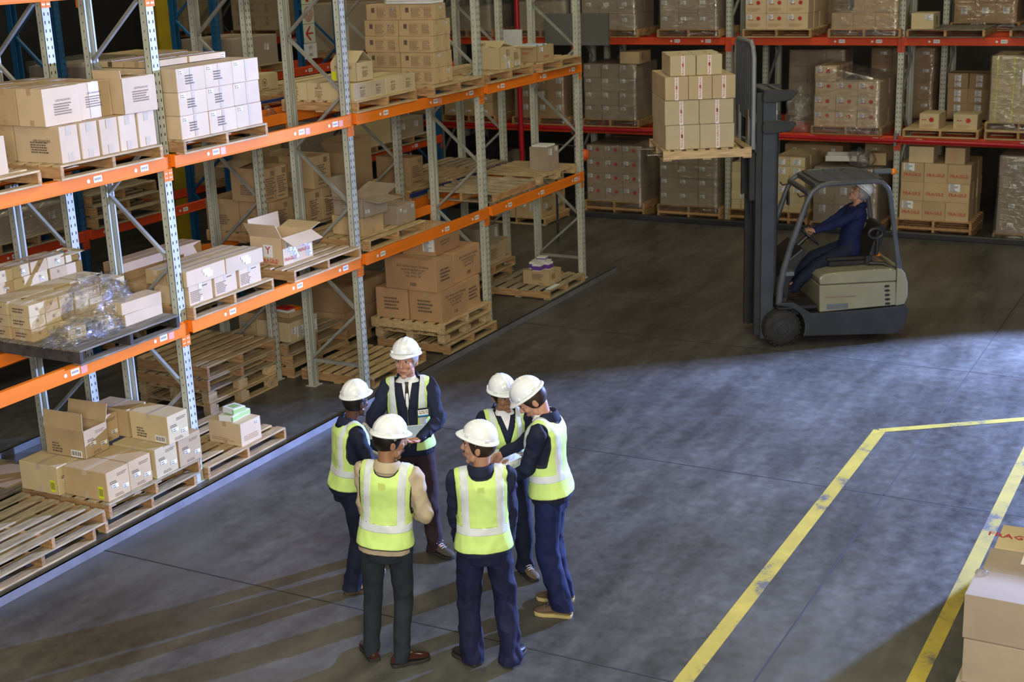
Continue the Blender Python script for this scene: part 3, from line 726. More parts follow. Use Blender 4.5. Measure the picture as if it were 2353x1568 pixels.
# ---- second level, last bay
pallet((5.76, -0.08, Z2), 'wooden pallet carrying two dented cartons, second level by the last bay', 1.2, 1.0)
pallet((7.14, -0.11, Z2), 'wooden pallet under the book filled carton at the end of the second level', 1.2, 1.0)
open_carton((6.20, 0.0, Z2 + H), (0.33, 0.42, 0.27), 'larger dented tan carton in the last bay of the second level', R(-4), 'kraft_pale', None, flaps=(-80, -70, -62, -75), fl=0.17, marks=[('F', 0.35, 0.55, 'lab', 0.05, 0.06), ('F', 0.55, 0.2, 'lab', 0.09, 0.1), ('F', 0.6, 0.75, 'lines', 0.1, 0.08, 5)])
open_carton((6.56, 0.02, Z2 + H), (0.27, 0.30, 0.21), 'smaller torn tan carton beside the larger dented one', R(3), 'kraft_pale', None, flaps=(-60, -75, 20, -70), fl=0.10, marks=[('F', 0.3, 0.2, 'lab', 0.06, 0.06), ('F', 0.7, 0.2, 'lab', 0.06, 0.06), ('F', 0.5, 0.65, 'lines', 0.14, 0.09, 5)])
o = open_carton((7.22, 0.0, Z2 + H), (0.42, 0.40, 0.21), 'open brown carton heaped with pale packets at the end of the second level', R(-5), 'kraft', None, flaps=(None, None, 95, None), fl=0.12, fill=0.86, marks=[('F', 0.25, 0.75, 'lab', 0.08, 0.06), ('F', 0.6, 0.3, 'lines', 0.16, 0.03, 2, 'red_ink'), ('L', 0.6, 0.55, 'lines', 0.14, 0.03, 2, 'red_ink')])
for i in range(6):
    m = MB(); m.box(0, 0, 0, 0.055, 0.30, 0.03)
    p = m.build('packet', ('paper', 'cyan', 'white_dull')[i % 3], bevel=0.004); p.location = (7.25 + i * 0.062, 0.05, Z2 + H + 0.186)
    tag(p, '%s packet, %s from left, in the open brown carton heaped with packets' % (('white', 'blue', 'cream')[i % 3], ORD[i]), 'packet', 'packets in the open carton')
# ---- first level, left bay: worn pallet with small cartons and a heap of film
pallet((-1.42, -0.14, Z1), 'dirty grey boarded pallet with crumpled film and small cartons, first level left', 1.22, 1.28, deck='wood_dirty', side='wood_black', n=9, solid=True, h=0.13)
zb = Z1 + 0.13; sw, sd, sh = 0.166, 0.235, 0.105
g = 'small tan cartons on the dirty pallet'
mks = [('F', 0.5, 0.62, 'ring', 0.014)]
mkl = [('L', 0.5, 0.5, 'lines', 0.17, 0.05, 2, 'ink', 9)]
def smallrow(x0, y0, n, layers, tagtxt, w=sw, extra=None, z0=0):
    for iz in range(z0, layers):
        for ix in range(n):
            mk = list(mks) + (mkl if ix == 0 else [])
            if extra and (ix + iz) % 2: mk += [('F', 0.6, 0.4, 'lab', 0.05, 0.028, 'label', 'lines', 0.1)]
            carton((x0 + ix * (w + 0.006) + 0.004 * (iz % 2), y0 + 0.01 * ((ix * 3 + iz) % 2), zb + iz * (sh + 0.002)), (w, sd, sh), 'small tan carton, %s from left, %s layer, %s' % (ORD[ix], ORD[iz], tagtxt), R(((ix * 7 + iz * 5) % 5 - 2) * 0.9), 'kraft_pale' if (ix + iz) % 3 else 'kraft', g, 'x', 'clear_tape', mk)
smallrow(-1.37, 0.44, 3, 3, 'in the front row beside the film heap')
smallrow(-0.85, 0.43, 4, 3, 'in the front row inside crumpled film', 0.15)
smallrow(-1.37, 0.70, 1, 3, 'in the middle row, dirty pallet')
smallrow(-1.24, 0.955, 4, 5, 'in the tall back row, dirty pallet', 0.20, 1)
m = MB(); m.box(-1.36, 0.70, zb + 0.322, -0.55, 0.95, zb + 0.328); m.box(-0.52, 0.72, zb + 0.322, -0.25, 0.94, zb + 0.327); tag(m.build('cardboard_sheet', 'kraft_pale'), 'flat tan cardboard lying between the rows of small cartons', 'cardboard')
m = MB(); m.box(-1.15, 0.70, zb, -0.30, 0.94, zb + 0.32); tag(m.build('carton_filler', 'kraft', bevel=0.004), 'long tan carton hidden between the rows of small cartons', 'box')
for i, (x, y, z, a, t) in enumerate([(-0.98, 0.24, 0, 28, 'tilted small tan carton with a barcode label under the film'), (-0.90, 0.10, 0, -6, 'small tan carton lying at the right edge of the film heap'), (-1.20, 0.20, 0, -20, 'small tan carton half covered by film at the front')]):
    carton((x, y, zb + z), (0.165, 0.2, sh), t, R(a), 'kraft_pale', None, 'x', 'clear_tape', mks + [('F', 0.6, 0.5, 'lab', 0.04, 0.07, 'label', 'code')])
o = open_carton((-0.40, 0.97, zb + 0.43), (0.18, 0.18, 0.10), 'small open tan carton with bright goods inside beside the back row', R(4), 'kraft_pale', None, flaps=(100, None, None, None), fl=0.08)
for i, c in enumerate(('cyan', 'book_red', 'paper')):
    m = MB(); m.box(0, 0, 0, 0.035, 0.05, 0.085); p = m.build('packet', c, bevel=0.004); p.location = (-0.385 + i * 0.045, 1.02, zb + 0.44); p.rotation_euler = (0.2, 0.1 * i, 0.2)
    tag(p, '%s packet standing in the small open carton on the dirty pallet' % ('light blue', 'red', 'white')[i], 'packet')
carton((-0.42, 0.955, zb), (0.20, 0.235, 0.425), 'tan carton below the small open carton with bright goods', 0, 'kraft_pink', None, 'x')
heap((-0.70, 0.30, zb + 0.002), (0.62, 0.46, 0.40), 'large crumpled heap of clear film over the small cartons', 'film_loose', 3, sharp=0.7)
heap((-1.12, 0.16, zb + 0.002), (0.62, 0.34, 0.12), 'low crumpled strip of clear film along the front of the dirty pallet', 'film_loose', 8, rz=R(4), sharp=0.9)
heap((-0.86, 0.06, zb + 0.002), (0.36, 0.16, 0.09), 'twisted end of clear film beside the long pinkish cartons', 'film_loose', 12, rz=R(12), sharp=0.9)
for k in range(2):
    carton((-0.70 - 0.02 * k, 0.02 + 0.01 * k, zb + 0.107 * k), (0.48, 0.19, 0.105), 'long pinkish carton on the dirty pallet, %s of two stacked' % ('lower', 'upper')[k], R(1 - 4 * k), 'kraft_pink', 'long pinkish cartons', None, marks=[('L', 0.5, 0.5, 'lab', 0.07, 0.05)] if k else [])
# ---- first level, bay right of the first tall post
pallet((0.058, -0.08, Z1), 'wooden pallet under three small and two long cartons, first level', 1.2, 1.0, deck='wood')
g = 'pinkish cartons on the first level'
sm = [('F', 0.30, 0.42, 'lines', 0.15, 0.11, 7, 'ink_soft', 11), ('F', 0.72, 0.85, 'lines', 0.10, 0.02, 1, 'ink', 3), ('F', 0.5, 0.86, 'tape', 0.05, 0.05, 'clear_tape')]
for i, x in enumerate((0.08, 0.44, 0.80)):
    carton((x, -0.03, Z1 + H), (0.325, 0.42, 0.18), 'small pinkish printed carton, %s of three along the first level pallet' % ('left', 'middle', 'right')[i], R((0, 1, -0.5)[i]), 'kraft_pink', g, 'y', 'clear_tape', sm)
for i, x in enumerate((0.06, 0.615)):
    carton((x, -0.04, Z1 + H + 0.183), (0.55, 0.24, 0.145), 'long pinkish carton with white slips, %s end of the upper front row' % ('left', 'right')[i], R((0.6, -0.8)[i]), 'kraft_pink', g, 'x', 'clear_tape', [('F', 0.55, 0.5, 'lab', 0.12, 0.03, 'label', None), ('F', 0.5, 0.72, 'lab', 0.11, 0.028, 'label', None), ('F', 0.58, 0.3, 'lab', 0.08, 0.02, 'label', None)])
for i, x in enumerate((0.06, 0.615)):
    carton((x, 0.215, Z1 + H + 0.183), (0.55, 0.24, 0.135), 'long brown carton just behind the pinkish long one, %s' % ('left', 'right')[i], R(0.4), 'kraft', g, 'x', 'clear_tape')
gs = 'brown cartons printed SOUTH AFRICA'
for iz in range(2):
    for iy in range(2):
        for ix in range(2):
            if iy == 0 and iz == 1: continue
            carton((0.06 + ix * 0.56, 0.47 + iy * 0.26, Z1 + H + iz * 0.172), (0.55, 0.25, 0.17), 'brown carton, %s layer, %s %s, behind the first level long cartons' % (('lower', 'upper')[iz], ('front', 'back')[iy], ('left', 'right')[ix]), 0, 'kraft_dark', gs, 'x', marks=[('L', 0.5, 0.45, 'txt', 'SOUTH AFRICA', 0.035, 'ink')] if ix == 0 else [])
pallet((1.56, -0.10, Z1), 'wooden pallet under the open fragile carton on the first level', 1.2, 1.0, deck='wood')
open_carton((1.70, 0.13, Z1 + H), (0.50, 0.42, 0.29), 'open carton printed FRAGILE with white slips and raised flaps', R(-1), 'kraft_pink', None, flaps=(118, 4, 30, 75), fl=0.17,
    marks=[('L', 0.55, 0.5, 'lab', 0.12, 0.13, 'label', None), ('L', 0.55, 0.52, 'txt', 'Y', 0.11, 'red_ink'), ('L', 0.6, 0.15, 'txt', 'FRAGILE!', 0.055, 'red_ink'), ('L', 0.6, 0.07, 'txt', 'HANDLE WITH CARE', 0.02, 'red_ink'), ('F', 0.24, 0.20, 'txt', 'FRAGILE!', 0.05, 'red_ink'), ('F', 0.70, 0.38, 'txt', 'FRAGILE!', 0.05, 'red_ink'),
           ('F', 0.2, 0.66, 'lab', 0.10, 0.12), ('F', 0.68, 0.74, 'lab', 0.10, 0.13), ('F', 0.38, 0.32, 'lab', 0.09, 0.13, 'label', 'lines', 0.5), ('F', 0.86, 0.3, 'lab', 0.09, 0.12)])
carton((2.28, 0.42, Z1 + H), (0.34, 0.4, 0.10), 'low flat carton behind the open fragile carton', R(6), 'kraft', None, 'x')
heap((2.50, 0.74, Z1 + H + 0.002), (0.26, 0.16, 0.08), 'small crumpled plastic bag behind the open fragile carton', 'film_loose', 21)
# ---- first level, middle bay
pallet((3.03, -0.02, Z1), 'wooden pallet with one open and one closed carton, first level middle bay', 1.2, 1.0, deck='wood')
carton((3.20, 0.17, Z1 + H), (0.40, 0.42, 0.215), 'brown carton supporting the open carton, first level middle bay', R(-2), 'kraft', None, 'y')
open_carton((3.17, 0.12, Z1 + H + 0.218), (0.42, 0.44, 0.20), 'open carton with wide flaps and blue packet on top of a brown carton', R(-6), 'kraft_grey', None, flaps=(95, 18, 80, 70), fl=0.23, fill=0.55, marks=[('F', 0.15, 0.3, 'lab', 0.07, 0.045), ('L', 0.4, 0.5, 'lab', 0.04, 0.04)])
m = MB(); m.box(0, 0, 0, 0.14, 0.07, 0.03); p = m.build('packet', 'cyan', bevel=0.005); p.location = (3.34, 0.30, Z1 + H + 0.345); p.rotation_euler = (0.1, 0, 0.6); tag(p, 'bright blue packet inside the open carton of the middle bay', 'packet')
carton((3.84, 0.12, Z1 + H), (0.37, 0.36, 0.22), 'closed olive carton with three white stickers beside the open carton', R(-1.5), 'kraft_grey', None, 'y', marks=[('F', 0.18, 0.75, 'lab', 0.04, 0.035), ('F', 0.42, 0.62, 'lab', 0.05, 0.035), ('F', 0.85, 0.8, 'lab', 0.05, 0.035)])
# ---- first level, last bay: block pallet set across the beams
pallet((7.30, 0.06, Z1), 'block pallet with a single upright carton near the end of the first level', 1.1, 1.02, deck='wood', kind='block', n=7, side='wood', swap=True, rz=R(-2))
pallet((5.95, 0.02, Z1 - 0.0), 'grey boarded pallet half hidden behind the third post, first level', 1.15, 1.0, deck='wood_grey', n=6, swap=True)
carton((7.66, 0.12, Z1 + H), (0.28, 0.30, 0.33), 'upright kraft carton with white paper on top, end of the first level', R(-8), 'kraft_grey', None, None, marks=[('F', 0.25, 0.8, 'lab', 0.08, 0.09), ('F', 0.75, 0.88, 'lab', 0.06, 0.07), ('F', 0.5, 0.25, 'tape', 0.05, 0.08)])
m = MB(); m.box(7.70, 0.14, Z1 + H + 0.332, 7.95, 0.38, Z1 + H + 0.352); p = m.build('paper_stack', 'paper', bevel=0.003); tag(p, 'white papers lying on the upright carton at the first level end', 'paper')
# ---- floor level, left bay
pallet((-2.55, -0.13, 0.145), 'upper of two slatted pallets at the lower left edge', 1.2, 1.0, deck='wood_grey', n=6, side='wood_y')
pallet((-2.62, -0.06, 0.0), 'lower of two slatted pallets at the lower left edge', 1.2, 1.0, deck='wood', n=5)
for k in range(2):
    pallet((-1.29 + 0.0 * k, -0.04 - 0.07 * k, 0.145 * k), '%s pallet under the nine kraft cartons on the floor of the left bay' % ('lower', 'upper')[k], 1.2, 1.05, deck='wood_grey' if k else 'wood', n=7, side='wood_y', h=0.14)
g = 'kraft cartons on the floor pallets, left bay'; ZB = 0.288
kf = [('F', 0.35, 0.45, 'lab', 0.075, 0.035), ('F', 0.8, 0.3, 'lab', 0.075, 0.035), ('F', 0.7, 0.8, 'lines', 0.12, 0.03, 2), ('F', 0.5, 0.12, 'lines', 0.10, 0.03, 2), ('F', 0.3, 0.6, 'lines', 0.09, 0.03, 2, 'ink', 3)]
yl = [('L', 0.85, 0.3, 'lab', 0.06, 0.11, 'yellow_label', 'code')]
bc = [('L', 0.78, 0.16, 'lab', 0.13, 0.065, 'label', 'code'), ('L', 0.3, 0.3, 'lines', 0.12, 0.10, 4, 'ink', 8)]
ent = [((-1.25, -0.08, ZB), (0.275, 0.50, 0.265), 'front left corner, lower layer', yl), ((-1.31, 0.44, ZB), (0.275, 0.46, 0.265), 'back left, lower layer', yl),
       ((-0.965, -0.07, ZB), (0.27, 0.48, 0.265), 'second along the front, lower layer', []), ((-0.66, -0.10, ZB), (0.29, 0.5, 0.275), 'third along the front, lower layer', bc), ((-0.36, -0.11, ZB), (0.30, 0.5, 0.275), 'right end of the front, lower layer', []),
       ((-1.06, 0.36, ZB + 0.268), (0.27, 0.40, 0.255), '', None),
       ((-0.78, 0.46, ZB + 0.268), (0.28, 0.44, 0.255), 'middle of the upper layer', []), ((-0.50, -0.14, ZB + 0.278), (0.26, 0.46, 0.265), 'right front of the upper layer', bc), ((-0.49, 0.35, ZB + 0.278), (0.26, 0.44, 0.265), 'right back of the upper layer', [])]
for i, (p, dm, t, mk) in enumerate(ent):
    if mk is None:
        open_carton((p[0], p[1] - 0.03, p[2]), (0.30, 0.46, 0.26), 'open kraft carton with tall flaps raised, on the left floor pallets', R(2), 'kraft', g, flaps=(None, None, -4, 14), fl=0.16, fill=0.7, marks=kf + bc); continue
    carton(p, dm, 'kraft carton, %s, floor pallets of the left bay' % t, R((0.5, 0, -1, 0.6, 0, 0, 1.5, -1, 1)[i]), 'kraft_pale' if i % 2 else 'kraft', g, 'x', 'clear_tape', kf + list(mk))
m = MB(); m.box(-0.0, 0, 0, 0.95, 0.62, 0.02); m.box(0.05, 0.1, 0.022, 0.9, 0.6, 0.04)
heap((-1.26, 0.98, 0.15), (0.14, 0.1, 0.07), 'scrap of torn white plastic at the corner of the floor pallet', 'film_loose', 31)
# dark boarded sheet on the floor behind, seen at the left edge
m = MB()
for k in range(6): m.box(-2.78, 1.25 + k * 0.14, 0.10, -0.55, 1.25 + k * 0.14 + 0.135, 0.12)
m.box(-2.78, 1.25, 0, -2.70, 2.1, 0.1); m.box(-1.9, 1.25, 0, -1.82, 2.1, 0.1); m.box(-0.65, 1.25, 0, -0.57, 2.1, 0.1)
tag(m.build('boarded_platform', 'wood_dirty', bevel=0.002), 'low grey boarded platform on the floor at the left edge', 'platform')
m = MB(); m.box(-1.1, 1.35, 0.122, -0.62, 1.95, 0.13); tag(m.build('cardboard_sheet', 'kraft_dark'), 'flat cardboard sheet lying on the grey boarded platform', 'cardboard')
# ---- floor level, bay right of the first tall post
pallet((0.06, -0.05, 0.0), 'single slatted pallet on the floor beside the guard rail, second bay', 1.22, 1.0, deck='wood', n=6)
carton((0.64, 0.0, H), (0.30, 0.42, 0.235), 'pinkish kraft carton with faded red print carrying the small green boxes', R(-2), 'kraft_pink', None, 'x', marks=[('F', 0.5, 0.3, 'lines', 0.20, 0.06, 3, 'kraft_red'), ('L', 0.45, 0.22, 'lines', 0.30, 0.04, 2, 'kraft_red'), ('F', 0.8, 0.82, 'lab', 0.05, 0.03)])
for i, (x, y, z, a) in enumerate([(0.66, 0.10, 0, 5), (0.79, 0.12, 0, -4), (0.69, 0.11, 0.065, -12)]):
    m = MB(); m.box(0, 0, 0, 0.15, 0.17, 0.06); p = m.build('small_box', 'paper', bevel=0.003)
    c = MB(); c.box(-0.0012, -0.0012, 0.008, 0.1512, 0.02, 0.052); c.box(0.03, 0.03, 0.0602, 0.12, 0.14, 0.0612); c.build('green_band', 'green_box', p)
    p.location = (x, y, H + 0.236 + z); p.rotation_euler = (0, 0, R(a)); tag(p, ('white box with green band, left one on the pinkish carton', 'white box with green band, right one on the pinkish carton', 'white box with green band lying on top of the other two')[i], 'box', 'small green banded boxes')
# ---- floor level, middle bay
pallet((2.98, 0.02, 0.0), 'flat slatted pallet on the floor behind the tall man', 1.15, 1.0, deck='wood', n=7, side='wood_y')
pallet((4.44, -0.12, 0.0), 'lowest of three pallets under the large brown cartons', 1.2, 1.05, deck='wood', side='wood_y')
pallet((4.40, -0.08, 0.14), 'middle of three pallets under the large brown cartons', 1.15, 1.0, deck='wood', side='wood', kind='block')
pallet((4.36, -0.10, 0.275), 'top of three pallets under the large brown cartons', 1.2, 1.05, deck='wood', side='wood')
g = 'large reddish brown cartons'; ZB = 0.402
big = lambda f: [(f, 0.55, 0.62, 'txt', 'BSA Global Smart Thinking\nwww.bsaglobal.co.za\nCode: NGS 037\nQty units: 18', 0.042, 'ink'), (f, 0.55, 0.2, 'lab', 0.11, 0.07, 'kraft_red', 'code')]
sml = lambda f: [(f, 0.5, 0.5, 'lines', 0.22, 0.17, 4, 'ink', 14), (f, 0.5, 0.9, 'tape', 0.05, 0.07)]
carton((4.42, -0.05, ZB), (0.60, 0.46, 0.38), 'large reddish carton with printed front, lower layer, front left', R(-1), 'kraft_red', g, 'x', marks=big('F') + sml('L'))
carton((5.04, -0.03, ZB), (0.36, 0.46, 0.38), 'large reddish carton, lower layer, front right beside the post', R(0.5), 'kraft_red', g, 'x', marks=sml('F'))
carton((4.42, 0.43, ZB), (0.60, 0.46, 0.375), 'large reddish carton, lower layer, back left', R(0.5), 'kraft_red', g, 'x', marks=sml('L'))
carton((5.04, 0.44, ZB), (0.36, 0.46, 0.375), 'large reddish carton, lower layer, back right', 0, 'kraft_red', g, 'x')
carton((4.38, -0.02, ZB + 0.384), (0.40, 0.74, 0.385), 'largest reddish carton lying lengthwise, second layer, left', R(-2), 'kraft_red', g, 'y', marks=big('L') + sml('F'))
carton((4.84, 0.0, ZB + 0.384), (0.66, 0.46, 0.385), 'large reddish carton with printed front, second layer, right', R(1), 'kraft_red', g, 'x', marks=big('F'))
carton((4.86, 0.5, ZB + 0.384), (0.60, 0.4, 0.38), 'large reddish carton, second layer, back right', R(0), 'kraft_red', g, 'x')
carton((4.62, 0.12, ZB + 0.772), (0.62, 0.46, 0.30), 'reddish carton on top of the large ones below the first beam', R(2), 'kraft_red', g, 'x', marks=[('F', 0.4, 0.45, 'txt', 'Code: NGS 037\nQty units: 18', 0.04, 'ink'), ('L', 0.8, 0.5, 'lab', 0.16, 0.20)])
# ---- floor level, last bay
pallet((7.20, -0.09, 0.0), 'pallet on the floor at the end bay with purple boxes above', 1.15, 1.0, deck='wood_grey', side='wood_y', n=6, solid=False)
carton((7.46, 0.05, H), (0.36, 0.42, 0.20), 'kraft carton carrying the purple and white boxes, end bay floor', R(-3), 'kraft', None, 'y', marks=[('L', 0.6, 0.6, 'lines', 0.2, 0.09, 6, 'ink', 4), ('F', 0.35, 0.6, 'lines', 0.1, 0.08, 5, 'ink', 5), ('L', 0.72, 0.15, 'lines', 0.07, 0.02, 1, 'ink', 2)])
for i, (x, y, z) in enumerate([(7.47, 0.18, 0), (7.60, 0.12, 0), (7.72, 0.17, 0), (7.69, 0.30, 0), (7.57, 0.28, 0.0), (7.70, 0.22, 0.105)]):
    hh = 0.10 if i < 5 else 0.045
    m = MB(); m.box(0, 0, 0, 0.12, 0.13, hh); p = m.build('small_box', 'white_dull', bevel=0.003)
    c = MB(); c.box(-0.0012, -0.0012, 0.012, 0.1212, 0.1312, 0.012 + (hh - 0.02) * 0.75); c.build('purple_band', 'purple', p)
    p.location = (x, y, H + 0.201 + z); p.rotation_euler = (0, 0, R((3, -6, 10, 0, 4, 8)[i]))
    tag(p, '%s of the purple and white boxes piled on the end bay carton' % ('leftmost', 'front middle', 'front right', 'back right', 'back middle', 'topmost flat one')[i], 'box', 'purple and white boxes')
m = MB(); m.box(7.30, -0.05, H + 0.001, 7.62, 0.03, H + 0.003); tag(m.build('paper_sheet', 'paper'), 'white paper sheet lying on the end bay floor pallet', 'paper')
# ================================================================== GOODS ON THE RACK BEHIND (front face at y = 1.24)
FB = Matrix.Translation((0, 1.24, 0)); FC = Matrix.Translation((0, 4.07, 0))
FD = Matrix.Translation((12.96, 0, 0)) @ Matrix.Rotation(-math.pi / 2, 4, 'Z'); FE = Matrix.Translation((14.30, 0, 0)) @ Matrix.Rotation(-math.pi / 2, 4, 'Z')
# floor: stack of four empty pallets in the second bay
for k in range(4):
    pallet((1.50 + (0, .015, -.02, .01)[k], -0.11 + (0, .02, -.015, .0)[k], k * 0.141), 'empty slatted pallet, %s of four stacked in the second bay' % LAY[4][k], 1.18, 1.0, deck=('wood', 'wood', 'wood_grey', 'wood')[k], side=('wood', 'wood', 'wood_y', 'wood_y')[k], kind='block' if k in (0, 1) else 'stringer', n=7, h=0.14, frame=FB, group='four empty stacked pallets', deckseed=k)
for k in range(3):
    pallet((2.955 + 0.02 * (k % 2), -0.12 + 0.03 * k, k * 0.135), 'slatted pallet, %s of three stacked under the carton with books' % LAY[3][k], 1.16, 1.0, deck='wood_grey' if k == 2 else 'wood', n=6, h=0.134, frame=FB, group='three pallets under the book carton')
carton((3.03, -0.06, 0.406), (0.52, 0.50, 0.235), 'kraft carton with large white labels standing on three pallets', R(-2), 'kraft_pale', None, 'x', marks=[('F', 0.14, 0.55, 'lab', 0.08, 0.08), ('F', 0.42, 0.42, 'lab', 0.17, 0.13), ('F', 0.83, 0.45, 'lab', 0.14, 0.13), ('F', 0.94, 0.85, 'lab', 0.04, 0.04)], frame=FB)
carton((3.12, 0.44, 0.406), (0.42, 0.30, 0.28), 'second kraft carton with curled paper behind the labelled one', R(4), 'kraft', None, 'x', frame=FB)
open_carton((3.18, 0.05, 0.645), (0.30, 0.28, 0.07), 'shallow open tray holding red and white books', R(-8), 'kraft', None, flaps=(None,) * 4, frame=FB, fill=0.4)
for i, (dx, dz, c, n) in enumerate([(0.0, 0.03, 'paper', 'thick white book in the shallow tray'), (0.0, 0.085, 'book_red', 'red covered book lying on the white one in the tray'), (0.13, 0.03, 'amber', 'orange and red book at the right side of the tray')]):
    m = MB(); m.box(0, 0, 0, 0.12, 0.19, 0.05 if i != 1 else 0.02); p = m.build('book', c, bevel=0.003); p.matrix_world = FB @ Matrix.Translation((3.20 + dx, 0.08, 0.655 + dz)) @ Matrix.Rotation(R(-8), 4, 'Z'); tag(p, n, 'book')
m = MB(); m.box(0, 0, 0, 0.16, 0.12, 0.002); p = m.build('paper_sheet', 'paper'); p.matrix_world = FB @ Matrix.Translation((2.98, 0.50, 0.60)) @ Matrix.Rotation(0.7, 4, 'Y') @ Matrix.Rotation(0.3, 4, 'Z'); tag(p, 'white paper sticking out beside the carton with books', 'paper')
# floor: cartons behind the end bay
pallet((7.25, -0.12, 0.135), 'pallet under the tan cartons behind the end bay', 1.22, 1.0, n=6, frame=FB, side='wood_y')
pallet((7.22, -0.08, 0.0), 'lower pallet under the tan cartons behind the end bay', 1.22, 1.0, n=6, frame=FB, side='wood_y')
carton((7.60, -0.08, 0.262), (0.84, 0.42, 0.30), 'long tan carton with faint print, behind the end bay', R(1), 'kraft_pink', None, 'x', marks=[('F', 0.38, 0.5, 'lines', 0.25, 0.16, 6, 'ink_soft', 3), ('F', 0.85, 0.2, 'lines', 0.09, 0.03, 1, 'ink', 3)], frame=FB)
carton((7.52, -0.02, 0.565), (0.52, 0.42, 0.28), 'olive carton with a white label on top of the long tan carton', R(-9), 'kraft_grey', None, 'x', marks=[('F', 0.85, 0.6, 'lab', 0.05, 0.14)], frame=FB)
# dark wrapped goods behind the brown cartons, floor
pallet((4.20, 0.0, 0.0), 'pallet under the dark wrapped goods behind the large brown cartons', 1.1, 1.0, frame=FB)
for iz in range(2):
    for ix in range(2):
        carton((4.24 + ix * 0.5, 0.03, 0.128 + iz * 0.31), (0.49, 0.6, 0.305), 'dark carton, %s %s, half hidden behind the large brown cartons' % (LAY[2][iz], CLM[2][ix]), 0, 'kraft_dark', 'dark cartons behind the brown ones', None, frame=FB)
# first level: brown printed cartons
pallet((2.92, -0.10, Z1), 'pallet printed LESEFUS under the brown printed cartons', 1.25, 1.05, deck='wood', side='wood_y', frame=FB)
g = 'brown cartons covered with black print'
bp = [('F', 0.72, 0.84, 'lab', 0.07, 0.06, 'ink_soft', None), ('F', 0.46, 0.62, 'lines', 0.17, 0.08, 3, 'ink', 21), ('F', 0.5, 0.36, 'lines', 0.16, 0.12, 5, 'ink', 22), ('F', 0.5, 0.12, 'lines', 0.17, 0.03, 1, 'ink', 23)]
bl = [('L', 0.5, 0.35, 'lines', 0.22, 0.12, 5, 'ink', 24)]
for i, x in enumerate((2.97, 3.26, 3.58, 3.88)):
    carton((x, -0.04, Z1 + H), (0.285, 0.50, 0.37), 'brown printed carton, lower layer, %s from left, behind the open fragile carton' % ORD[i], R((0.5, -1, 0, 1)[i]), 'kraft_dark' if i == 0 else 'kraft', g, 'x', marks=bp + (bl if i == 0 else []), frame=FB)
carton((2.96, 0.47, Z1 + H), (0.56, 0.48, 0.37), 'brown printed carton, lower layer, back left of the printed pile', 0, 'kraft_dark', g, 'x', marks=bl, frame=FB)
carton((3.53, 0.48, Z1 + H), (0.58, 0.46, 0.37), 'brown printed carton, lower layer, back right of the printed pile', 0, 'kraft', g, 'x', frame=FB)
for i, (x, w) in enumerate(((2.78 + 0.10, 0.20), (3.09, 0.22), (3.80, 0.34))):
    carton((x, 0.0, Z1 + H + 0.373), (w, 0.50, 0.38), 'brown printed carton, upper layer, %s of the printed pile' % ('left', 'middle', 'right end')[i], R((-3, 2, -1)[i]), 'kraft_dark' if i == 0 else 'kraft', g, None, marks=bp + bl, frame=FB)
for i, x in enumerate((2.98, 3.85)):
    m = MB(); m.box(0, 0, 0, 0.30, 0.32, 0.004); p = m.build('cardboard_sheet', 'kraft_pale'); p.matrix_world = FB @ Matrix.Translation((x - 0.1, 0.35, Z1 + H + 0.757)) @ Matrix.Rotation(-0.12, 4, 'Y'); tag(p, 'loose cardboard sheet on the %s upper printed carton' % ('left', 'right')[i], 'cardboard')
# first level: cartons right of centre and a pallet
pallet((4.41, -0.05, Z1), 'pallet under the open tall carton, first level of the rear rack', 1.2, 1.0, frame=FB, solid=True)
open_carton((5.12, 0.35, Z1 + H), (0.46, 0.40, 0.58), 'tall open carton with raised flaps on the rear rack first level', R(3), 'kraft', None, flaps=(4, 8, 35, 10), fl=0.18, frame=FB)
pallet((5.80, -0.05, Z1), 'pallet under the brown carton with black print, rear rack first level', 0.94, 1.0, frame=FB)
carton((6.08, 0.12, Z1 + H), (0.30, 0.56, 0.38), 'brown carton with black print beside the tall open one', R(-4), 'kraft_dark', None, 'x', marks=[('F', 0.72, 0.84, 'lab', 0.07, 0.05, 'ink_soft', None), ('F', 0.5, 0.5, 'lines', 0.2, 0.16, 6, 'ink', 21), ('L', 0.5, 0.6, 'txt', 'MIDAS', 0.05, 'ink_soft'), ('F', 0.5, 0.12, 'lines', 0.2, 0.03, 1, 'ink', 23)], frame=FB)
pallet((6.76, -0.12, Z1), 'empty pallet beside the printed brown carton, rear rack first level', 0.9, 1.0, kind='block', side='wood', frame=FB)
pallet((7.70, -0.05, Z1), 'empty grey pallet near the end of the rear rack, first level', 0.76, 1.0, deck='wood_grey', frame=FB)
carton((4.55, 0.2, Z1 + H), (0.36, 0.42, 0.36), 'grey carton with white label on the rear rack first level', 0, 'kraft_grey', None, None, marks=[('F', 0.7, 0.7, 'lab', 0.08, 0.10), ('F', 0.5, 0.2, 'lab', 0.12, 0.08)], frame=FB)
carton((-2.4, 0.1, Z1), (0.7, 0.6, 0.3), 'dark carton low on the rear rack behind the dirty pallet', 0, 'kraft_dark', None, 'x', frame=FB)
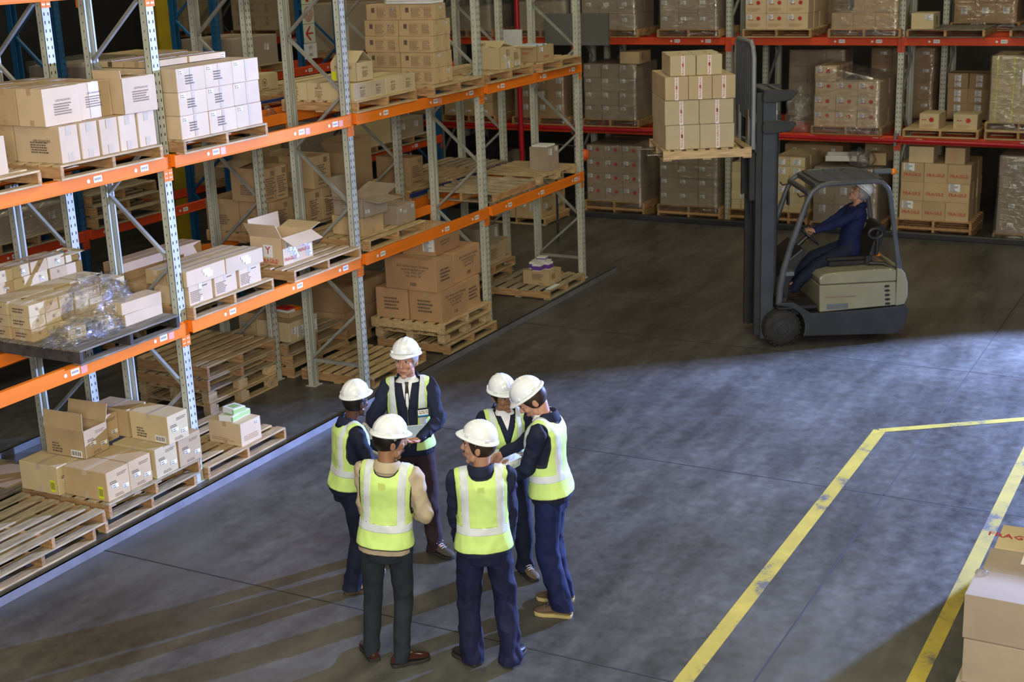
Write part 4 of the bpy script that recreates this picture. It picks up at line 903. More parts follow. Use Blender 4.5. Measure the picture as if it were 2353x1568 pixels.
# second level
pallet((2.92, 0.18, Z2), 'pallet on the rear rack second level with two stamped tan cartons', 1.2, 1.0, frame=FB, swap=True)
for i, (x, w) in enumerate(((3.42 - 0.5, 0.48), (3.47, 0.46))):
    carton((x, 0.42 + 0.06 * i, Z2 + H), (w, 0.42, 0.185), 'tan carton with round black stamp, %s of two on the rear rack' % ('left', 'right')[i], R((-2, 3)[i]), 'kraft_pale', None, 'x', marks=[('F', 0.4, 0.5, 'ring', 0.045), ('F', 0.5, 0.12, 'lines', 0.2, 0.02, 1, 'ink', 2)], frame=FB)
heap((3.02, 1.20, Z2 - 0.28), (0.22, 0.16, 0.30), 'strip of torn clear film hanging below the stamped cartons', 'film_loose', 41, name='plastic_film')
m = MB(); m.box(2.4, 1.19, Z2 + 0.07, 4.6, 1.225, Z2 + 0.10); tag(m.build('stop_bar', 'blue_bar', bevel=0.004), 'dark blue stop bar behind the stamped cartons on the second level', 'bar')
m = MB(); m.box(5.74, 1.13, Z1 + 0.05, 8.47, 1.17, Z1 + 0.10); tag(m.build('stop_bar', 'blue_bar', bevel=0.004), 'dark blue stop bar along the rear edge of the first level end bay', 'bar')
pallet((5.75, 0.0, Z2), 'wide pallet on the rear rack second level behind the dented cartons', 1.2, 1.0, frame=FB)
pallet((4.35, 0.05, Z2), 'pallet on the rear rack second level behind the carton tower', 1.2, 1.0, frame=FB)
for i, (x, w, h) in enumerate(((-2.3, 0.6, 0.40), (-1.5, 0.5, 0.36), (0.9, 0.55, 0.35), (-0.5, 0.55, 0.3))):
    pass
# ================================================================== BLUE RACK ACROSS THE NEXT AISLE
for k in range(3):
    pallet((2.95 + 0.03 * (k % 2), -0.12 + 0.03 * k, Z1 + k * 0.14), 'empty pallet, %s of three stacked on the blue rack first level' % LAY[3][k], 1.18, 1.0, deck='wood_grey', frame=FC, h=0.138, group='empty pallets on the blue rack')
for k in range(5):
    pallet((3.0 + 0.03 * (k % 2), -0.1, k * 0.141), 'empty pallet, %s of five stacked on the floor under the blue rack' % LAY[5][k], 1.18, 1.0, deck='wood_grey', frame=FC, h=0.138, group='empty pallets under the blue rack')
for k in range(6):
    pallet((4.3, -0.1 + 0.02 * (k % 2), k * 0.141), 'empty pallet, %s of six stacked beside the yellow column' % LAY[6][k], 1.18, 1.0, deck='wood_grey', frame=FC, h=0.138, group='empty pallets beside the yellow column')
for i, (x, z, w, h, mt) in enumerate([(0.2, Z1, 1.1, 0.34, 'kraft_dark'), (1.5, Z1, 1.1, 0.30, 'kraft_grey'), (0.3, Z2, 0.60, 0.34, 'kraft_dark'), (3.1, Z2, 0.9, 0.30, 'kraft_grey'), (4.3, Z2, 0.7, 0.34, 'kraft'), (5.9, Z2, 1.0, 0.4, 'kraft_grey'), (7.1, Z1, 1.0, 0.5, 'kraft_grey'), (5.9, Z1, 0.9, 0.45, 'kraft'), (8.7, Z1, 1.0, 0.4, 'kraft_pale'), (9.8, Z1, 0.9, 0.3, 'kraft_grey'), (8.7, Z2, 1.2, 0.7, 'kraft_grey')]):
    pallet((x - 0.05, -0.1, z), 'pallet under the %s carton on the blue rack, %s level' % (ORD[i], 'first' if z == Z1 else 'second'), max(1.1, w + .1), 1.0, deck='wood_grey', frame=FC)
    carton((x, -0.05, z + H), (w, 0.9, h), 'bulky dim carton on the blue rack, %s level, %s from left overall' % ('first' if z == Z1 else 'second', ORD[i]), 0, mt, 'bulky cartons on the blue rack', 'x', marks=[('F', 0.3, 0.6, 'lab', 0.10, 0.09), ('F', 0.75, 0.6, 'lab', 0.10, 0.09)] if i % 2 else [], frame=FC)
    if i in (1, 2, 3, 6): wrap((x - 0.01, -0.06, z + H), (w + 0.02, 0.92, h + 0.06), 'loose film over the %s bulky carton of the blue rack' % ORD[i], 'film_loose', frame=FC, seed=i, amp=0.04)
# upper cartons beyond the blue rack (right hand bays, second level of the far rack seen between the posts)
# yellow building column
m = MB()
X0, Y0 = 7.37, 6.66
m.box(X0 - 0.02 - 0.16, Y0 - 0.17, 0.01, X0 + 0.16, Y0 - 0.15, 8.6); m.box(X0 - 0.18, Y0 + 0.15, 0.01, X0 + 0.16, Y0 + 0.17, 8.6); m.box(X0 - 0.02, Y0 - 0.15, 0.01, X0, Y0 + 0.15, 8.6); m.box(X0 - 0.3, Y0 - 0.3, 0, X0 + 0.3, Y0 + 0.3, 0.02)
yc = m.build('steel_column', 'yellow_steel'); tag(yc, 'yellow painted steel building column behind the blue rack', 'column')
# fire point signs on the blue post
def sign_board(pts, label):
    rt = empty('wall_sign', (7.70, 4.03, 3.22)); tag(rt, label, 'sign')
    m = MB(); m.box(-0.15, -0.004, 0.0, 0.15, 0.004, 0.22); m.build('white_notice', 'label', rt)
    link('lettering', text_mesh('BE1\n\nBE2', 'ink', bold=0.01), rt, Matrix.Translation((0, -0.006, 0.11)) @ Matrix.Rotation(math.pi / 2, 4, 'X') @ Matrix.Scale(0.055, 4))
    for k in range(3):
        z = 0.23 + k * 0.28
        m = MB(); m.box(-0.135, -0.004, z, 0.135, 0.004, z + 0.272); pl = m.build('sign_panel', 'sign_glow', rt)
        s = MB()
        if k == 0:   # arrow pointing left
            s.box(-0.06, -0.0065, z + 0.125, 0.09, -0.0045, z + 0.15)
            for sg in (1, -1): s.bar((-0.085, -0.0055, z + 0.137), (0.02, -0.0055, z + 0.137 + sg * 0.10), 0.034, 0.002, up=(0, 1, 0))
        elif k == 1:  # hose reel rings
            for r_ in (0.035, 0.06, 0.085, 0.11):
                for q in range(28):
                    t0, t1 = q * math.pi / 14, (q + 1) * math.pi / 14
                    s.quad(*[(rr * math.cos(t), -0.006, z + 0.136 + rr * math.sin(t)) for rr, t in ((r_, t0), (r_, t1), (r_ - 0.011, t1), (r_ - 0.011, t0))])
        else: s.box(-0.04, -0.0065, z + 0.03, 0.03, -0.0045, z + 0.22)
        s.build('symbol', 'red_ink', pl, recalc=False)
    return rt
sign_board(None, 'vertical fire hose sign with red arrow and rings on a blue post')
# chevron board (red and white) and yellow base, seen between the posts
rt = empty('hazard_board', (11.71, 5.06, 0)); tag(rt, 'red and white diagonal striped hazard board between the racks', 'sign')
m = MB(); m.box(-0.18, 0, 0.75, 0.18, 0.02, 2.55); m.build('board', 'label', rt)
m = MB()
for k in range(9): z = 0.78 + k * 0.2; m.quad((-0.18, -0.002, z), (0.18, -0.002, z + 0.16), (0.18, -0.002, z + 0.26), (-0.18, -0.002, z + 0.10))
m.build('stripes', 'red_ink', rt, recalc=False)
m = MB(); m.box(-0.26, -0.03, 0, -0.19, 0.05, 2.6); m.box(-0.28, -0.06, 0, 0.2, 0.25, 0.05); m.build('yellow_stand', 'yellow_steel', rt)
# ================================================================== SPRINKLER PIPES
m = MB(); m.tube([(12.82, 10.5, 1.56), (12.82, 4.9, 1.545), (12.82, 0.0, 1.535), (12.82, -9.0, 1.50)], 0.032, 12)
sp = m.build('sprinkler_pipe', 'red_pipe'); tag(sp, 'long horizontal red sprinkler pipe running along the far rack', 'pipe')
for y in (-3.43, -0.6, 2.24, 5.08):
    m = MB(); m.box(12.80, y - 0.02, 1.44, 12.86, y + 0.02, 1.64); m.box(12.83, y - 0.03, 1.60, 12.96, y + 0.03, 1.63); m.build('clamp', 'steel', sp)
m = MB(); m.tube([(12.3, 3.0, 0.62), (12.3, 3.0, 8.5)], 0.045, 12); m.tube([(12.3, 3.0, 0.62), (12.3, 3.0, 0.0)], 0.05, 12)
tag(m.build('riser_pipe', 'red_pipe'), 'vertical red riser pipe in front of the far rack', 'pipe')
m = MB(); m.box(12.10, 2.82, 3.03, 12.13, 3.22, 3.31); tag(m.build('notice_board', 'label', bevel=0.003), 'blank white notice beside the vertical red pipe', 'sign')
m = MB(); m.box(12.45, 1.35, 3.02, 12.50, 2.55, 3.55); tag(m.build('grey_panel', 'grey_sheet'), 'large grey panel standing on the far rack behind the last front post', 'panel')
# two orange floats on a dark bar
rt = empty('signal_floats', (10.6, 1.05, 0)); tag(rt, 'orange balls on a dark horizontal bar behind the end post', 'marker buoys')
m = MB(); m.tube([(0, 0.42, 0.0), (0, 0.42, 1.62)], 0.02); m.tube([(0, -0.10, 1.58), (0, 0.55, 1.62)], 0.014); m.build('dark_stand', 'dark_paint', rt)
for y, r in ((-0.08, 0.10), (0.46, 0.075)):
    m = MB(); m.ell((-0.02, y, 1.40 + 0.06), (r, r, r)); m.build('orange_ball', 'orange_ball', rt)
# ================================================================== GOODS ON THE FAR END RACK (local x = to the right in the photograph, local y = deeper)
wl = lambda u=0.2, v=0.72: [('F', u, v, 'lab', 0.09, 0.06)]
dots = lambda ix, iy, iz: [('F', 0.18, 0.76, 'lab', 0.09, 0.075), ('F', 0.62, 0.68, 'dot', 0.033), ('F', 0.32, 0.60, 'lines', 0.11, 0.03, 1, 'red_ink', 3), ('F', 0.45, 0.25, 'lines', 0.24, 0.06, 3, 'kraft_red', 3)]
def load(x0, z, n, size, what, on, mat, marks, w=1.15, wr='film_tight', wl_=None, lift=0, deck='wood_y', F=FD, npal=1, seed=1, skip=None, slope=0.0, pal=True, flare=0.02, tape=None, rzj=0.4, extra=0.0, alt=None, reach=1.0, y0=-0.12):
    hh = 0.135
    if pal:
        for k in range(npal):
            pallet((x0 - 0.05, y0, z + k * 0.136), 'pallet%s under the %ss, %s' % (('', ' (upper)', '')[k] if npal > 1 else '', what, on), n[0] * size[0] + 0.12, reach, deck=deck, h=hh, side='wood_y', frame=F)
    zz = z + hh * npal
    stack((x0, y0 + 0.03, zz), n, size, what, on, what + 's ' + on, F, mat, marks=marks, tape=tape, skip=skip, rzj=rzj, open_side='R', alt=alt, gap=0.004)
    if wr:
        h = n[2] * (size[2] + 0.002) + 0.01 + extra
        wrap((x0 - 0.004, y0 + 0.026, zz - 0.10), (n[0] * (size[0] + 0.004) + 0.008, n[1] * (size[1] + 0.004) + 0.008, h + 0.10), 'clear stretch film round the %ss, %s' % (what, on), wr, frame=F, seed=seed, slope=slope, flare=flare)
# --- bay left of the post beside the load (y -0.6 .. 2.24) and further left
load(-2.0, 0.0, (3, 3, 4), (0.345, 0.31, 0.245), 'red dotted carton', 'floor, just right of front rack', 'kraft_grey', dots, npal=2, seed=11)
load(-0.60, 0.0, (3, 3, 4), (0.348, 0.31, 0.235), 'grey wrapped carton', 'floor, below the raised load', 'kraft_grey', wl(), seed=12, npal=2)
load(-2.02, 1.584, (3, 3, 4), (0.325, 0.31, 0.235), 'grey labelled carton', 'first level, left of raised load', 'kraft_grey', wl(0.25, 0.78), seed=13)
carton((-1.33, -0.09, 1.584 + 0.137 + 4 * 0.237 + 0.004), (0.36, 0.5, 0.20), 'single plain carton on top of the grey labelled cartons, first level', 0, 'kraft', None, 'x', marks=[('R', 0.25, 0.5, 'lab', 0.06, 0.10, 'ink_soft', None)], frame=FD)
load(-2.03, 3.12, (3, 2, 4), (0.33, 0.4, 0.26), 'dim wrapped carton', 'second level, behind last front post', 'kraft_grey', wl(0.4, 0.6), seed=14)
load(-0.58, 3.12, (3, 2, 4), (0.335, 0.4, 0.26), 'wrapped labelled carton', 'second level, above the raised load', 'kraft_grey', wl(0.25, 0.65), seed=15)
load(-3.42, 1.584, (3, 2, 4), (0.33, 0.4, 0.24), 'brown coded carton', 'first level, behind the last bay', 'kraft_dark', [('F', 0.7, 0.7, 'lab', 0.09, 0.10)], seed=16)
load(-3.35, 3.12, (3, 2, 2), (0.33, 0.4, 0.24), 'low wrapped carton', 'second level, behind the red riser', 'kraft_grey', [], seed=17, wr='film_loose', extra=0.12)
load(-4.9, 1.584, (3, 2, 2), (0.34, 0.4, 0.23), 'paired carton', 'first level, left of the red riser', 'kraft', [('F', 0.5, 0.3, 'lab', 0.12, 0.05)], seed=18, wr=None)
load(-4.85, 3.12, (3, 2, 2), (0.33, 0.4, 0.2), 'silvery wrapped carton', 'second level, beyond the carton tower', 'kraft_grey', [], seed=19, wr='film_loose', extra=0.15)
load(-6.3, 3.12, (3, 2, 3), (0.34, 0.4, 0.26), 'white square labelled carton', 'second level, behind the gabled carton', 'kraft', [('F', 0.5, 0.5, 'lab', 0.13, 0.13)], seed=20)
load(-7.75, 3.12, (3, 2, 3), (0.34, 0.4, 0.26), 'plain brown carton', 'second level, right of the fire sign', 'kraft_dark', [('F', 0.5, 0.6, 'ring', 0.04)], seed=21, wr=None)
load(-9.72, 3.12, (3, 2, 3), (0.345, 0.4, 0.25), 'stamped pinkish carton', 'second level, left of fire sign', 'kraft_pink', [('F', 0.5, 0.55, 'ring', 0.045), ('F', 0.5, 0.9, 'tape', 0.05, 0.05)], seed=22, wr=None)
load(-12.0, 3.12, (3, 2, 3), (0.34, 0.4, 0.25), 'labelled tan carton', 'second level, beside the yellow column', 'kraft_pale', [('F', 0.5, 0.5, 'lab', 0.12, 0.12)], seed=23, wr=None, F=FD)
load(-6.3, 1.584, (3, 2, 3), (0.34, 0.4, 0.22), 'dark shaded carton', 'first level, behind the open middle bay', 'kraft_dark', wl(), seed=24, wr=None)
# rolls of black film between the racks
for i, (x, z) in enumerate(((-4.55, 1.12), (-3.95, 1.10), (-4.25, 0.86))):
    m = MB(); m.tube([(0, -0.1, 0), (0, 0.7, 0)], 0.16, 24); m.tube([(0, -0.105, 0), (0, -0.1, 0)], 0.05, 16)
    p = m.build('film_roll', 'black_film'); p.matrix_world = FD @ Matrix.Translation((x - 0.05, 0, z)); tag(p, 'shiny black film roll, %s of three under the red pipe' % ('left', 'right', 'lowest')[i], 'roll', 'black film rolls')
m = MB(); m.box(-4.9, -0.1, 0.0, -3.65, 0.7, 0.69); m.box(-4.9, 0.60, 0.69, -3.65, 0.7, 1.0)
p = m.build('roll_crate', 'brown_board', bevel=0.01); p.matrix_world = FD; tag(p, 'dark box holding the black film rolls, far rack floor level', 'crate')
# stack of labelled cartons on the floor in front of the far rack
pallet((-3.42 - 0.0, -1.24, 0.0), 'pallet on the floor in front of the far rack, left part', 1.15, 1.0, frame=FD, deck='wood', side='wood_y')
stack((-3.40, -1.20, 0.128), (2, 2, 3), (0.52, 0.45, 0.26), 'carton with white sheets', 'free standing before the far rack', 'cartons with white sheets', FD, 'kraft', marks=[('F', 0.7, 0.65, 'lab', 0.16, 0.14), ('F', 0.3, 0.8, 'lab', 0.10, 0.06)], lmarks=[('R', 0.3, 0.7, 'lab', 0.14, 0.12), ('R', 0.6, 0.4, 'txt', 'PURE', 0.09, 'ink')], tape='x', open_side='R')
# --- bay behind the forklift (-3.43 .. -0.6)
F3 = [('F', 0.72, 0.5, 'lab', 0.16, 0.11)]
load(0.70, 0.0, (2, 3, 5), (0.34, 0.31, 0.155), 'pale labelled carton', 'floor, left of the mast', 'kraft_pale', lambda ix, iy, iz: F3 if iz % 2 else [('F', 0.5, 0.5, 'tape', 0.04, 0.14)], npal=2, wr=None, deck='wood_y')
load(1.44, 0.0, (2, 3, 6), (0.26, 0.31, 0.15), 'pale yellow carton', 'floor, seen right of the mast', 'kraft_pale', lambda ix, iy, iz: [('F', 0.5, 0.5, 'lab', 0.12, 0.09)] if iz in (2, 4, 5) else [], npal=2, wr=None)
load(2.12, 0.0, (3, 3, 3), (0.345, 0.31, 0.30), 'tall wrapped carton', 'floor, behind the driver', 'kraft_grey', [('F', 0.45, 0.75, 'lab', 0.10, 0.12)], seed=31, npal=1)
open_carton((2.28, -0.02, 1.13), (0.50, 0.42, 0.09), 'white cardboard tray tilted on the stack behind the forklift', 0.2, 'white_dull', None, flaps=(None,) * 4, frame=FD)
heap((2.85, 0.1, 1.07), (0.42, 0.34, 0.26), 'whitish plastic bag on the stack above the forklift guard', 'film_loose', 51, frame=FD)
carton((2.95, 0.2, 1.06), (0.26, 0.26, 0.20), 'small open kraft carton on the stack behind the forklift guard', 0.1, 'kraft', None, None, frame=FD)
load(2.10, 1.584, (3, 3, 4), (0.345, 0.31, 0.235), 'filmed red dot carton', 'first level, right of the mast', 'kraft_pink', dots, seed=32, skip=lambda ix, iy, iz: iz == 3 and ix > 0, slope=0.22, wr='film', flare=0.06, extra=0.02)
heap((1.78, 0.15, 1.584), (0.42, 0.5, 0.66), 'bulging bag of clear plastic on the first level beside the mast', 'film_loose', 52, frame=FD)
load(0.92, 3.12, (3, 3, 3), (0.345, 0.31, 0.245), 'red dotted pink carton', 'second level, above the mast', 'kraft_pink', dots, seed=33, wr=None, deck='wood')
load(2.34, 3.12, (3, 2, 2), (0.345, 0.4, 0.245), 'film covered carton', 'second level, right of mast', 'kraft', [], seed=34, wr='film', extra=0.06, skip=lambda ix, iy, iz: iz == 1 and ix == 0)
# --- right hand bay (-6.27 .. -3.43)
fr = lambda ix, iy, iz: [('F', 0.5, 0.38, 'txt', 'FRAGILE', 0.075, 'red_ink')] + ([('F', 0.35, 0.78, 'lab', 0.17, 0.12)] if (ix, iz) in ((0, 0), (0, 2), (2, 1)) else [])
load(3.53, 0.0, (3, 3, 3), (0.355, 0.31, 0.30), 'brown FRAGILE carton', 'floor, right of the forklift', 'kraft', fr, npal=2, wr=None, rzj=1.5, alt=lambda ix, iy, iz: 'kraft')
carton((3.64, -0.08, 0.272 + 0.908), (0.38, 0.38, 0.25), 'plain kraft carton on top of the brown FRAGILE cartons, left', R(1), 'kraft_pale', None, 'x', frame=FD)
carton((4.20, -0.08, 0.272 + 0.908), (0.30, 0.38, 0.25), 'kraft carton with red print band on top of FRAGILE cartons, right', R(-1), 'kraft', None, 'x', marks=[('F', 0.45, 0.5, 'lab', 0.07, 0.2, 'kraft_red', None)], frame=FD)
load(5.03, 0.0, (2, 3, 4), (0.42, 0.31, 0.30), 'film wrapped grey carton', 'floor at the right edge', 'kraft_grey', [('F', 0.5, 0.45, 'lab', 0.09, 0.06)], seed=35, wr='film', flare=0.05)
pallet((3.53, -0.12, 1.584), 'long pallet with two red dot cartons, first level right', 1.16, 1.0, frame=FD, solid=True)
for i, (x, w) in enumerate(((3.76, 0.30), (4.28, 0.36))):
    carton((x, -0.0, 1.584 + H), (w, 0.45, 0.235), 'tan carton with red dot logo, %s of two on the first level right' % ('left', 'right')[i], R((-2, 1)[i]), 'kraft_pale', None, 'x', marks=[('F', 0.62, 0.6, 'dot', 0.038), ('F', 0.3, 0.6, 'lines', 0.11, 0.03, 1, 'red_ink', 3), ('F', 0.45, 0.2, 'lines', 0.22, 0.06, 3, 'kraft_red', 3)], frame=FD)
load(4.82, 1.584, (2, 2, 3), (0.44, 0.42, 0.33), 'yellow strapped wrapped carton', 'first level right edge', 'kraft_pale', [('F', 0.2, 0.5, 'lab', 0.015, 0.32, 'yellow_label', None), ('F', 0.75, 0.5, 'lab', 0.015, 0.32, 'yellow_label', None)], npal=2, seed=36, wr='film', deck='wood')
m = MB(); m.box(0, 0, 0, 0.24, 0.004, 0.24); p = m.build('paper_sheet', 'paper'); p.matrix_world = FD @ Matrix.Translation((5.28, -0.14, 2.42)); tag(p, 'large white sheet taped on the wrapped cartons at the right edge', 'paper')
pallet((3.52, -0.12, 3.12), 'pallet with one kraft carton, second level right', 1.18, 1.0, frame=FD, solid=True, deck='wood_dirty')
carton((3.58, -0.06, 3.12 + H), (0.34, 0.42, 0.24), 'kraft carton with white label alone on the second level right pallet', R(-1), 'kraft_pale', None, 'x', marks=[('F', 0.8, 0.75, 'lab', 0.11, 0.08), ('R', 0.5, 0.5, 'lab', 0.06, 0.12, 'ink', None)], frame=FD)
pallet((5.05, -0.12, 3.12), 'empty pallet at the right edge of the second level', 1.18, 1.0, frame=FD, solid=True, deck='wood_dirty')
# ================================================================== GOODS DEEP IN THE DARK (rack behind the far rack)
def deep(x0, z, n, size, what, on, mat, marks, wr='film_tight', seed=1):
    load(x0, z, n, size, what, on, mat, marks, F=FE, wr=wr, seed=seed)
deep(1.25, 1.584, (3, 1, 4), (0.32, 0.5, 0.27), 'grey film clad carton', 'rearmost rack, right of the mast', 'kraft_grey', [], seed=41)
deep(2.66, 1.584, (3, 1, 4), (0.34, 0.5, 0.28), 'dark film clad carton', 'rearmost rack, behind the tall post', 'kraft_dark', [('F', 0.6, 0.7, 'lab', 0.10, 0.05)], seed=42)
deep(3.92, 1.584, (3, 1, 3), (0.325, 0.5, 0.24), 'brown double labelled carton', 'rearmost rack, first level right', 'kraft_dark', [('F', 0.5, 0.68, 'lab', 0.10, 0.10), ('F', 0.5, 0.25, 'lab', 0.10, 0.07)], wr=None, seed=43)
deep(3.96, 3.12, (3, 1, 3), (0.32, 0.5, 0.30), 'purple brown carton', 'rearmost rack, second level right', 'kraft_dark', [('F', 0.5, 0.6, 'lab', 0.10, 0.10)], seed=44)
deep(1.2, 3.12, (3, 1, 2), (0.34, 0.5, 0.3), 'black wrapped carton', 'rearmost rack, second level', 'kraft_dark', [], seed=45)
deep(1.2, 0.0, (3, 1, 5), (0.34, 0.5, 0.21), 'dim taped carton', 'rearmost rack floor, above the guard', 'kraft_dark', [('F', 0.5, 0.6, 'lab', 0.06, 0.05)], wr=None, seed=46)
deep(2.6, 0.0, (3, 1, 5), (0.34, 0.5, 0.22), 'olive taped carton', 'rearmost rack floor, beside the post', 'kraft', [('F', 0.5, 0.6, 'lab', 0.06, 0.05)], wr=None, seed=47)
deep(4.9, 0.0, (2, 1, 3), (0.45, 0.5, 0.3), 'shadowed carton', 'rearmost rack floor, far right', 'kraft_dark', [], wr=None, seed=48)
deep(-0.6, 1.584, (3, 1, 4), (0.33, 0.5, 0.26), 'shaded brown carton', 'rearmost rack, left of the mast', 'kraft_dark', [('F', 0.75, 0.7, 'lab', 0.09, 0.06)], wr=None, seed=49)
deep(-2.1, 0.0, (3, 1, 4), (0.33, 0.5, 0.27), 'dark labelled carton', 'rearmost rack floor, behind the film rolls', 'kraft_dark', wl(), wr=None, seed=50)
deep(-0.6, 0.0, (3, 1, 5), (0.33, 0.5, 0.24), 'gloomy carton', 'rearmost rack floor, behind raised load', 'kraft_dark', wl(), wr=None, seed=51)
# ================================================================== CARTONS AT THE LOWER RIGHT CORNER
def pile(loc, dims, label, rz=0, mat='kraft_grey', **kw): return carton(loc, dims, label, R(rz), mat, 'cartons at the lower right corner', None, frame=None, **kw)
pallet((-1.5, -8.5, 0.0), 'pallet under the cartons at the lower right corner', 1.25, 1.2, deck='wood', side='wood_y')
for k in range(3):
    pile((-1.48 + (-0.03, 0, 0.0)[k], -7.97 + (0.02, -0.01, 0)[k], 0.128 + k * 0.292), (0.385, 0.69, 0.288), 'grey brown carton at the lower right corner, %s of the nearest column' % ('bottom', 'middle', 'top')[k], (1, 0, -0.5)[k])
pile((-1.075, -7.98, 0.128), (0.36, 0.68, 0.56), 'grey brown carton, lower one of the second column at the lower right corner')
pile((-1.075, -7.97, 0.69), (0.335, 0.66, 0.31), 'pale patched carton just behind the nearest top carton, lower right corner', 1, marks=[('T', 0.75, 0.5, 'lab', 0.2, 0.25, 'white_tape', None)])  # pale rectangle on part of the carton top
pile((-0.72, -8.0, 0.128), (0.40, 0.70, 0.56), 'grey brown carton, lower one of the third column at the lower right corner')
pile((-0.72, -7.98, 0.69), (0.38, 0.66, 0.31), 'farthest tape sealed carton of the lower right group, printed red on top', 1, mat='kraft_pale', marks=[('T', 0.5, 0.45, 'tape', 0.36, 0.05), ('T', 0.5, 0.85, 'txt', 'FRAGILE', 0.09, 'red_ink', -1.57)])
heap((-1.14, -7.32, 0.985), (0.10, 0.08, 0.03), 'loose curl of clear tape on the nearest top carton, lower right', 'film_loose', 61)
def crate(loc, mat, label):
    m = MB(); w, d, h, t = 0.6, 0.4, 0.2, 0.012
    m.box(0, 0, 0, w, d, t); m.box(0, 0, 0, w, t, h); m.box(0, d - t, 0, w, d, h); m.box(0, 0, 0, t, d, h); m.box(w - t, 0, 0, w, d, h)
    m.box(-0.012, -0.012, h - 0.03, w + 0.012, 0, h); m.box(-0.012, d, h - 0.03, w + 0.012, d + 0.012, h); m.box(-0.012, 0, h - 0.03, 0, d, h); m.box(w, 0, h - 0.03, w + 0.012, d, h)
    o = m.build('plastic_crate', mat, bevel=0.004); o.location = loc; tag(o, label, 'crate', 'stacked plastic crates'); return o
cr = []
for k in range(4): cr.append(crate((-0.05, -7.83 + 0.0, 0.0 + k * 0.215), 'crate_red' if k < 4 else 'grey_plastic', 'red plastic crate, %s of the stack at the right edge' % ('bottom', 'second', 'third', 'uppermost red')[k]))
crate((-0.06, -7.82, 0.86), 'grey_plastic', 'grey open plastic crate on top of the red crates at the right edge')

# tall stack just beyond the right edge; its shadow falls across the floor line
pallet((3.15, -9.1, 0.0), 'pallet under the tall stack beyond the right edge', 1.1, 1.1)
for iz in range(5):
    for ix in range(2):
        carton((3.2 + ix * 0.505, -9.02, 0.127 + iz * 0.402), (0.50, 1.0, 0.40), 'plain carton in the tall stack beyond the right edge, %s layer, %s' % (LAY[5][iz], CLM[2][ix]), 0, 'kraft_grey', 'tall stack beyond the right edge', 'x')
# ================================================================== FORKLIFT (local x = forward, y = left side nearest the camera)
FA = math.atan2(0.848, -0.53)
fl = empty('forklift', (6.644, -3.455, 0), FA)
tag(fl, 'cream and black electric forklift with raised mast carrying a pallet of cartons', 'forklift')
def part(m, name, mat, parent=fl, **kw): return m.build(name, mat, parent, **kw)
# wheels
def wheel(x, y, r, w, name='wheel'):
    m = MB(); n = 40
    prof = [(-w / 2, r * 0.45), (-w / 2, r * 0.60), (-w / 2 + 0.006, r * 0.86), (-w / 2 + 0.028, r * 0.985), (-w * 0.2, r), (w * 0.2, r), (w / 2 - 0.028, r * 0.985), (w / 2 - 0.006, r * 0.86), (w / 2, r * 0.60), (w / 2, r * 0.45)]
    rings = [[(x + q * math.cos(2 * math.pi * j / n), y + a, r + q * math.sin(2 * math.pi * j / n)) for j in range(n)] for a, q in prof]
    m.loft(rings, 0)
    for j in range(22):   # tread lugs
        t = 2 * math.pi * j / 22; c = Vector((x + math.cos(t) * (r - 0.006), y, r + math.sin(t) * (r - 0.006)))
        for sg in (-1, 1):
            M = Matrix.Translation(c + Vector((0, sg * w * 0.27, 0))) @ Matrix.Rotation(-t, 4, 'Y')
            m.cb((0, 0, 0), (0.014, w * 0.36, 0.034), 0, M)
    wo = part(m, name, 'black_rubber')
    for sg in (1, -1):
        h = MB(); h.cyl((x, y + sg * (w / 2 - 0.012), r), (x, y + sg * (w / 2 + 0.004), r), r * 0.47, 28); h.cyl((x, y + sg * w / 2, r), (x, y + sg * (w / 2 + 0.012), r), r * 0.36, 28, r2=r * 0.30)
        for k in range(5):
            t = k * 2 * math.pi / 5; h.cyl((x + math.cos(t) * r * 0.2, y + sg * w / 2, r + math.sin(t) * r * .2), (x + math.cos(t) * r * 0.2, y + sg * (w / 2 + 0.02), r + math.sin(t) * r * .2), 0.012, 8)
        h.build('hub', 'dark_paint', wo)
wheel(0, 0.415, 0.225, 0.17); wheel(0, -0.415, 0.225, 0.17); wheel(-1.18, 0.09, 0.17, 0.13); wheel(-1.18, -0.09, 0.17, 0.13)
# lower chassis with wheel arch (outline in x,z extruded over y)
arch = [(-0.26 + 0.0, 0.10)] + [(0.275 * math.cos(t), 0.225 + 0.275 * math.sin(t)) for t in [R(a) for a in range(205, 84, -10)]]
arch = [(0.275 * math.cos(R(a)), 0.225 + 0.275 * math.sin(R(a))) for a in range(204, 88, -8)]
out = [(-1.40, 0.085), (-0.30, 0.115)] + arch + [(0.06, 0.515), (0.06, 0.545), (-0.12, 0.545), (-0.24, 0.47), (-0.34, 0.40), (-1.0, 0.41), (-1.50, 0.44), (-1.53, 0.36), (-1.48, 0.16)]
m = MB()
m.prism(out, 0.30, 0.50, axis=1); part(m, 'wheel_guard_skirt', 'dark_paint', bevel=0.012, seg=2)
m = MB(); m.prism(out, -0.50, -0.30, axis=1); part(m, 'wheel_guard_skirt', 'dark_paint', bevel=0.012, seg=2)
m = MB(); m.prism([(-1.46, 0.10), (-0.34, 0.12), (-0.30, 0.33), (0.10, 0.33), (0.10, 0.45), (-0.36, 0.45), (-1.46, 0.45)], -0.31, 0.31, axis=1)
part(m, 'chassis', 'dark_plastic', bevel=0.01)
m = MB(); m.box(-0.43, -0.48, 0.45, 0.06, 0.48, 0.49); m.box(-0.06, -0.46, 0.49, 0.06, 0.46, 0.60)
part(m, 'floor_plate', 'dark_plastic', bevel=0.01)
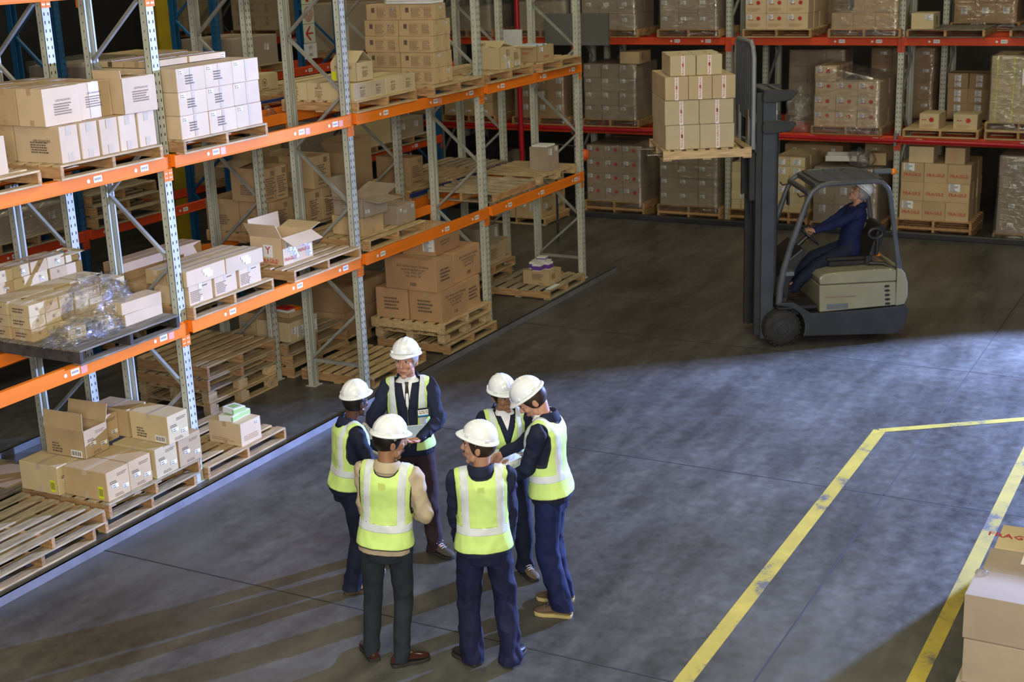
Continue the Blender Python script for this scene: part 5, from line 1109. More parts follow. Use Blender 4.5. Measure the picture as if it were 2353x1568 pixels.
# cream body: rounded lofted shell from front edge to the counterweight
def shell(x0, x1, z0, z1, w0, name, mat, seg=None, rear=False, bev=0.035):
    m = MB(); m.box(x1, -w0, z0, x0, w0, z1)
    return part(m, name, mat, bevel=bev, seg=4)
m = MB(); m.prism([(-0.445, 0.405), (-0.435, 0.735), (-1.365, 0.735), (-1.375, 0.445)], -0.5, 0.5, axis=1)
body = part(m, 'side_panels', 'cream_paint', bevel=0.022, seg=3)
m = MB(); m.prism([(-0.44, 0.742), (-0.43, 0.82), (-0.47, 0.865), (-0.62, 0.885), (-1.10, 0.90), (-1.30, 0.90), (-1.365, 0.88), (-1.368, 0.742)], -0.5, 0.5, axis=1)
part(m, 'battery_hood', 'cream_paint', bevel=0.03, seg=4)
m = MB()
prof = [(-1.372, 0.44), (-1.50, 0.455), (-1.535, 0.55), (-1.53, 0.70), (-1.49, 0.83), (-1.43, 0.90), (-1.372, 0.915)]
rings = []
for y, k in ((-0.50, 0.80), (-0.47, 0.93), (-0.36, 1.0), (0.36, 1.0), (0.47, 0.93), (0.50, 0.80)):
    rings.append([(-1.372 + (x + 1.372) * k, y, 0.44 + (z - 0.44) * (1 - (1 - k) * 0.18)) for x, z in prof])
m.loft(rings, smooth=False)
part(m, 'counterweight', 'cream_paint', bevel=0.012, seg=2)
for k in range(5):
    v = MB(); z = 0.685 - k * 0.054; x = -1.255 - k * 0.004
    vs = [(x + 0.034 * math.cos(t), 0.5012, z + 0.0165 * math.sin(t)) for t in [2 * math.pi * j / 20 for j in range(20)]]
    v.add(vs + [(a, 0.496, c) for a, b, c in vs], [tuple(range(20))] + [(j, (j + 1) % 20, 20 + (j + 1) % 20, 20 + j) for j in range(20)])
    v.build('vent_hole', 'hole', body)
m = MB(); m.box(-0.79, 0.5005, 0.435, -0.53, 0.5025, 0.50); m.build('grey_decal', 'grey_plastic', body)
m = MB(); m.box(-0.88, 0.5003, 0.575, -0.50, 0.5015, 0.592); m.build('scuffed_stripe', 'brown_board', body)
m = MB(); m.tube([(-1.10, 0.30, 0.93), (-1.25, 0.36, 0.93), (-1.36, 0.43, 0.88), (-1.40, 0.46, 0.82)], 0.022, 10); part(m, 'rear_hose', 'dark_plastic')
m = MB(); m.ell((-1.33, -0.10, 0.93), (0.035, 0.035, 0.02)); part(m, 'orange_cap', 'amber')
# mast: outer and inner rails, cross members, cylinders, chains
def rail(y, x0, x1, z0, z1, name, mat, t=0.014, wd=0.055):
    m = MB(); m.box(x0, y - t / 2, z0, x1, y + t / 2, z1)
    s = -1 if y > 0 else 1
    m.box(x0, min(y, y + s * wd), z0, x0 + t, max(y, y + s * wd), z1); m.box(x1 - t, min(y, y + s * wd), z0, x1, max(y, y + s * wd), z1)
    return part(m, name, mat, bevel=0.002)
for y in (0.345, -0.345):
    rail(y, 0.085, 0.235, 0.07, 3.05, 'outer_mast_rail', 'guard_dark' if 'guard_dark' in MAT else 'mast_paint')
    rail(y * 0.83, 0.17, 0.30, 0.10, 3.02, 'inner_mast_rail', 'dark_paint')
    rail(y * 0.66, 0.25, 0.36, 1.75, 3.00, 'third_mast_rail', 'dark_paint')
for z, nm in ((2.98, 'top_cross_member'), (2.62, 'second_cross_member')):
    m = MB(); o_ = [(0.235, z + 0.075)] + [(0.16 + 0.0, z + 0.078), (-0.13, z + 0.06), (-0.155, z + 0.03), (-0.09, z - 0.05), (0.12, z - 0.075)] + [(0.20 + 0.05 * math.cos(t), z - 0.02 + 0.05 * math.sin(t)) for t in (R(-80), R(-50), R(-20), R(10))]
    for ya in (0.30, -0.375): m = MB(); m.prism(o_, ya, ya + 0.075, axis=1); part(m, nm + '_end_plate', 'dark_paint', bevel=0.01)
    m = MB(); m.box(0.10, -0.31, z + 0.02, 0.22, 0.31, z + 0.07); m.box(-0.02, -0.31, z + 0.03, 0.04, 0.31, z + 0.06)
    part(m, nm, 'guard_grey', bevel=0.006)
for z in (0.30, 1.25, 2.1):
    m = MB(); m.box(0.09, -0.33, z, 0.12, 0.33, z + 0.09); part(m, 'mast_tie_bar', 'dark_paint', bevel=0.004)
for y in (0.22, -0.22):
    m = MB(); m.tube([(0.045, y, 0.12), (0.045, y, 2.55)], 0.03, 14); part(m, 'lift_cylinder', 'dark_paint')
    m = MB(); m.tube([(0.045, y, 2.55), (0.045, y, 3.0)], 0.014, 10); m.cyl((0.045, y, 2.76), (0.045, y, 2.80), 0.035, 14); part(m, 'piston_rod', 'steel')
m = MB()
for y in (0.10, -0.06): m.box(0.27, y, 1.5, 0.285, y + 0.02, 2.95)
part(m, 'lift_chains', 'dark_plastic')
m = MB(); m.tube([(0.10, 0.27, 2.9), (0.02, 0.24, 2.95), (0.0, 0.1, 2.97), (0.08, 0.02, 2.94)], 0.013, 8); part(m, 'hydraulic_hose', 'black_rubber')
# carriage, backrest and forks
ZF = 2.335
m = MB(); m.box(0.325, -0.46, ZF + 0.02, 0.365, 0.46, ZF + 0.13); m.box(0.325, -0.46, ZF + 0.36, 0.365, 0.46, ZF + 0.47); m.box(0.30, -0.28, ZF, 0.33, -0.20, ZF + 0.5); m.box(0.30, 0.20, ZF, 0.33, 0.28, ZF + 0.5)
part(m, 'fork_carriage', 'dark_paint', bevel=0.006)
br = MB(); br.tube([(0.375, 0.46, ZF + 0.06), (0.375, 0.46, ZF + 1.10), (0.38, 0.42, ZF + 1.22), (0.38, 0.33, ZF + 1.27), (0.38, -0.33, ZF + 1.27), (0.38, -0.42, ZF + 1.22), (0.375, -0.46, ZF + 1.10), (0.375, -0.46, ZF + 0.06)], 0.026, 10, sx=1.0)
bo = part(br, 'load_backrest', 'guard_light')
for k in range(9):
    y = -0.38 + k * 0.095
    b = MB(); b.box(0.36, y - 0.012, ZF + 0.42, 0.395, y + 0.012, ZF + 1.26); b.build('backrest_bar', 'guard_grey', bo, bevel=0.003)
for y in (0.24, -0.24):
    m = MB(); m.prism([(0.366, ZF + 0.50), (0.366, ZF - 0.005), (0.42, ZF - 0.005), (1.58, ZF + 0.015), (1.58, ZF + 0.022), (0.405, ZF + 0.032), (0.405, ZF + 0.50)], y - 0.055, y + 0.055, axis=1)
    part(m, 'fork', 'steel', bevel=0.003)
# overhead guard
side = [(0.04, 0.52), (0.03, 0.70), (-0.01, 0.94), (-0.09, 1.22), (-0.18, 1.48), (-0.27, 1.74), (-0.33, 1.86), (-0.43, 1.925), (-0.55, 1.945), (-1.07, 1.95), (-1.17, 1.93), (-1.235, 1.86), (-1.265, 1.77), (-1.32, 1.42), (-1.37, 1.10), (-1.41, 0.86)]
for y in (0.455, -0.455):
    m = MB(); m.tube([(x, y * (1.0 if z < 1.9 else 0.97), z) for x, z in side], [0.038 if z > 0.8 and x > -0.2 else (0.030 if z > 0.9 else 0.040) for x, z in side], 12)
    part(m, 'guard_post', 'guard_grey')
m = MB(); m.tube([(-0.31, -0.47, 1.835), (-0.31, 0.47, 1.835)], 0.034, 12); part(m, 'front_cross_tube', 'guard_grey')
m = MB(); m.tube([(-1.20, -0.45, 1.91), (-1.20, 0.45, 1.91)], 0.026, 12); part(m, 'rear_cross_tube', 'guard_grey')
m = MB()
def slab(x0, x1, y0, y1, z0, z1): m.box(x0, y0, z0, x1, y1, z1)
zt = 1.945
for x0, x1 in ((-0.50, -0.44), (-0.72, -0.68), (-0.98, -0.90), (-1.20, -1.14)): slab(x0, x1, -0.42, 0.42, zt, zt + 0.022)
for y in (-0.42, 0.38): slab(-1.20, -0.44, y, y + 0.04, zt, zt + 0.022)
for k in range(11):
    y = -0.36 + k * 0.07; slab(-0.90, -0.50, y, y + 0.024, zt, zt + 0.02)
    slab(-1.14, -0.98, y, y + 0.024, zt, zt + 0.02)
m.box(-0.46, -0.40, zt - 0.06, -0.38, 0.40, zt + 0.0)
part(m, 'guard_roof', 'guard_grey', bevel=0.003)
for y in (0.40, -0.40):
    m = MB(); m.tube([(-0.30, y, 1.82), (-0.20, y * 1.0, 1.80), (-0.17, y, 1.84)], 0.009, 8); m.box(-0.285, y - 0.06, 1.55, -0.265, y + 0.03, 1.72); part(m, 'mirror', 'dark_plastic')
# rear work light bar and amber lamp
m = MB(); m.tube([(-1.30, -0.30, 1.93), (-1.52, -0.30, 1.93)], 0.035, 12); part(m, 'lamp_bracket', 'grey_plastic')
m = MB(); m.ell((-1.55, -0.30, 1.92), (0.045, 0.045, 0.04)); part(m, 'amber_lamp', 'amber')
# cab: cowl, console, steering wheel, pedals, seat
m = MB(); m.prism([(0.06, 0.50), (0.03, 0.78), (-0.06, 0.98), (-0.27, 1.15), (-0.33, 1.12), (-0.20, 0.90), (-0.12, 0.70), (-0.10, 0.50)], -0.40, 0.30, axis=1); part(m, 'front_cowl', 'dark_plastic', bevel=0.015, seg=2)
m = MB(); m.box(-0.14, 0.26, 0.86, -0.02, 0.46, 0.91); part(m, 'grab_tray', 'grey_plastic', bevel=0.012, seg=2)
m = MB(); m.tube([(-0.25, 0.03, 1.10), (-0.40, 0.03, 1.235)], 0.03, 12); part(m, 'steering_column', 'dark_plastic')
sw = Matrix.Translation((-0.415, 0.03, 1.245)) @ Matrix.Rotation(R(-42), 4, 'Y')
m = MB(); m.tube([sw @ Vector((0.155 * math.cos(t), 0.155 * math.sin(t), 0)) for t in [2 * math.pi * j / 32 for j in range(33)]], 0.013, 8, caps=False)
for a in (0, 120, 240): m.tube([sw @ Vector((0, 0, -0.01)), sw @ Vector((0.15 * math.cos(R(a)), 0.15 * math.sin(R(a)), 0))], 0.011, 6)
st = part(m, 'steering_wheel', 'dark_plastic')
k_ = MB(); kp = sw @ Vector((0.12, 0.09, 0.0)); k_.tube([kp, kp + Vector((-0.02, 0, 0.05))], [0.010, 0.016], 10); k_.build('spinner_knob', 'dark_plastic', st)
m = MB(); m.box(-1.16, -0.24, 0.895, -0.62, 0.24, 0.955); m.box(-1.12, -0.22, 0.955, -0.60, 0.22, 1.0); part(m, 'seat_cushion', 'dark_plastic', bevel=0.025, seg=3)
m = MB(); m.prism([(-1.10, 0.98), (-1.19, 1.0), (-1.31, 1.28), (-1.30, 1.37), (-1.24, 1.38), (-1.20, 1.30)], -0.23, 0.23, axis=1); part(m, 'seat_back', 'dark_plastic', bevel=0.02, seg=3)
for y in (0.265, -0.265):
    m = MB(); m.tube([(-1.17 + 0.085 * math.cos(t), y, 1.285 + 0.06 * math.sin(t)) for t in [2 * math.pi * j / 20 for j in range(21)]], 0.022, 8, caps=False); m.tube([(-1.20, y, 1.24), (-1.19, y, 1.02)], 0.02, 8); part(m, 'hip_restraint', 'dark_plastic')
m = MB(); m.box(-1.13, 0.24, 0.90, -1.05, 0.29, 1.02); part(m, 'belt_buckle', 'dark_plastic', bevel=0.008)
# load on the forks: pallet and FRAGILE taped cartons
FL = Matrix.Translation((6.644, -3.455, 0)) @ Matrix.Rotation(FA, 4, 'Z') @ Matrix.Translation((1.43, 0.50, ZF - 0.03)) @ Matrix.Rotation(math.pi, 4, 'Z')
# FL: local x runs backwards along the forklift (to the right in the photograph), local y away from the camera
pallet((0.0, 0, 0), 'wooden pallet raised high on the forklift forks', 1.03, 1.02, deck='wood', side='wood_bright', n=8, h=0.125, frame=FL, swap=True)
g = 'FRAGILE taped cartons on the forklift'
def ft(w, h, L='F', u=0.5): return [(L, u, 0.5, 'lab', 0.042, h * 0.995, 'white_tape', None)] + [(L, u, q, 'txt', 'FRAGILE', 0.034, 'red_ink', math.pi / 2) for q in ((0.3, 0.78) if h > 0.2 else (0.42,))] + [(L, u, 0.54, 'lab', 0.02, 0.04, 'red_ink', None)] * (1 if h > 0.2 else 0)
def lc(x, y, z, w, d, h, t, mt='kraft_tan', u=0.5, rz=0.0): carton((x, y, z), (w, d, h), t, R(rz), mt, g, None, marks=ft(w, h, 'F', u), frame=FL)
z = 0.127
for iz in range(2):
    for iy in range(2):
        for ix in range(2):
            lc(0.035 + ix * 0.40 + (0, -0.008)[iz], 0.04 + iy * 0.45, z + iz * 0.282, 0.395, 0.445, 0.278, 'olive tan FRAGILE taped carton, %s of raised load, %s %s' % (('bottom layer', 'second layer')[iz], ('near', 'far')[iy], ('left', 'right')[ix]), 'kraft_tan', (0.48, 0.52)[ix], 0)
for iy in range(2):
    for ix in range(3):
        lc(0.03 + ix * 0.272, 0.03 + iy * 0.47, z + 0.566, 0.266, 0.455, 0.262, 'brownish FRAGILE taped carton, third layer of raised load, %s %s' % (('near', 'far')[iy], CLM[3][ix]), 'kraft_tan2', 0.5, 0)
for iy in range(2):
    for ix in range(2):
        lc(0.10 + ix * 0.305 + iy * 0.02, 0.10 + iy * 0.34, z + 0.832 - (0.0 if iy == 0 else 0.0), 0.297, 0.33, 0.225, 'small FRAGILE taped carton on top of raised load, %s %s' % (('near', 'far')[iy], ('left', 'right')[ix]), 'kraft_tan', 0.5, (0, 0.8)[ix])
# ================================================================== PEOPLE
for k, c, r_, v_, rn in (('hivis', (0.60, 0.82, 0.25), 0.7, 0.07, 0.02), ('reflective', (0.66, 0.71, 0.76), 0.38, 0.05, 0), ('piping', (0.02, 0.022, 0.03), 0.7, 0, 0), ('navy', (0.010, 0.014, 0.040), 0.78, 0.15, 0.1),
                    ('navy_bright', (0.010, 0.012, 0.048), 0.8, 0.15, 0), ('royal', (0.008, 0.014, 0.07), 0.8, 0.15, 0), ('maroon', (0.035, 0.018, 0.026), 0.85, 0.15, 0), ('charcoal', (0.020, 0.026, 0.034), 0.85, 0.15, 0), ('beige_cloth', (0.46, 0.375, 0.265), 0.8, 0.08, 0),
                    ('shirt', (0.80, 0.81, 0.84), 0.6, 0.03, 0), ('tie', (0.02, 0.022, 0.02), 0.5, 0.2, 0), ('skin_light', (0.52, 0.27, 0.19), 0.48, 0.08, 0), ('skin_tan', (0.46, 0.25, 0.165), 0.48, 0.08, 0), ('skin_brown', (0.32, 0.165, 0.09), 0.45, 0.08, 0),
                    ('skin_dark', (0.10, 0.048, 0.032), 0.42, 0.08, 0), ('hair_black', (0.012, 0.009, 0.008), 0.5, 0.3, 0), ('hair_brown', (0.035, 0.02, 0.013), 0.5, 0.3, 0), ('hair_grey', (0.33, 0.33, 0.33), 0.6, 0.2, 0),
                    ('shoe_black', (0.016, 0.016, 0.018), 0.45, 0.1, 0), ('shoe_brown', (0.05, 0.018, 0.014), 0.16, 0.1, 0), ('shoe_suede', (0.07, 0.06, 0.05), 0.8, 0.1, 0), ('boot_tan', (0.35, 0.29, 0.20), 0.75, 0.12, 0), ('boot_brown', (0.11, 0.075, 0.05), 0.7, 0.15, 0), ('boot_mid', (0.13, 0.09, 0.06), 0.7, 0.2, 0),
                    ('sole_yellow', (0.50, 0.40, 0.17), 0.6, 0.08, 0), ('sole_dark', (0.03, 0.028, 0.026), 0.7, 0.1, 0), ('lip', (0.34, 0.13, 0.10), 0.4, 0.05, 0), ('eye_white', (0.6, 0.58, 0.55), 0.3, 0, 0), ('strap_grey', (0.34, 0.42, 0.42), 0.5, 0.05, 0)):
    simple(k, c, r_, var=v_, scale=7, rnd=rn, spec=0.3)
MAT['hivis'].node_tree.nodes['Principled BSDF'].inputs['Roughness'].default_value = 0.6

def seg(m, p, q, r0, r1, n=14, flat=1.0, up=None):
    """closed tapered limb with rounded ends"""
    p = Vector(p); q = Vector(q); d = q - p; L = d.length
    if L < 1e-6: return m.ell(p, (r0, r0, r0), n, 8)
    d /= L; a = Vector(up) if up is not None else (Vector((0, 1, 0)) if abs(d.y) < 0.9 else Vector((1, 0, 0)))
    u = (a - d * a.dot(d)).normalized(); w = d.cross(u)   # u = thin direction
    pr = [(-r0, 0.02)] + [(-r0 * math.cos(R(t)), r0 * math.sin(R(t))) for t in (30, 60)] + [(0, r0), (L * 0.5, (r0 + r1) / 2), (L, r1)] + [(L + r1 * math.sin(R(t)), r1 * math.cos(R(t))) for t in (30, 60)] + [(L + r1, 0.02 * r1)]
    rings = [[p + d * s_ + (u * math.cos(2 * math.pi * j / n) * flat + w * math.sin(2 * math.pi * j / n)) * r for j in range(n)] for s_, r in pr]
    return m.loft(rings)
def remesh(mb, vox, it=4, mat='navy', wr=0.0, seed=0.0, wscale=9.0, fn=None, fac=0.5):
    me = mb.mesh('tmp', mat)
    o = bpy.data.objects.new('tmp', me); COL.objects.link(o)
    a = o.modifiers.new('r', 'REMESH'); a.mode = 'VOXEL'; a.voxel_size = vox; a.use_smooth_shade = True
    b = o.modifiers.new('s', 'SMOOTH'); b.iterations = it; b.factor = fac
    bpy.context.view_layer.update()
    out = bpy.data.meshes.new_from_object(o.evaluated_get(bpy.context.evaluated_depsgraph_get()))
    bpy.data.objects.remove(o); bpy.data.meshes.remove(me)
    if wr or fn:
        nv = [v.normal.copy() for v in out.vertices]
        for v, n in zip(out.vertices, nv):
            c = v.co; amp = wr * (fn(c) if fn else 1.0)
            k = 1.0 - abs(noise.noise(Vector((c.x * wscale + seed, c.y * wscale, c.z * wscale * 0.75)))) * 2.4
            k += 0.5 * noise.noise(Vector((c.x * 22, c.y * 22 + seed, c.z * 15)))
            v.co = c + n * (k - 0.35) * amp
    out.polygons.foreach_set('use_smooth', [True] * len(out.polygons))
    return out
def fin(mesh, name, mat, parent, M=None):
    mesh.materials.clear(); mesh.materials.append(MAT[mat]); mesh.name = name
    return link(name, mesh, parent, M)
TOR = [(0.80, .150, .105, 0), (0.86, .170, .122, 0), (0.93, .170, .125, 0), (1.02, .155, .112, .0), (1.10, .150, .108, .005), (1.20, .158, .115, .005), (1.30, .172, .122, 0), (1.37, .172, .115, -.005), (1.42, .150, .095, -.008), (1.455, .100, .075, -.01), (1.49, .060, .060, -.005)]
def torso(m, s, inf, z0=0.0, z1=9.0, wid=1.0, hem=0.0, n=28, belly=0.0):
    wid *= 0.955; rings = []; T = [t for t in TOR if z0 <= t[0] <= z1]
    for i, (z, rx, ry, cy) in enumerate(T):
        g = inf * (1.0 if z < 1.40 else 0.8) + (hem * max(0, (1.05 - z)) if hem else 0)
        b = belly * max(0, 1 - abs(z - 1.05) / 0.2)
        rings.append([Vector(((rx * wid + g) * s * math.copysign(abs(math.cos(t)) ** 0.85, math.cos(t)), ((ry + g + (b if math.sin(t) > 0 else 0)) * s * math.copysign(abs(math.sin(t)) ** 0.9, math.sin(t))) + cy * s, z * s)) for t in [2 * math.pi * j / n for j in range(n)]])
    return m.loft(rings)
def ik(a, b, l1, l2, pole):
    a = Vector(a); b = Vector(b); d = b - a; L = min(d.length, (l1 + l2) * 0.998); dn = d.normalized()
    c = (l1 * l1 - l2 * l2 + L * L) / (2 * L); h = math.sqrt(max(l1 * l1 - c * c, 0))
    p = Vector(pole); p = (p - dn * p.dot(dn)).normalized()
    return a + dn * c + p * h
def hand(m, w, d, nrm, side, s, curl=0.5, point=False, k=1.0):
    """palm plus five fingers; d = direction of the hand, nrm = palm side normal, side = +1 when the thumb lies towards cross(d, nrm)"""
    w = Vector(w); d = Vector(d).normalized(); nrm = Vector(nrm); nrm = (nrm - d * nrm.dot(d)).normalized(); t = d.cross(nrm) * side
    s = s * k
    seg(m, w - d * 0.02 * s, w + d * 0.03 * s, 0.026 * s, 0.030 * s, flat=0.72, up=nrm)
    for q in (-0.027, -0.009, 0.009, 0.027): seg(m, w + d * 0.02 * s + t * q * 0.7 * s, w + d * 0.085 * s + t * q * s, 0.0165 * s, 0.0135 * s, 8, 0.85, nrm)
    for i, (q, L) in enumerate(((0.030, 0.072), (0.010, 0.080), (-0.010, 0.075), (-0.029, 0.058))):
        c = curl * (0.9 + 0.12 * i); b = w + d * 0.085 * s + t * q * s; dd = d + t * q * 2.0
        if point and i == 0: c = 0.25
        ang = 0
        for j, (f, r0, r1) in enumerate(((0.44, .0098, .0090), (0.31, .0090, .0082), (0.25, .0082, .0068))):
            ang += c * (0.9, 1.0, 0.7)[j]; e = b + (dd.normalized() * math.cos(ang) + nrm * math.sin(ang)) * L * f * s * 1.05
            seg(m, b, e, r0 * s, r1 * s, 8); b = e
    b = w + d * 0.022 * s + t * 0.024 * s
    for j, (f, r0, r1) in enumerate(((0.046, .0145, .0120), (0.032, .0115, .0100), (0.024, .0100, .0080))):
        e = b + (t * (0.75 - 0.35 * j) + d * (0.62 + 0.2 * j) + nrm * (0.25 + 0.25 * j * curl)).normalized() * f * s
        seg(m, b, e, r0 * s, r1 * s, 8); b = e
def head_pieces(m, HM, s, fem=False):
    s = s * 1.09
    E = lambda c, r: m.ell(HM @ (Vector(c) * s), [q * s for q in r], 18, 12, M=HM.to_3x3().to_4x4())
    E((0, -.010, .032), (.075, .088, .088)); E((0, .022, .0), (.066, .072, .085)); E((0, .034, -.055), (.053, .052, .052))
    E((0, .068, -.094), (.022, .018, .018)); E((0, .078, .043), (.048, .019, .011)); E((.036, .064, -.012), (.024, .022, .024)); E((-.036, .064, -.012), (.024, .022, .024))
    P = lambda a: HM @ (Vector(a) * s)
    seg(m, P((0, .086, .030)), P((0, .108, -.012)), .0085 * s, .0125 * s, 10); E((.010, .098, -.018), (.008, .009, .007)); E((-.010, .098, -.018), (.008, .009, .007))
    E((0, .080, -.052), (.028, .014, .012)); E((0, .088, -.046), (.020, .009, .0055)); E((0, .086, -.060), (.017, .009, .006))
    for x in (-1, 1): E((x * .076, -.006, -.004), (.010, .019, .030)); E((x * .080, -.010, .008), (.008, .016, .018)); E((x * .052, .03, -.06), (.012, .02, .025))
def half(mb_me, planes):
    """keep the part of a mesh on the positive side of each (co, no) plane"""
    bm = bmesh.new(); bm.from_mesh(mb_me)
    for co, no in planes: bmesh.ops.bisect_plane(bm, geom=bm.verts[:] + bm.edges[:] + bm.faces[:], plane_co=co, plane_no=no, clear_inner=True)
    bm.to_mesh(mb_me); bm.free(); return mb_me
def hardhat(parent, M, s, strap=True):
    m = MB(); n = 48; rx, ry, rz = .109, .119, .113
    def dome(th, ph, o=0.0):
        x = rx * math.cos(ph) * math.cos(th); y = ry * math.cos(ph) * math.sin(th); z = rz * math.sin(ph)
        rid = 0.0
        for x0, w in ((0.0, .016), (.036, .008), (-.036, .008)):
            rid = max(rid, (0.0065 if x0 == 0 else 0.004) * max(0, 1 - abs(x - x0) / w) ** 0.5 if abs(x - x0) < w else 0)
        k = 1 + (o + rid * (1 if ph > 0.25 else max(0, ph / 0.25))) / 0.13
        return Vector((x * k, y * k - 0.004, z * k))
    rings = [[dome(2 * math.pi * j / n, R(a)) for j in range(n)] for a in (0, 6, 13, 20, 28, 36, 44, 52, 60, 68, 76, 83, 88)]
    def brim(o, z):
        r = []
        for j in range(n):
            t = 2 * math.pi * j / n; f = max(0, math.sin(t)) ** 2.2
            x = (rx + o) * math.cos(t); y = (ry + o) * math.sin(t) - 0.004 + f * (0.030 if o > .004 else 0.0)
            r.append(Vector((x * (1 - 0.08 * f), y, z - 0.010 * (o > .004) - 0.014 * f * (o > .004))))
        return r
    rings = [brim(-.003, -.004), brim(.010, -.008), brim(.016, -.006), brim(.017, -.001), brim(.014, .003), brim(.004, .006)] + rings
    m.loft(rings, caps=False)
    m.add([v for v in rings[-1]], [tuple(range(n))], 0, True)
    for q in (R(35), R(145), R(-35), R(-145)):   # slots for clips
        c = Vector((rx * 1.02 * math.cos(q), ry * 1.02 * math.sin(q), 0.012)); M2 = Matrix.Translation(c) @ Matrix.Rotation(q, 4, 'Z')
        m.cb((0, 0, 0), (0.012, 0.030, 0.018), 0, M2)
    h = m.build('hard_hat', 'white_plastic', parent, recalc=True)
    md = h.modifiers.new('solid', 'SOLIDIFY'); md.thickness = 0.0025; md.offset = -1
    h.matrix_local = M @ Matrix.Scale(s, 4)
    if strap:
        b = MB(); vs0 = [[(0.092 * math.cos(t), 0.098 * math.sin(t) - 0.006, z + (-0.012 if abs(t + math.pi / 2) < 0.5 else 0)) for t in [math.pi * 0.98 + math.pi * 1.04 * j / 20 for j in range(21)]] for z in (-0.045, -0.01)]
        b.loft([[Vector(v) for v in r] for r in vs0], closed=False, caps=False)
        so = b.build('headband_strap', 'strap_grey', h, recalc=False); md = so.modifiers.new('t', 'SOLIDIFY'); md.thickness = 0.004
    return h
def shoe(parent, M, s, mat, sole, heel=False, laces=None, name='shoe'):
    m = MB(); L = 0.285; rings = []
    prof = [(-.075, .026, .030, .058), (-.062, .036, .052, .088), (-.03, .038, .075, .095), (0.01, .037, .085, .095), (.045, .038, .070, .085), (.085, .044, .052, .070), (.125, .049, .044, .052), (.160, .046, .036, .044), (.188, .034, .026, .036), (.202, .014, .014, .026)]
    for y, w, h, _ in prof:
        r = []
        for j in range(16):
            t = 2 * math.pi * j / 16; x = math.cos(t); z = math.sin(t)
            r.append(Vector((x * w * (1.0 if z < 0.2 else 1 - 0.35 * z), y, 0.024 + max(0, 0.5 + z * 0.5) * h)))
        rings.append(r)
    m.loft(rings); o = m.build(name, mat, parent); o.matrix_local = M @ Matrix.Scale(s, 4)
    k = MB(); pts = [(w + .006, y) for y, w, h, _ in prof]
    outl = [(w, y) for w, y in pts] + [(-w, y) for w, y in pts[::-1]]
    k.prism(outl, 0.0, 0.026, axis=2); so = k.build('sole', sole, o, bevel=0.004)
    if laces:
        l = MB()
        for q in range(4):
            y = 0.055 + q * 0.017; z = 0.116 - q * 0.010
            l.tube([(-.024, y, z - .012), (0, y + .004, z), (.024, y - .006, z - .012)], 0.0028, 6)
        l.tube([(0, .05, .118), (.02, .045, .128), (.035, .06, .112)], 0.0024, 6); l.tube([(0, .05, .118), (-.02, .05, .13), (-.034, .066, .112)], 0.0024, 6)
        l.build('laces', laces, o)
    return o
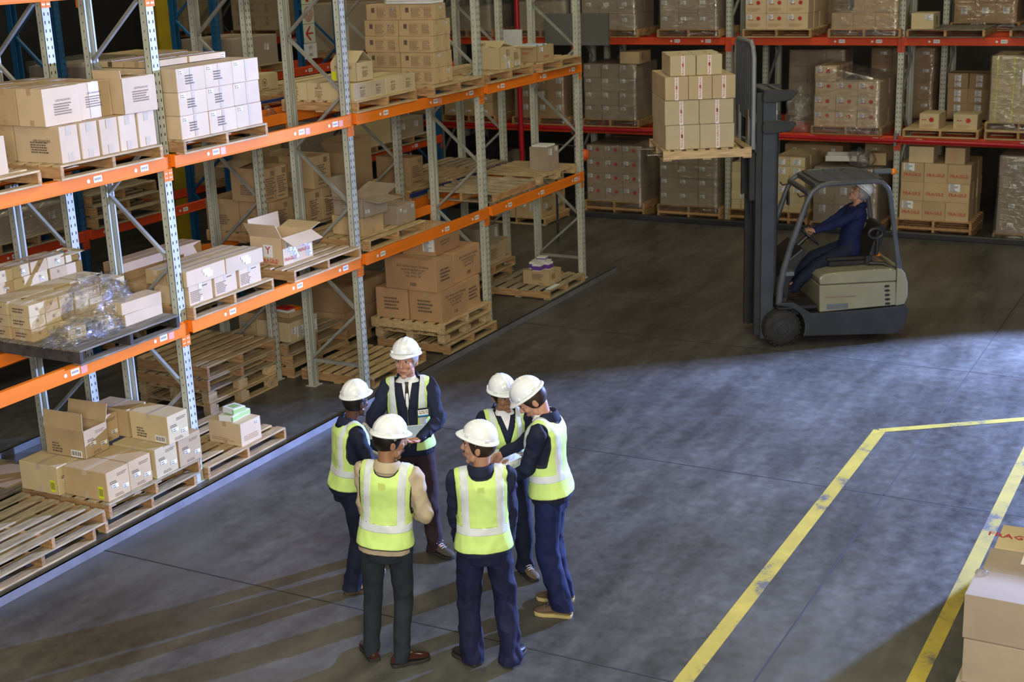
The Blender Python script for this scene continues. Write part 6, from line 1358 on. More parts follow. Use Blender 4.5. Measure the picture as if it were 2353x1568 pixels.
def person(name_label, pos, yaw, H, spec):
    s = H / 1.75; S_ = spec.get; rt = empty('person', pos, R(yaw - 90)); base = S_('base')
    if base is not None: rt.matrix_world = base
    tag(rt, name_label, 'person')
    fem = S_('fem', False); wid = S_('wid', 1.0)
    lean = Matrix.Translation((0, 0, .95 * s)) @ Matrix.Rotation(R(S_('twist', 0)), 4, 'Z') @ Matrix.Rotation(R(-S_('lean', 0)), 4, 'X') @ Matrix.Rotation(R(S_('tilt', 0)), 4, 'Y') @ Matrix.Translation((0, 0, -.95 * s))
    hip = Vector(S_('hipoff', (0, 0, 0)))
    lean = Matrix.Translation(hip) @ lean
    LI = lean.inverted()
    sh = {k: Vector((x * .170 * wid * s, -.005, 1.405 * s)) for k, x in (('R', 1), ('L', -1))}
    arms = {}
    for k, x in (('R', 1), ('L', -1)):
        w = LI @ Vector(S_('wr' + k, (x * .24, .05, .86 * s))); pole = LI.to_3x3() @ Vector(S_('pole' + k, (x * .8, -1, -.3)))
        e = ik(sh[k], w, .285 * s, .265 * s, pole); arms[k] = (sh[k], e, w)
    # head frame in torso space
    hp, hy, hr = S_('head', (0, 0, 0)); hoff = Vector(S_('headoff', (0, .02, 0)))
    HC = Vector((0, 0.0, 1.618 * s)) + hoff
    LR = lean.to_3x3().to_4x4()
    HM = Matrix.Translation(HC) @ LR.inverted() @ Matrix.Rotation(R(hy), 4, 'Z') @ Matrix.Rotation(R(-hp), 4, 'X') @ Matrix.Rotation(R(hr), 4, 'Y')
    # legs (root space)
    legs = {}
    for k, x in (('R', 1), ('L', -1)):
        hpj = Vector((x * .088 * s, 0, .90 * s)) + hip; an = Vector(S_('an' + k, (x * .11, 0, .085)))
        kn = ik(hpj, an, .42 * s, .41 * s, Vector(S_('kn' + k, (x * .15, 1, 0)))); legs[k] = (hpj, kn, an)
    # ---- body: one continuous surface
    m = MB(); torso(m, s, -0.014, z0=.86, wid=wid * 0.95)
    seg(m, (0, -.01 * s, 1.40 * s), HC + (HM.to_3x3() @ Vector((0, -.02, -.045))) * s, .062 * s * S_('neck', 1.0), .054 * s * S_('neck', 1.0), 16)
    head_pieces(m, HM, s, fem)
    for k in 'RL':
        a, e, w = arms[k]; seg(m, a, e, .050 * s, .040 * s); seg(m, e, w, .040 * s, .026 * s)
        hd = S_('hd' + k); hn = S_('hn' + k)
        d_ = LI.to_3x3() @ Vector(hd) if hd else (w - e); n_ = LI.to_3x3() @ Vector(hn) if hn else Vector((0, -1, 0)) + Vector((-0.5 if k == 'R' else 0.5, 0, 0))
        hand(m, w, d_, n_, S_('hs' + k, 1 if k == 'R' else -1), s, S_('curl' + k, 0.45), S_('point' + k, False), 0.92 if fem else 1.0)
    nb = len(m.v); 
    for k in 'RL':
        hj, kn, an = [LI @ v for v in legs[k]]; seg(m, hj, kn, .080 * s, .055 * s); seg(m, kn, an, .055 * s, .038 * s); ft = LI.to_3x3() @ (Matrix.Rotation(R(S_('ft' + k, 0)), 3, 'Z') @ Vector((0, 1, -0.38)))
        seg(m, an, an + ft * .10 * s, .030 * s, .020 * s)
    bm_ = remesh(m, 0.0052, 3, S_('skin'), fac=0.4)
    fin(bm_, 'body', S_('skin'), rt, lean)
    # face details
    hf = empty('head_frame_tmp') if False else None
    def hp_part(mb, nm, mat, **kw): o = mb.build(nm, mat, rt, **kw); o.matrix_local = lean @ HM @ Matrix.Scale(s * 1.09, 4); return o
    for x in (-1, 1):
        e_ = MB(); e_.ell((x * .029, .0765, .019), (.0125, .008, .0065)); hp_part(e_, 'eye', 'eye_white')
        e_ = MB(); e_.ell((x * .029, .0835, .0185), (.0055, .003, .0055)); e_.tube([(x * .014, .0835, .024), (x * .029, .0865, .0265), (x * .042, .0805, .0235)], .0018, 6); hp_part(e_, 'iris', 'hair_black')
        e_ = MB(); e_.tube([(x * .012, .0945, .038), (x * .028, .0955, .043), (x * .046, .081, .037)], [.0030, .0036, .0018], 6); hp_part(e_, 'eyebrow', S_('hair'))
    l_ = MB(); l_.tube([(-.021, .0905, -.052), (-.008, .0985, -.0495), (.008, .0985, -.0495), (.021, .0905, -.052)], [.002, .0042, .0042, .002], 8); l_.tube([(-.017, .0915, -.0565), (0, .0975, -.060), (.017, .0915, -.0565)], [.002, .0048, .002], 8); hp_part(l_, 'lips', 'lip')
    # hair below the helmet
    hm = MB(); hm.ell((0, -.012, .030), (.0815, .0935, .094), 30, 20)
    me = hm.mesh('hair', S_('hair')); hl = S_('hairlow', -.045)
    half(me, [((0, .034, .0), (0, -1, .35)), ((0, -.02, hl), (0, -0.25, 1))]); o = link('hair', me, rt, lean @ HM @ Matrix.Scale(s * 1.09, 4)); md = o.modifiers.new('t', 'SOLIDIFY'); md.thickness = 0.006; md.offset = 0.5
    if S_('bun'):
        b = MB(); b.ell((0, -.105, -.005), (.045, .04, .045)); 
        for q in range(9): b.ell((.035 * math.cos(q * .7), -.11 - .01 * (q % 2), .03 * math.sin(q * .7)), (.018, .018, .018), 8, 6)
        hp_part(b, 'hair_bun', S_('hair'))
    if S_('beard'):
        hm = MB(); hm.ell((0, .034, -.056), (.0555, .0555, .056), 30, 20); hm.ell((0, .070, -.096), (.0235, .0205, .0205)); me = hm.mesh('beard', S_('hair'))
        half(me, [((0, .0, -.045), (0, -0.55, -1))]); link('beard', me, rt, lean @ HM @ Matrix.Scale(s * 1.09, 4))
    if S_('earring'):
        for x in (-1, 1): e_ = MB(); e_.ell((x * .086, 0.0, -.034), (.004, .004, .006)); hp_part(e_, 'earring', 'label')
    if S_('glasses'):
        e_ = MB()
        for x in (-1, 1):
            e_.tube([(x * .030 + .021 * math.cos(t), .098, .018 + .015 * math.sin(t)) for t in [2 * math.pi * j / 16 for j in range(17)]], .0022, 6, caps=False); e_.tube([(x * .050, .097, .022), (x * .082, .0, .018)], .0022, 6)
        e_.tube([(-.010, .099, .02), (.010, .099, .02)], .002, 6); hp_part(e_, 'glasses', 'dark_plastic')
    # helmet
    hp2, hy2, hr2 = S_('hat', (0, 0, 0))
    hardhat(rt, lean @ HM @ Matrix.Translation((0, -.002, .078)) @ Matrix.Rotation(R(6 - hp2), 4, 'X') @ Matrix.Rotation(R(hy2), 4, 'Z') @ Matrix.Rotation(R(hr2), 4, 'Y'), s * S_('hats', 1.0), S_('strap', True))
    # ---- jacket
    jm = S_('jacket', 'navy'); jh = S_('jhem', 0.86)
    m = MB(); torso(m, s, 0.013, z0=jh, z1=1.46, wid=wid, hem=S_('jflare', 0.05))
    if jh < 0.80:
        m.loft([[Vector(((.172 * wid + .03) * s * math.cos(t), (.128 + .03) * s * math.sin(t), z * s)) for t in [2 * math.pi * j / 28 for j in range(28)]] for z in (jh, 0.82, 0.9)])
    slv = S_('sleeve', 1.0)
    for k in 'RL':
        a, e, w = arms[k]; seg(m, a + Vector((-.02 if k == 'R' else .02, 0, .0)), e, .068 * s, .056 * s, 16); seg(m, a, a + (e - a) * .3, .066 * s, .063 * s, 16); 
        w2 = e + (w - e) * slv * 0.93; seg(m, e, w2, .056 * s, .040 * s, 16); seg(m, e + (w2 - e) * 0.9, w2, .040 * s, .041 * s, 16)
    jme = remesh(m, 0.0085, 5, jm, wr=S_('jw', 0.013), seed=S_('seed', 1.0), wscale=10, fn=lambda c: 1.0 if abs(c.x) > .175 * wid * s else 0.2)
    # open neck: cut the jacket collar V
    bm = bmesh.new(); bm.from_mesh(jme); G = lambda: bm.verts[:] + bm.edges[:] + bm.faces[:]
    zc = 1.452 * s
    bmesh.ops.bisect_plane(bm, geom=G(), plane_co=(0, 0, zc), plane_no=(0, 0, 1))
    va = S_('jv', 1.34) * s; kx = S_('jk', .040) * s / (zc - va)
    for sg in (-1, 1): bmesh.ops.bisect_plane(bm, geom=G(), plane_co=(0, 0, va), plane_no=Vector((sg, 0, -kx)).normalized())
    dl = [f for f in bm.faces if (f.calc_center_median().z > zc and abs(f.calc_center_median().x) < .095 * s) or f.calc_center_median().y > 0.0 and f.calc_center_median().z > va and abs(f.calc_center_median().x) < kx * (f.calc_center_median().z - va)]
    bmesh.ops.delete(bm, geom=dl, context='FACES'); bm.to_mesh(jme); bm.free()
    jo = fin(jme, 'jacket', jm, rt, lean); md = jo.modifiers.new('t', 'SOLIDIFY'); md.thickness = 0.003; md.offset = -1
    # collar: folded band
    c = MB(); rows = []
    for r_, z, yo in ((.066, 1.452, -.008), (.070, 1.503, -.016), (.079, 1.510, -.016), (.094, 1.470, -.013), (.101, 1.438, -.012)):
        row = []
        for j in range(25):
            t = R(128) + R(284) * j / 24; fr_ = max(0, math.sin(t)) 
            k2 = 1 + 0.10 * fr_; zz = z - 0.085 * fr_ * (1 if r_ < .09 else 1.2) * S_('cdrop', 1.0)
            row.append(Vector((r_ * k2 * math.cos(t) * s * (1 - 0.30 * fr_), (r_ * k2 * math.sin(t) * 1.08 + yo) * s, zz * s)))
        rows.append(row)
    c.loft(rows, closed=False, caps=False)
    me = c.mesh('collar', S_('collar', jm), recalc=False)
    co = link('collar', me, rt, lean); md = co.modifiers.new('t', 'SOLIDIFY'); md.thickness = 0.006; md = co.modifiers.new('ss', 'SUBSURF'); md.levels = 1; md.render_levels = 1
    if S_('shirt'):
        m = MB(); torso(m, s, 0.006, z0=1.1, z1=1.50, wid=wid * .97); seg(m, (0, -.006 * s, 1.43 * s), (0, .008 * s, 1.505 * s), .066 * s, .060 * s, 18)
        me = remesh(m, 0.009, 3, 'shirt'); half(me, [((0, 0, 1.495 * s), (0, 0, -1))]); fin(me, 'shirt', S_('shirt'), rt, lean)
        if S_('tie'):
            t_ = MB(); y = .132 * s
            t_.prism([(-.016, 1.465 * s), (.016, 1.465 * s), (.011, 1.44 * s), (.021, 1.30 * s), (.0, 1.16 * s), (-.021, 1.30 * s), (-.011, 1.44 * s)], y - .008, y + .004, axis=1)
            for i_, v in enumerate(t_.v): t_.v[i_] = (v[0], v[1] - max(0, (v[2] / s - 1.36)) * 0.42 * s, v[2])
            to = t_.build('tie', 'tie', rt, bevel=0.002); to.matrix_local = lean
            z_ = MB(); z_.tube([(0, .150 * s, 1.28 * s), (0, .152 * s, 1.10 * s), (0, .150 * s, .95 * s)], .003, 6); zo = z_.build('zip', 'steel', rt); zo.matrix_local = lean
    # ---- trousers
    tm = S_('trousers', 'navy'); loose = S_('loose', 1.0)
    m = MB(); m.loft([[Vector(((rx + .012) * s * math.cos(t), (ry + .014) * s * math.sin(t), z * s)) + hip for t in [2 * math.pi * j / 28 for j in range(28)]] for z, rx, ry in ((.79, .125, .10), (.86, .150, .11), (.92, .163, .12), (1.0, .155, .112), (1.04, .15, .108))])
    for k in 'RL':
        hj, kn, an = legs[k]; lo = an + Vector((0, -.012 * s, -.045 * s)); c2 = kn + (an - kn) * .5
        seg(m, hj + Vector((0, 0, .03 * s)), kn, (.094 + .004 * loose) * s, (.064 + .014 * loose) * s, 18); seg(m, kn, c2, (.064 + .014 * loose) * s, (.056 + .018 * loose) * s, 18); seg(m, c2, lo, (.056 + .018 * loose) * s, (.048 + .024 * loose) * s, 18)
    zt_ = S_('twr', 0.011)
    tme = remesh(m, 0.0085, 4, tm, wr=zt_, seed=S_('seed', 1.0) + 5, wscale=8, fn=lambda c: 0.6 + 1.1 * max(0, 1 - c.z / 0.35) + 0.5 * max(0, 1 - abs(c.z - 0.5) / 0.15))
    half(tme, [((0, 0, S_('cuff', 0.035)), (0, 0, 1))]) if base is None else None
    to = fin(tme, 'trousers', tm, rt); 
    for k in 'RL':
        hj, kn, an = legs[k]
        shoe(rt, Matrix.Translation((an.x, an.y, an.z - .085 * s)) @ Matrix.Rotation(R(S_('ft' + k, 0)), 4, 'Z'), s * S_('shoes', 1.0), S_('shoe'), S_('sole', 'sole_dark'), laces=S_('laces'))
    # ---- hi-vis vest
    if S_('vest', True):
        vh = S_('vhem', 0.91) * s; m = MB(); torso(m, s, 0.027, z0=.85, z1=1.46, wid=wid, hem=0.06, belly=S_('belly', 0.0))
        seg(m, (-.13 * wid * s, -.008, 1.415 * s), (.13 * wid * s, -.008, 1.415 * s), .074 * s, .074 * s, 18)
        if vh < .79 * s: m.loft([[Vector(((.172 * wid + .060) * s * math.cos(t), (.125 + .062) * s * math.sin(t), z)) for t in [2 * math.pi * j / 28 for j in range(28)]] for z in (vh - .01, .86 * s)])
        me = remesh(m, 0.0095, 6, 'hivis', wr=0.0065, seed=S_('seed', 1.0) + 9, wscale=6)
        bm = bmesh.new(); bm.from_mesh(me)
        def cut(co, no, inner=False, outer=False, sel=None): bmesh.ops.bisect_plane(bm, geom=G() if sel is None else ((lambda fs: list({v for f in fs for v in f.verts}) + list({e for f in fs for e in f.edges}) + fs)([f for f in bm.faces if sel(f.calc_center_median())])), plane_co=co, plane_no=Vector(no).normalized(), clear_inner=inner, clear_outer=outer)
        cut((0, 0, vh), (0, 0, 1), inner=True)
        b0, b1 = .090 * s * wid, .140 * s * wid; ax = .168 * s * wid; az = 1.13 * s; pw = .007 * s
        for x in (b0, b1): cut((x, 0, 0), (1, 0, 0)); cut((-x, 0, 0), (1, 0, 0))
        q_ = lambda pts: [(x * s * wid, z * s) for x, z in pts]
        arm_c = q_([(.215, 1.115), (.190, 1.125), (.176, 1.150), (.170, 1.20), (.170, 1.28), (.176, 1.37), (.184, 1.52)])
        nk = q_([(-.01, 1.424), (.035, 1.427), (.060, 1.438), (.076, 1.458), (.082, 1.52)])
        op = S_('open') or (1.18, .28)
        vc = [(-.004, op[0] * s - .004 / op[1])] + [(op[1] * (z - op[0]) * s, z * s) for z in (op[0] + .02, 1.52)]
        curves = []
        for cv, side in ((arm_c, lambda c: c.z > 1.05 * s and abs(c.x) > .13 * s), (nk, lambda c: c.y < .03 * s and c.z > 1.36 * s), (vc, lambda c: c.y > 0)):
            off = []
            for i, p in enumerate(cv):
                a0 = cv[max(i - 1, 0)]; b0_ = cv[min(i + 1, len(cv) - 1)]; d = Vector((b0_[0] - a0[0], b0_[1] - a0[1])).normalized()
                off.append((p[0] - d.y * pw if cv is arm_c else p[0] + d.y * pw, p[1] + d.x * pw if cv is arm_c else p[1] - d.x * pw))
            curves.append((cv, off))
            for c_ in (cv, off):
                for (x0, z0), (x1, z1) in zip(c_, c_[1:]):
                    for sg in (-1, 1): cut((sg * x0, 0, z0), (sg * (z1 - z0), 0, -(x1 - x0)), sel=side)
        for z in (S_('band', 1.03) * s, (S_('band', 1.03) + .052) * s, vh + pw * .8): cut((0, 0, z), (0, 0, 1))
        cut((0, 0.02 * s, 0), (0, 1, 0)); cut((0, 0, 0), (0, 1, 0))
        def at(cv, z):   # x of the curve at height z (None below it)
            if z < min(cv[0][1], cv[-1][1]): return None
            for (x0, z0), (x1, z1) in zip(cv, cv[1:]):
                if (z0 <= z <= z1) or (z1 <= z <= z0): return x0 + (x1 - x0) * ((z - z0) / (z1 - z0) if z1 != z0 else 0)
            return cv[-1][0]
        rm = []; refl = []; pip = []
        for f in bm.faces:
            c = f.calc_center_median(); x, y, z = abs(c.x), c.y, c.z
            (A0, A1), (N0, N1), (V0, V1) = curves
            t0, t1 = at(A0, z), at(A1, z)
            if t0 is not None and x > t0: rm.append(f); continue
            if t1 is not None and x > t1: pip.append(f); continue
            if y > 0:
                t0, t1 = at(V0, z), at(V1, z)
                if t0 is not None and x < t0: rm.append(f); continue
                if t1 is not None and x < t1: pip.append(f); continue
            if y <= 0.02 * s:
                t0, t1 = at(N0, z), at(N1, z)
                if t0 is not None and x < t0: rm.append(f); continue
                if t1 is not None and x < t1: pip.append(f); continue
            if z < vh + pw * .8: pip.append(f); continue
            if S_('zipstrip') and y > 0 and x < 0.012 and z < op[0] * s + .02: pip.append(f); continue
            if b0 < x < b1 and z > S_('band', 1.03) * s: refl.append(f); continue
            if S_('band', 1.03) * s < z < (S_('band', 1.03) + .052) * s: refl.append(f); continue
        parts = [('reflective_band', 'reflective', refl), ('edge_piping', 'piping', pip)]
        out = []
        bm.verts.index_update(); bm.normal_update()
        for nm, mt, fs in parts:
            b2 = bmesh.new(); mp = {}
            for f in fs:
                vv = []
                for v in f.verts:
                    if v.index not in mp: mp[v.index] = b2.verts.new(v.co + v.normal * 0.0012)
                    vv.append(mp[v.index])
                try: nf = b2.faces.new(vv); nf.smooth = True
                except ValueError: pass
            pm = bpy.data.meshes.new(nm); b2.to_mesh(pm); b2.free(); pm.materials.append(MAT[mt]); out.append((nm, pm))
        bmesh.ops.delete(bm, geom=rm + refl + pip, context='FACES'); bm.to_mesh(me); bm.free()
        vo = fin(me, 'vest', 'hivis', rt, lean); md = vo.modifiers.new('t', 'SOLIDIFY'); md.thickness = 0.003; md.offset = -1
        for nm, pm in out:
            o = link(nm, pm, vo); md = o.modifiers.new('t', 'SOLIDIFY'); md.thickness = 0.0035; md.offset = -1
        if S_('badge'):
            bx, by, bz = S_('badge'); rt2 = MB(); rt2.box(-.058, -.002, -.037, .058, .002, .037); bo_ = rt2.build('id_pocket', 'piping', vo); bo_.matrix_local = Matrix.Translation((bx * s, by * s, bz * s)) @ Matrix.Rotation(R(S_('badgerot', 0)), 4, 'Z')
            b3 = MB(); b3.box(-.040, .0022, -.022, .044, .0032, .024); b3.box(-.04, .0033, -.030, .044, .0038, -.020, 1); b3.build('id_card', ['label', 'cyan'], bo_)
            link('lettering', linesmesh(.07, .03, 2, 'ink_soft', 3), bo_, Matrix.Translation((0, .0045, .004)) @ Matrix.Rotation(math.pi, 4, 'Z') @ Matrix.Rotation(math.pi / 2, 4, 'X'))
        if S_('tab'):
            b4 = MB(); b4.box(-.022, -.0035, -.02, .022, .0, .02); to_ = b4.build('label_tab', 'hivis_tab', vo); to_.matrix_local = Matrix.Translation((-.01, -.153 * s - .006, 1.37 * s)) @ Matrix.Rotation(R(14), 4, 'X')
    return rt
simple('hivis_tab', (0.66, 0.80, 0.22), 0.6, var=0.03)
PP = {}
def P_(k, *a, **kw): PP[k] = person(*a, kw)
P_('boss', 'grey haired person in navy jacket, tie and open hi-vis vest, holding a tablet', (-0.45, -2.72, 0), 207, 1.785,
   skin='skin_light', hair='hair_grey', shirt='shirt', tie=True, open=(.36, .085), jv=1.22, trousers='maroon', shoe='shoe_suede', loose=.7, laces='label', wid=1.0, head=(0, -14, 0), headoff=(0, .028, .0), hat=(1, 0, 0),
   wrL=(-.10, .34, 1.10), poleL=(-1, -.45, -.5), hdL=(.75, .50, .05), hnL=(0, .1, 1), wrR=(.16, .34, 1.10), poleR=(1, -.5, -.35), hdR=(-.7, .6, .1), hnR=(-.2, .1, .9), curlL=.55, curlR=.5,
   anL=(-.15, .08, .085), anR=(.10, -.05, .085), ftL=50, ftR=-8, badge=(-.125, .172, 1.24), badgerot=18, seed=3.0, strap=False, cdrop=1.3)
P_('navy_woman', 'dark skinned person in navy overalls and hi-vis vest with tan boots, leftmost of the group', (-1.235, -2.63, 0), -38, 1.645,
   skin='skin_dark', hair='hair_black', fem=True, wid=.93, hairlow=-.05, earring=True, trousers='navy', shoe='boot_tan', sole='boot_brown', loose=1.1, head=(6, 24, 0), headoff=(0, .02, 0), hat=(-4, 0, 0),
   wrR=(.10, .33, 1.05), poleR=(.8, -.7, -.6), wrL=(-.08, .36, 1.06), poleL=(-1, -.5, -.5), hdR=(-.3, .9, .3), hnR=(-.5, 0, .8), hdL=(.3, .9, .3), hnL=(.5, 0, .8), anR=(.10, -.05, .08), anL=(-.10, .10, .08), ftR=-6, ftL=8, open=(.80, .10), seed=7.0, laces='boot_brown', lean=8)
P_('beige', 'person in a beige jacket and hi-vis vest seen from behind, nearest on the left', (-2.13, -3.515, 0), 22, 1.775,
   skin='skin_brown', hair='hair_black', hairlow=-.035, jacket='beige_cloth', collar='beige_cloth', shirt='shirt', trousers='charcoal', shoe='shoe_brown', loose=.25, wid=1.02, head=(10, -58, 0), headoff=(0, .015, 0), hat=(4, 8, 0), twr=.007,
   wrR=(.17, .20, 1.08), poleR=(.75, -.8, -.45), wrL=(.0, .27, 1.12), poleL=(-.2, -.6, -.9), anR=(.11, -.03, .085), anL=(-.12, .06, .085), ftR=-62, ftL=28, jhem=.84, jflare=.03, tilt=5, lean=2, hipoff=(.05, 0, 0), seed=11.0, tab=True, jw=.011)
P_('front_man', 'person in navy overalls seen from behind, head turned left, in a hi-vis vest', (-1.842, -4.178, 0), 33, 1.745,
   skin='skin_tan', hair='hair_brown', hairlow=-.075, trousers='navy_bright', jacket='navy', shoe='shoe_black', loose=1.35, head=(-2, 74, 0), headoff=(0, .0, 0), hat=(-8, 0, 0),
   wrR=(.185, .13, .87), poleR=(.75, -1, -.2), wrL=(-.16, .15, .87), poleL=(-1, -.65, -.2), hdR=(-.2, .5, -.8), hdL=(.3, .5, -.8), anR=(.15, -.02, .085), anL=(-.12, .02, .085), ftR=-28, ftL=35, vhem=.90, seed=15.0, tab=True, twr=.014, cuff=.02, wid=1.03)
P_('woman', 'smiling person in navy overalls and zipped hi-vis vest looking down at the papers', (-0.52, -3.62, 0), 222, 1.65,
   skin='skin_brown', hair='hair_black', fem=True, wid=.94, bun=True, shirt='shirt', trousers='navy', shoe='boot_mid', sole='sole_dark', loose=1.1, head=(8, 14, 9), headoff=(.01, .04, -.005), hat=(2, 0, 0), lean=5, zipstrip=True, open=(1.20, .30),
   wrL=(-.16, .33, 1.08), poleL=(-1, -.5, -.6), hdL=(.8, .45, .0), hnL=(.1, .2, .9), wrR=(.13, .30, 1.06), poleR=(1, -.4, -.6), hdR=(-.4, .8, .1), hnR=(-.4, 0, .9), anR=(.09, 0, .08), anL=(-.12, .06, .08), ftL=14, ftR=-10, badge=(-.105, .152, 1.22), badgerot=16, seed=19.0, laces='label', cdrop=1.2, strap=False)
P_('bearded', 'bearded person in blue overalls and hi-vis vest bending over the papers, rightmost of the group', (-0.91, -4.225, 0), 104, 1.825,
   skin='skin_light', hair='hair_brown', hairlow=-.06, beard=True, shirt='shirt', trousers='royal', shoe='boot_brown', sole='sole_yellow', loose=1.2, head=(40, 16, 0), headoff=(0, .055, -.03), hat=(0, 0, 0), lean=5, laces='hair_brown', twr=.012,
   wrL=(-.06, .33, 1.03), poleL=(-.75, -.9, -.55), hdL=(.45, .8, .25), hnL=(.1, -.2, .9), wrR=(.13, .40, 1.17), poleR=(1, -.4, -.2), hdR=(-.45, .50, -.65), hnR=(-.6, -.2, -.4), pointR=True, curlR=.8, anR=(.14, -.04, .085), anL=(-.12, -.08, .085), ftR=6, ftL=-2, seed=23.0, cuff=.06)
# driver sits in the forklift
DB = Matrix.Translation((6.644, -3.455, 0)) @ Matrix.Rotation(FA, 4, 'Z') @ Matrix.Translation((-0.93, 0.0, 0.16)) @ Matrix.Rotation(-math.pi / 2, 4, 'Z')
P_('driver', 'driver in blue overalls and white hard hat sitting in the forklift, looking up', (0, 0, 0), 0, 1.72, base=DB, vest=False,
   skin='skin_tan', hair='hair_grey', glasses=True, trousers='navy', jacket='royal', shoe='shoe_brown', loose=1.0, lean=-10, head=(-34, 0, 0), headoff=(0, .0, -.02), hat=(-2, 0, 0), hats=.98, hipoff=(0, 0, 0),
   anL=(-.14, .72, .52), anR=(.14, .70, .52), knL=(-.1, .6, 1), knR=(.1, .6, 1), wrL=(-.13, .46, 1.16), poleL=(-.8, -.3, -1), wrR=(.10, .42, 1.10), poleR=(.8, -.3, -1), hdL=(.1, .9, .3), hnL=(.3, .4, -.8), curlL=.9, seed=27.0, jhem=.86, jv=1.40, cuff=.3)
# watch on the driver's wrist
# ---- things held
m = MB(); m.box(-.125, -.09, 0, .125, .09, .008); t = m.build('tablet', 'label', bevel=0.003); b = MB(); b.box(-.112, -.078, .0082, .112, .078, .009); b.build('screen', 'screen_blue', t)
t.matrix_world = Matrix.Translation((-0.66, -2.86, 1.125)) @ Matrix.Rotation(R(-62 + 180), 4, 'Z') @ Matrix.Rotation(R(-16), 4, 'X') @ Matrix.Rotation(R(4), 4, 'Y')
tag(t, 'pale tablet held by the tall grey haired person in the tie', 'tablet')
def sheets(loc, rz, w, d, label, mats=('paper',), n=1, tilt=(0, 0), lines=True, bend=0.03, name='paper_sheet'):
    m = MB(); k = 10
    for q in range(n):
        vs = []; off = q * 0.004
        for i in range(k + 1):
            for j in range(2):
                u = i / k; vs.append((-w / 2 + u * w + off * 2, -d / 2 + j * d + off * 3 * (q % 2), bend * math.sin(u * math.pi) + off))
        m.add(vs, [(2 * i, 2 * i + 1, 2 * i + 3, 2 * i + 2) for i in range(k)], q % len(mats), True)
    o = m.build(name, list(mats), recalc=False); md = o.modifiers.new('t', 'SOLIDIFY'); md.thickness = 0.0008
    if lines:
        r = random.Random(int(w * 1000)); p = MB()
        for a in range(9):
            y = d * 0.42 - a * d * 0.09; t_ = 0.0022
            for b in range(3):
                x = -w * 0.42 + b * w * 0.29; l = w * r.uniform(0.1, 0.25); z = lambda xx: bend * math.sin((xx / w + .5) * math.pi) + 0.004 * n + 0.001
                p.quad((x, y, z(x)), (x + l, y, z(x + l)), (x + l, y + t_, z(x + l)), (x, y + t_, z(x)))
        p.build('print', 'ink_soft', o, recalc=False)
    o.matrix_world = Matrix.Translation(loc) @ Matrix.Rotation(R(rz), 4, 'Z') @ Matrix.Rotation(R(tilt[0]), 4, 'X') @ Matrix.Rotation(R(tilt[1]), 4, 'Y')
    tag(o, label, 'paper'); return o
sheets((-0.80, -3.80, 1.075), 25, 0.30, 0.42, 'printed white papers held between the bearded person and the smiling one', ('paper', 'label'), 3, (8, -6))
sheets((-0.86, -3.99, 1.085), 5, 0.24, 0.20, 'pale green sheet lifted by the bearded person at the edge of the papers', ('paper_mint',), 1, (-22, 18), False)
sheets((-0.86, -2.62, 1.10), 20, 0.28, 0.24, 'pale green printed form held by the leftmost person in navy', ('paper_green', 'paper'), 2, (30, -12))
m = MB(); m.tube([(0, 0, -.011), (0, 0, .011)], .019, 20); w_ = m.build('wrist_watch', 'steel'); w_.matrix_world = DB @ Matrix.Translation((-.155, .425, 1.175)) @ Matrix.Rotation(1.2, 4, 'Y'); tag(w_, 'shiny round wrist watch worn by the forklift driver', 'watch')
# dark folder carried by the person in the beige jacket
m = MB(); m.box(-.05, -.003, -.07, .05, .003, .07); o = m.build('folder', 'navy_bright', bevel=0.002); o.matrix_world = Matrix.Translation((-1.55, -3.50, 1.02)) @ Matrix.Rotation(R(-30), 4, 'Z') @ Matrix.Rotation(R(25), 4, 'Y'); tag(o, 'dark blue folder sticking out beyond the person in the beige jacket', 'folder')
BAKED = [i for a, b in [(0,5),(7,10),(12,16),(20,22),(26,29),(32,32),(35,37),(39,43),(47,47),(51,56),(65,66),(68,73),(75,75),(78,88),(101,122),(126,127),(129,143),(145,146),(148,162),(164,167),(171,171),(173,173),(175,181),(183,185),(187,191),(193,197),(199,199),(201,203),(206,206),(210,212),(216,218),(222,224),(228,230),(237,239),(241,241),(243,245),(247,247),(249,251),(253,253),(255,257),(260,260),(263,264),(307,309),(312,314),(319,319),(339,341),(343,343),(346,346),(349,349),(442,442),(444,444),(446,446),(453,453),(458,458),(463,463),(468,468),(473,473),(480,480),(485,485),(490,490),(494,494),(499,500),(504,505),(507,507),(509,510),(512,512),(514,514),(516,518),(522,524),(527,527),(531,534),(538,540),(544,546),(548,552),(583,585),(589,591),(594,597),(600,600),(603,606),(611,611),(616,616),(621,621),(627,630),(633,633),(637,637),(642,643),(645,646),(648,649),(651,653),(656,656),(659,667),(669,670),(672,673),(702,704),(717,718),(737,737),(767,767),(769,769),(771,771),(782,784),(786,788),(790,793),(796,798)] for i in range(a, b + 1)]   # cartons that show largest in the photograph
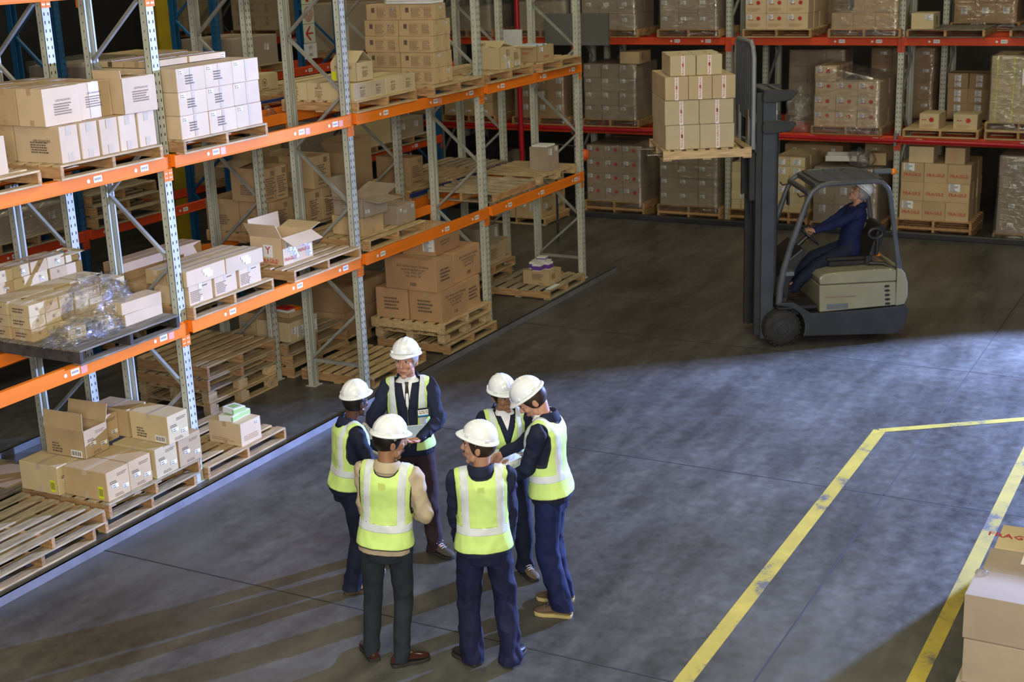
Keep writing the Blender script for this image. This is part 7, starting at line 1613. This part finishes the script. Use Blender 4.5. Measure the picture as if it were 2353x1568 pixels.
# ================================================================== FAR AND SMALL CARTONS: the 300 largest in view stay single, the rest become one object
from bpy_extras.object_utils import world_to_camera_view
bpy.context.view_layer.update()
_dg = bpy.context.evaluated_depsgraph_get()
def root_of(o):
    while o.parent: o = o.parent
    return o
SEE = {MAT[k] for k in ('film', 'film_tight', 'film_loose')}
def clear_path(co, target):
    a = cam.matrix_world.translation.copy(); d = (co - a); L = d.length; d.normalize(); t = 0.0
    for _ in range(7):
        hit, loc, nrm, idx, ob, mw = S.ray_cast(_dg, a + d * t, d, distance=L - t + 0.02)
        if not hit: return True
        if root_of(ob) == target: return True
        if ob.data and ob.data.materials and ob.data.materials[0] in SEE: t = (loc - a).length + 0.004; continue
        return (loc - co).length < 0.006
    return False
def score(o):
    me = o.data; xs = [v.co for v in me.vertices]; w, d, h = [max(c[i] for c in xs) for i in range(3)]
    tot = 0.0
    for f in ('F', 'L', 'R', 'T'):
        M = o.matrix_world; c = M @ Vector(FACE[f](.5, .5, 0, w, d, h)); n = M.to_3x3() @ {'F': Vector((0, -1, 0)), 'L': Vector((-1, 0, 0)), 'R': Vector((1, 0, 0)), 'T': Vector((0, 0, 1))}[f]
        v = cam.matrix_world.translation - c
        cs = n.dot(v.normalized())
        if cs < 0.02: continue
        A = fdim(f, w, d, h); ar = A[0] * A[1] * cs / v.length_squared; k = 0
        for i in range(4):
            for j in range(3):
                p = M @ Vector(FACE[f](.1 + .8 * i / 3, .12 + .76 * j / 2, 0.001, w, d, h)); q = world_to_camera_view(S, cam, p)
                if -0.0 < q.x < 1.0 and 0.0 < q.y < 1.0 and clear_path(p, o): k += 1
        tot += ar * k / 12
    return tot
cart = [o for o in COL.objects if o.parent is None and o.get('category') == 'box' and o.name.split('.')[0] == 'carton']
if BAKED is None:
    sc_ = sorted(((score(o), i) for i, o in enumerate(cart)), reverse=True)
    keep = {i for s_, i in sc_[:300] if s_ > 0}; print('KEEPLIST', sorted(keep), len(cart))
else: keep = set(BAKED)
rest = [o for i, o in enumerate(cart) if i not in keep]
KIDS = {}
for o in COL.objects:
    if o.parent: KIDS.setdefault(o.parent.name, []).append(o)
vs, fs, mi, mats = [], [], [], []
def absorb(o):
    if o.type == 'MESH':
        M = o.matrix_world; b = len(vs); vs.extend(tuple(M @ v.co) for v in o.data.vertices)
        for p in o.data.polygons:
            m_ = o.data.materials[p.material_index]
            if m_ not in mats: mats.append(m_)
            fs.append(tuple(i + b for i in p.vertices)); mi.append(mats.index(m_))
    for c in KIDS.get(o.name, []): absorb(c)
for o in rest: absorb(o)
me = bpy.data.meshes.new('cartons'); me.from_pydata(vs, [], fs); me.polygons.foreach_set('material_index', mi)
for m_ in mats: me.materials.append(m_)
o = link('carton_mass', me)
tag(o, 'mass of small, distant and half hidden cartons filling the depths of the racks', 'cartons', kind='stuff')
dead = []
def mark(o):
    for c in KIDS.get(o.name, []): mark(c)
    dead.append(o)
for o in rest: mark(o)
bpy.data.batch_remove(dead)
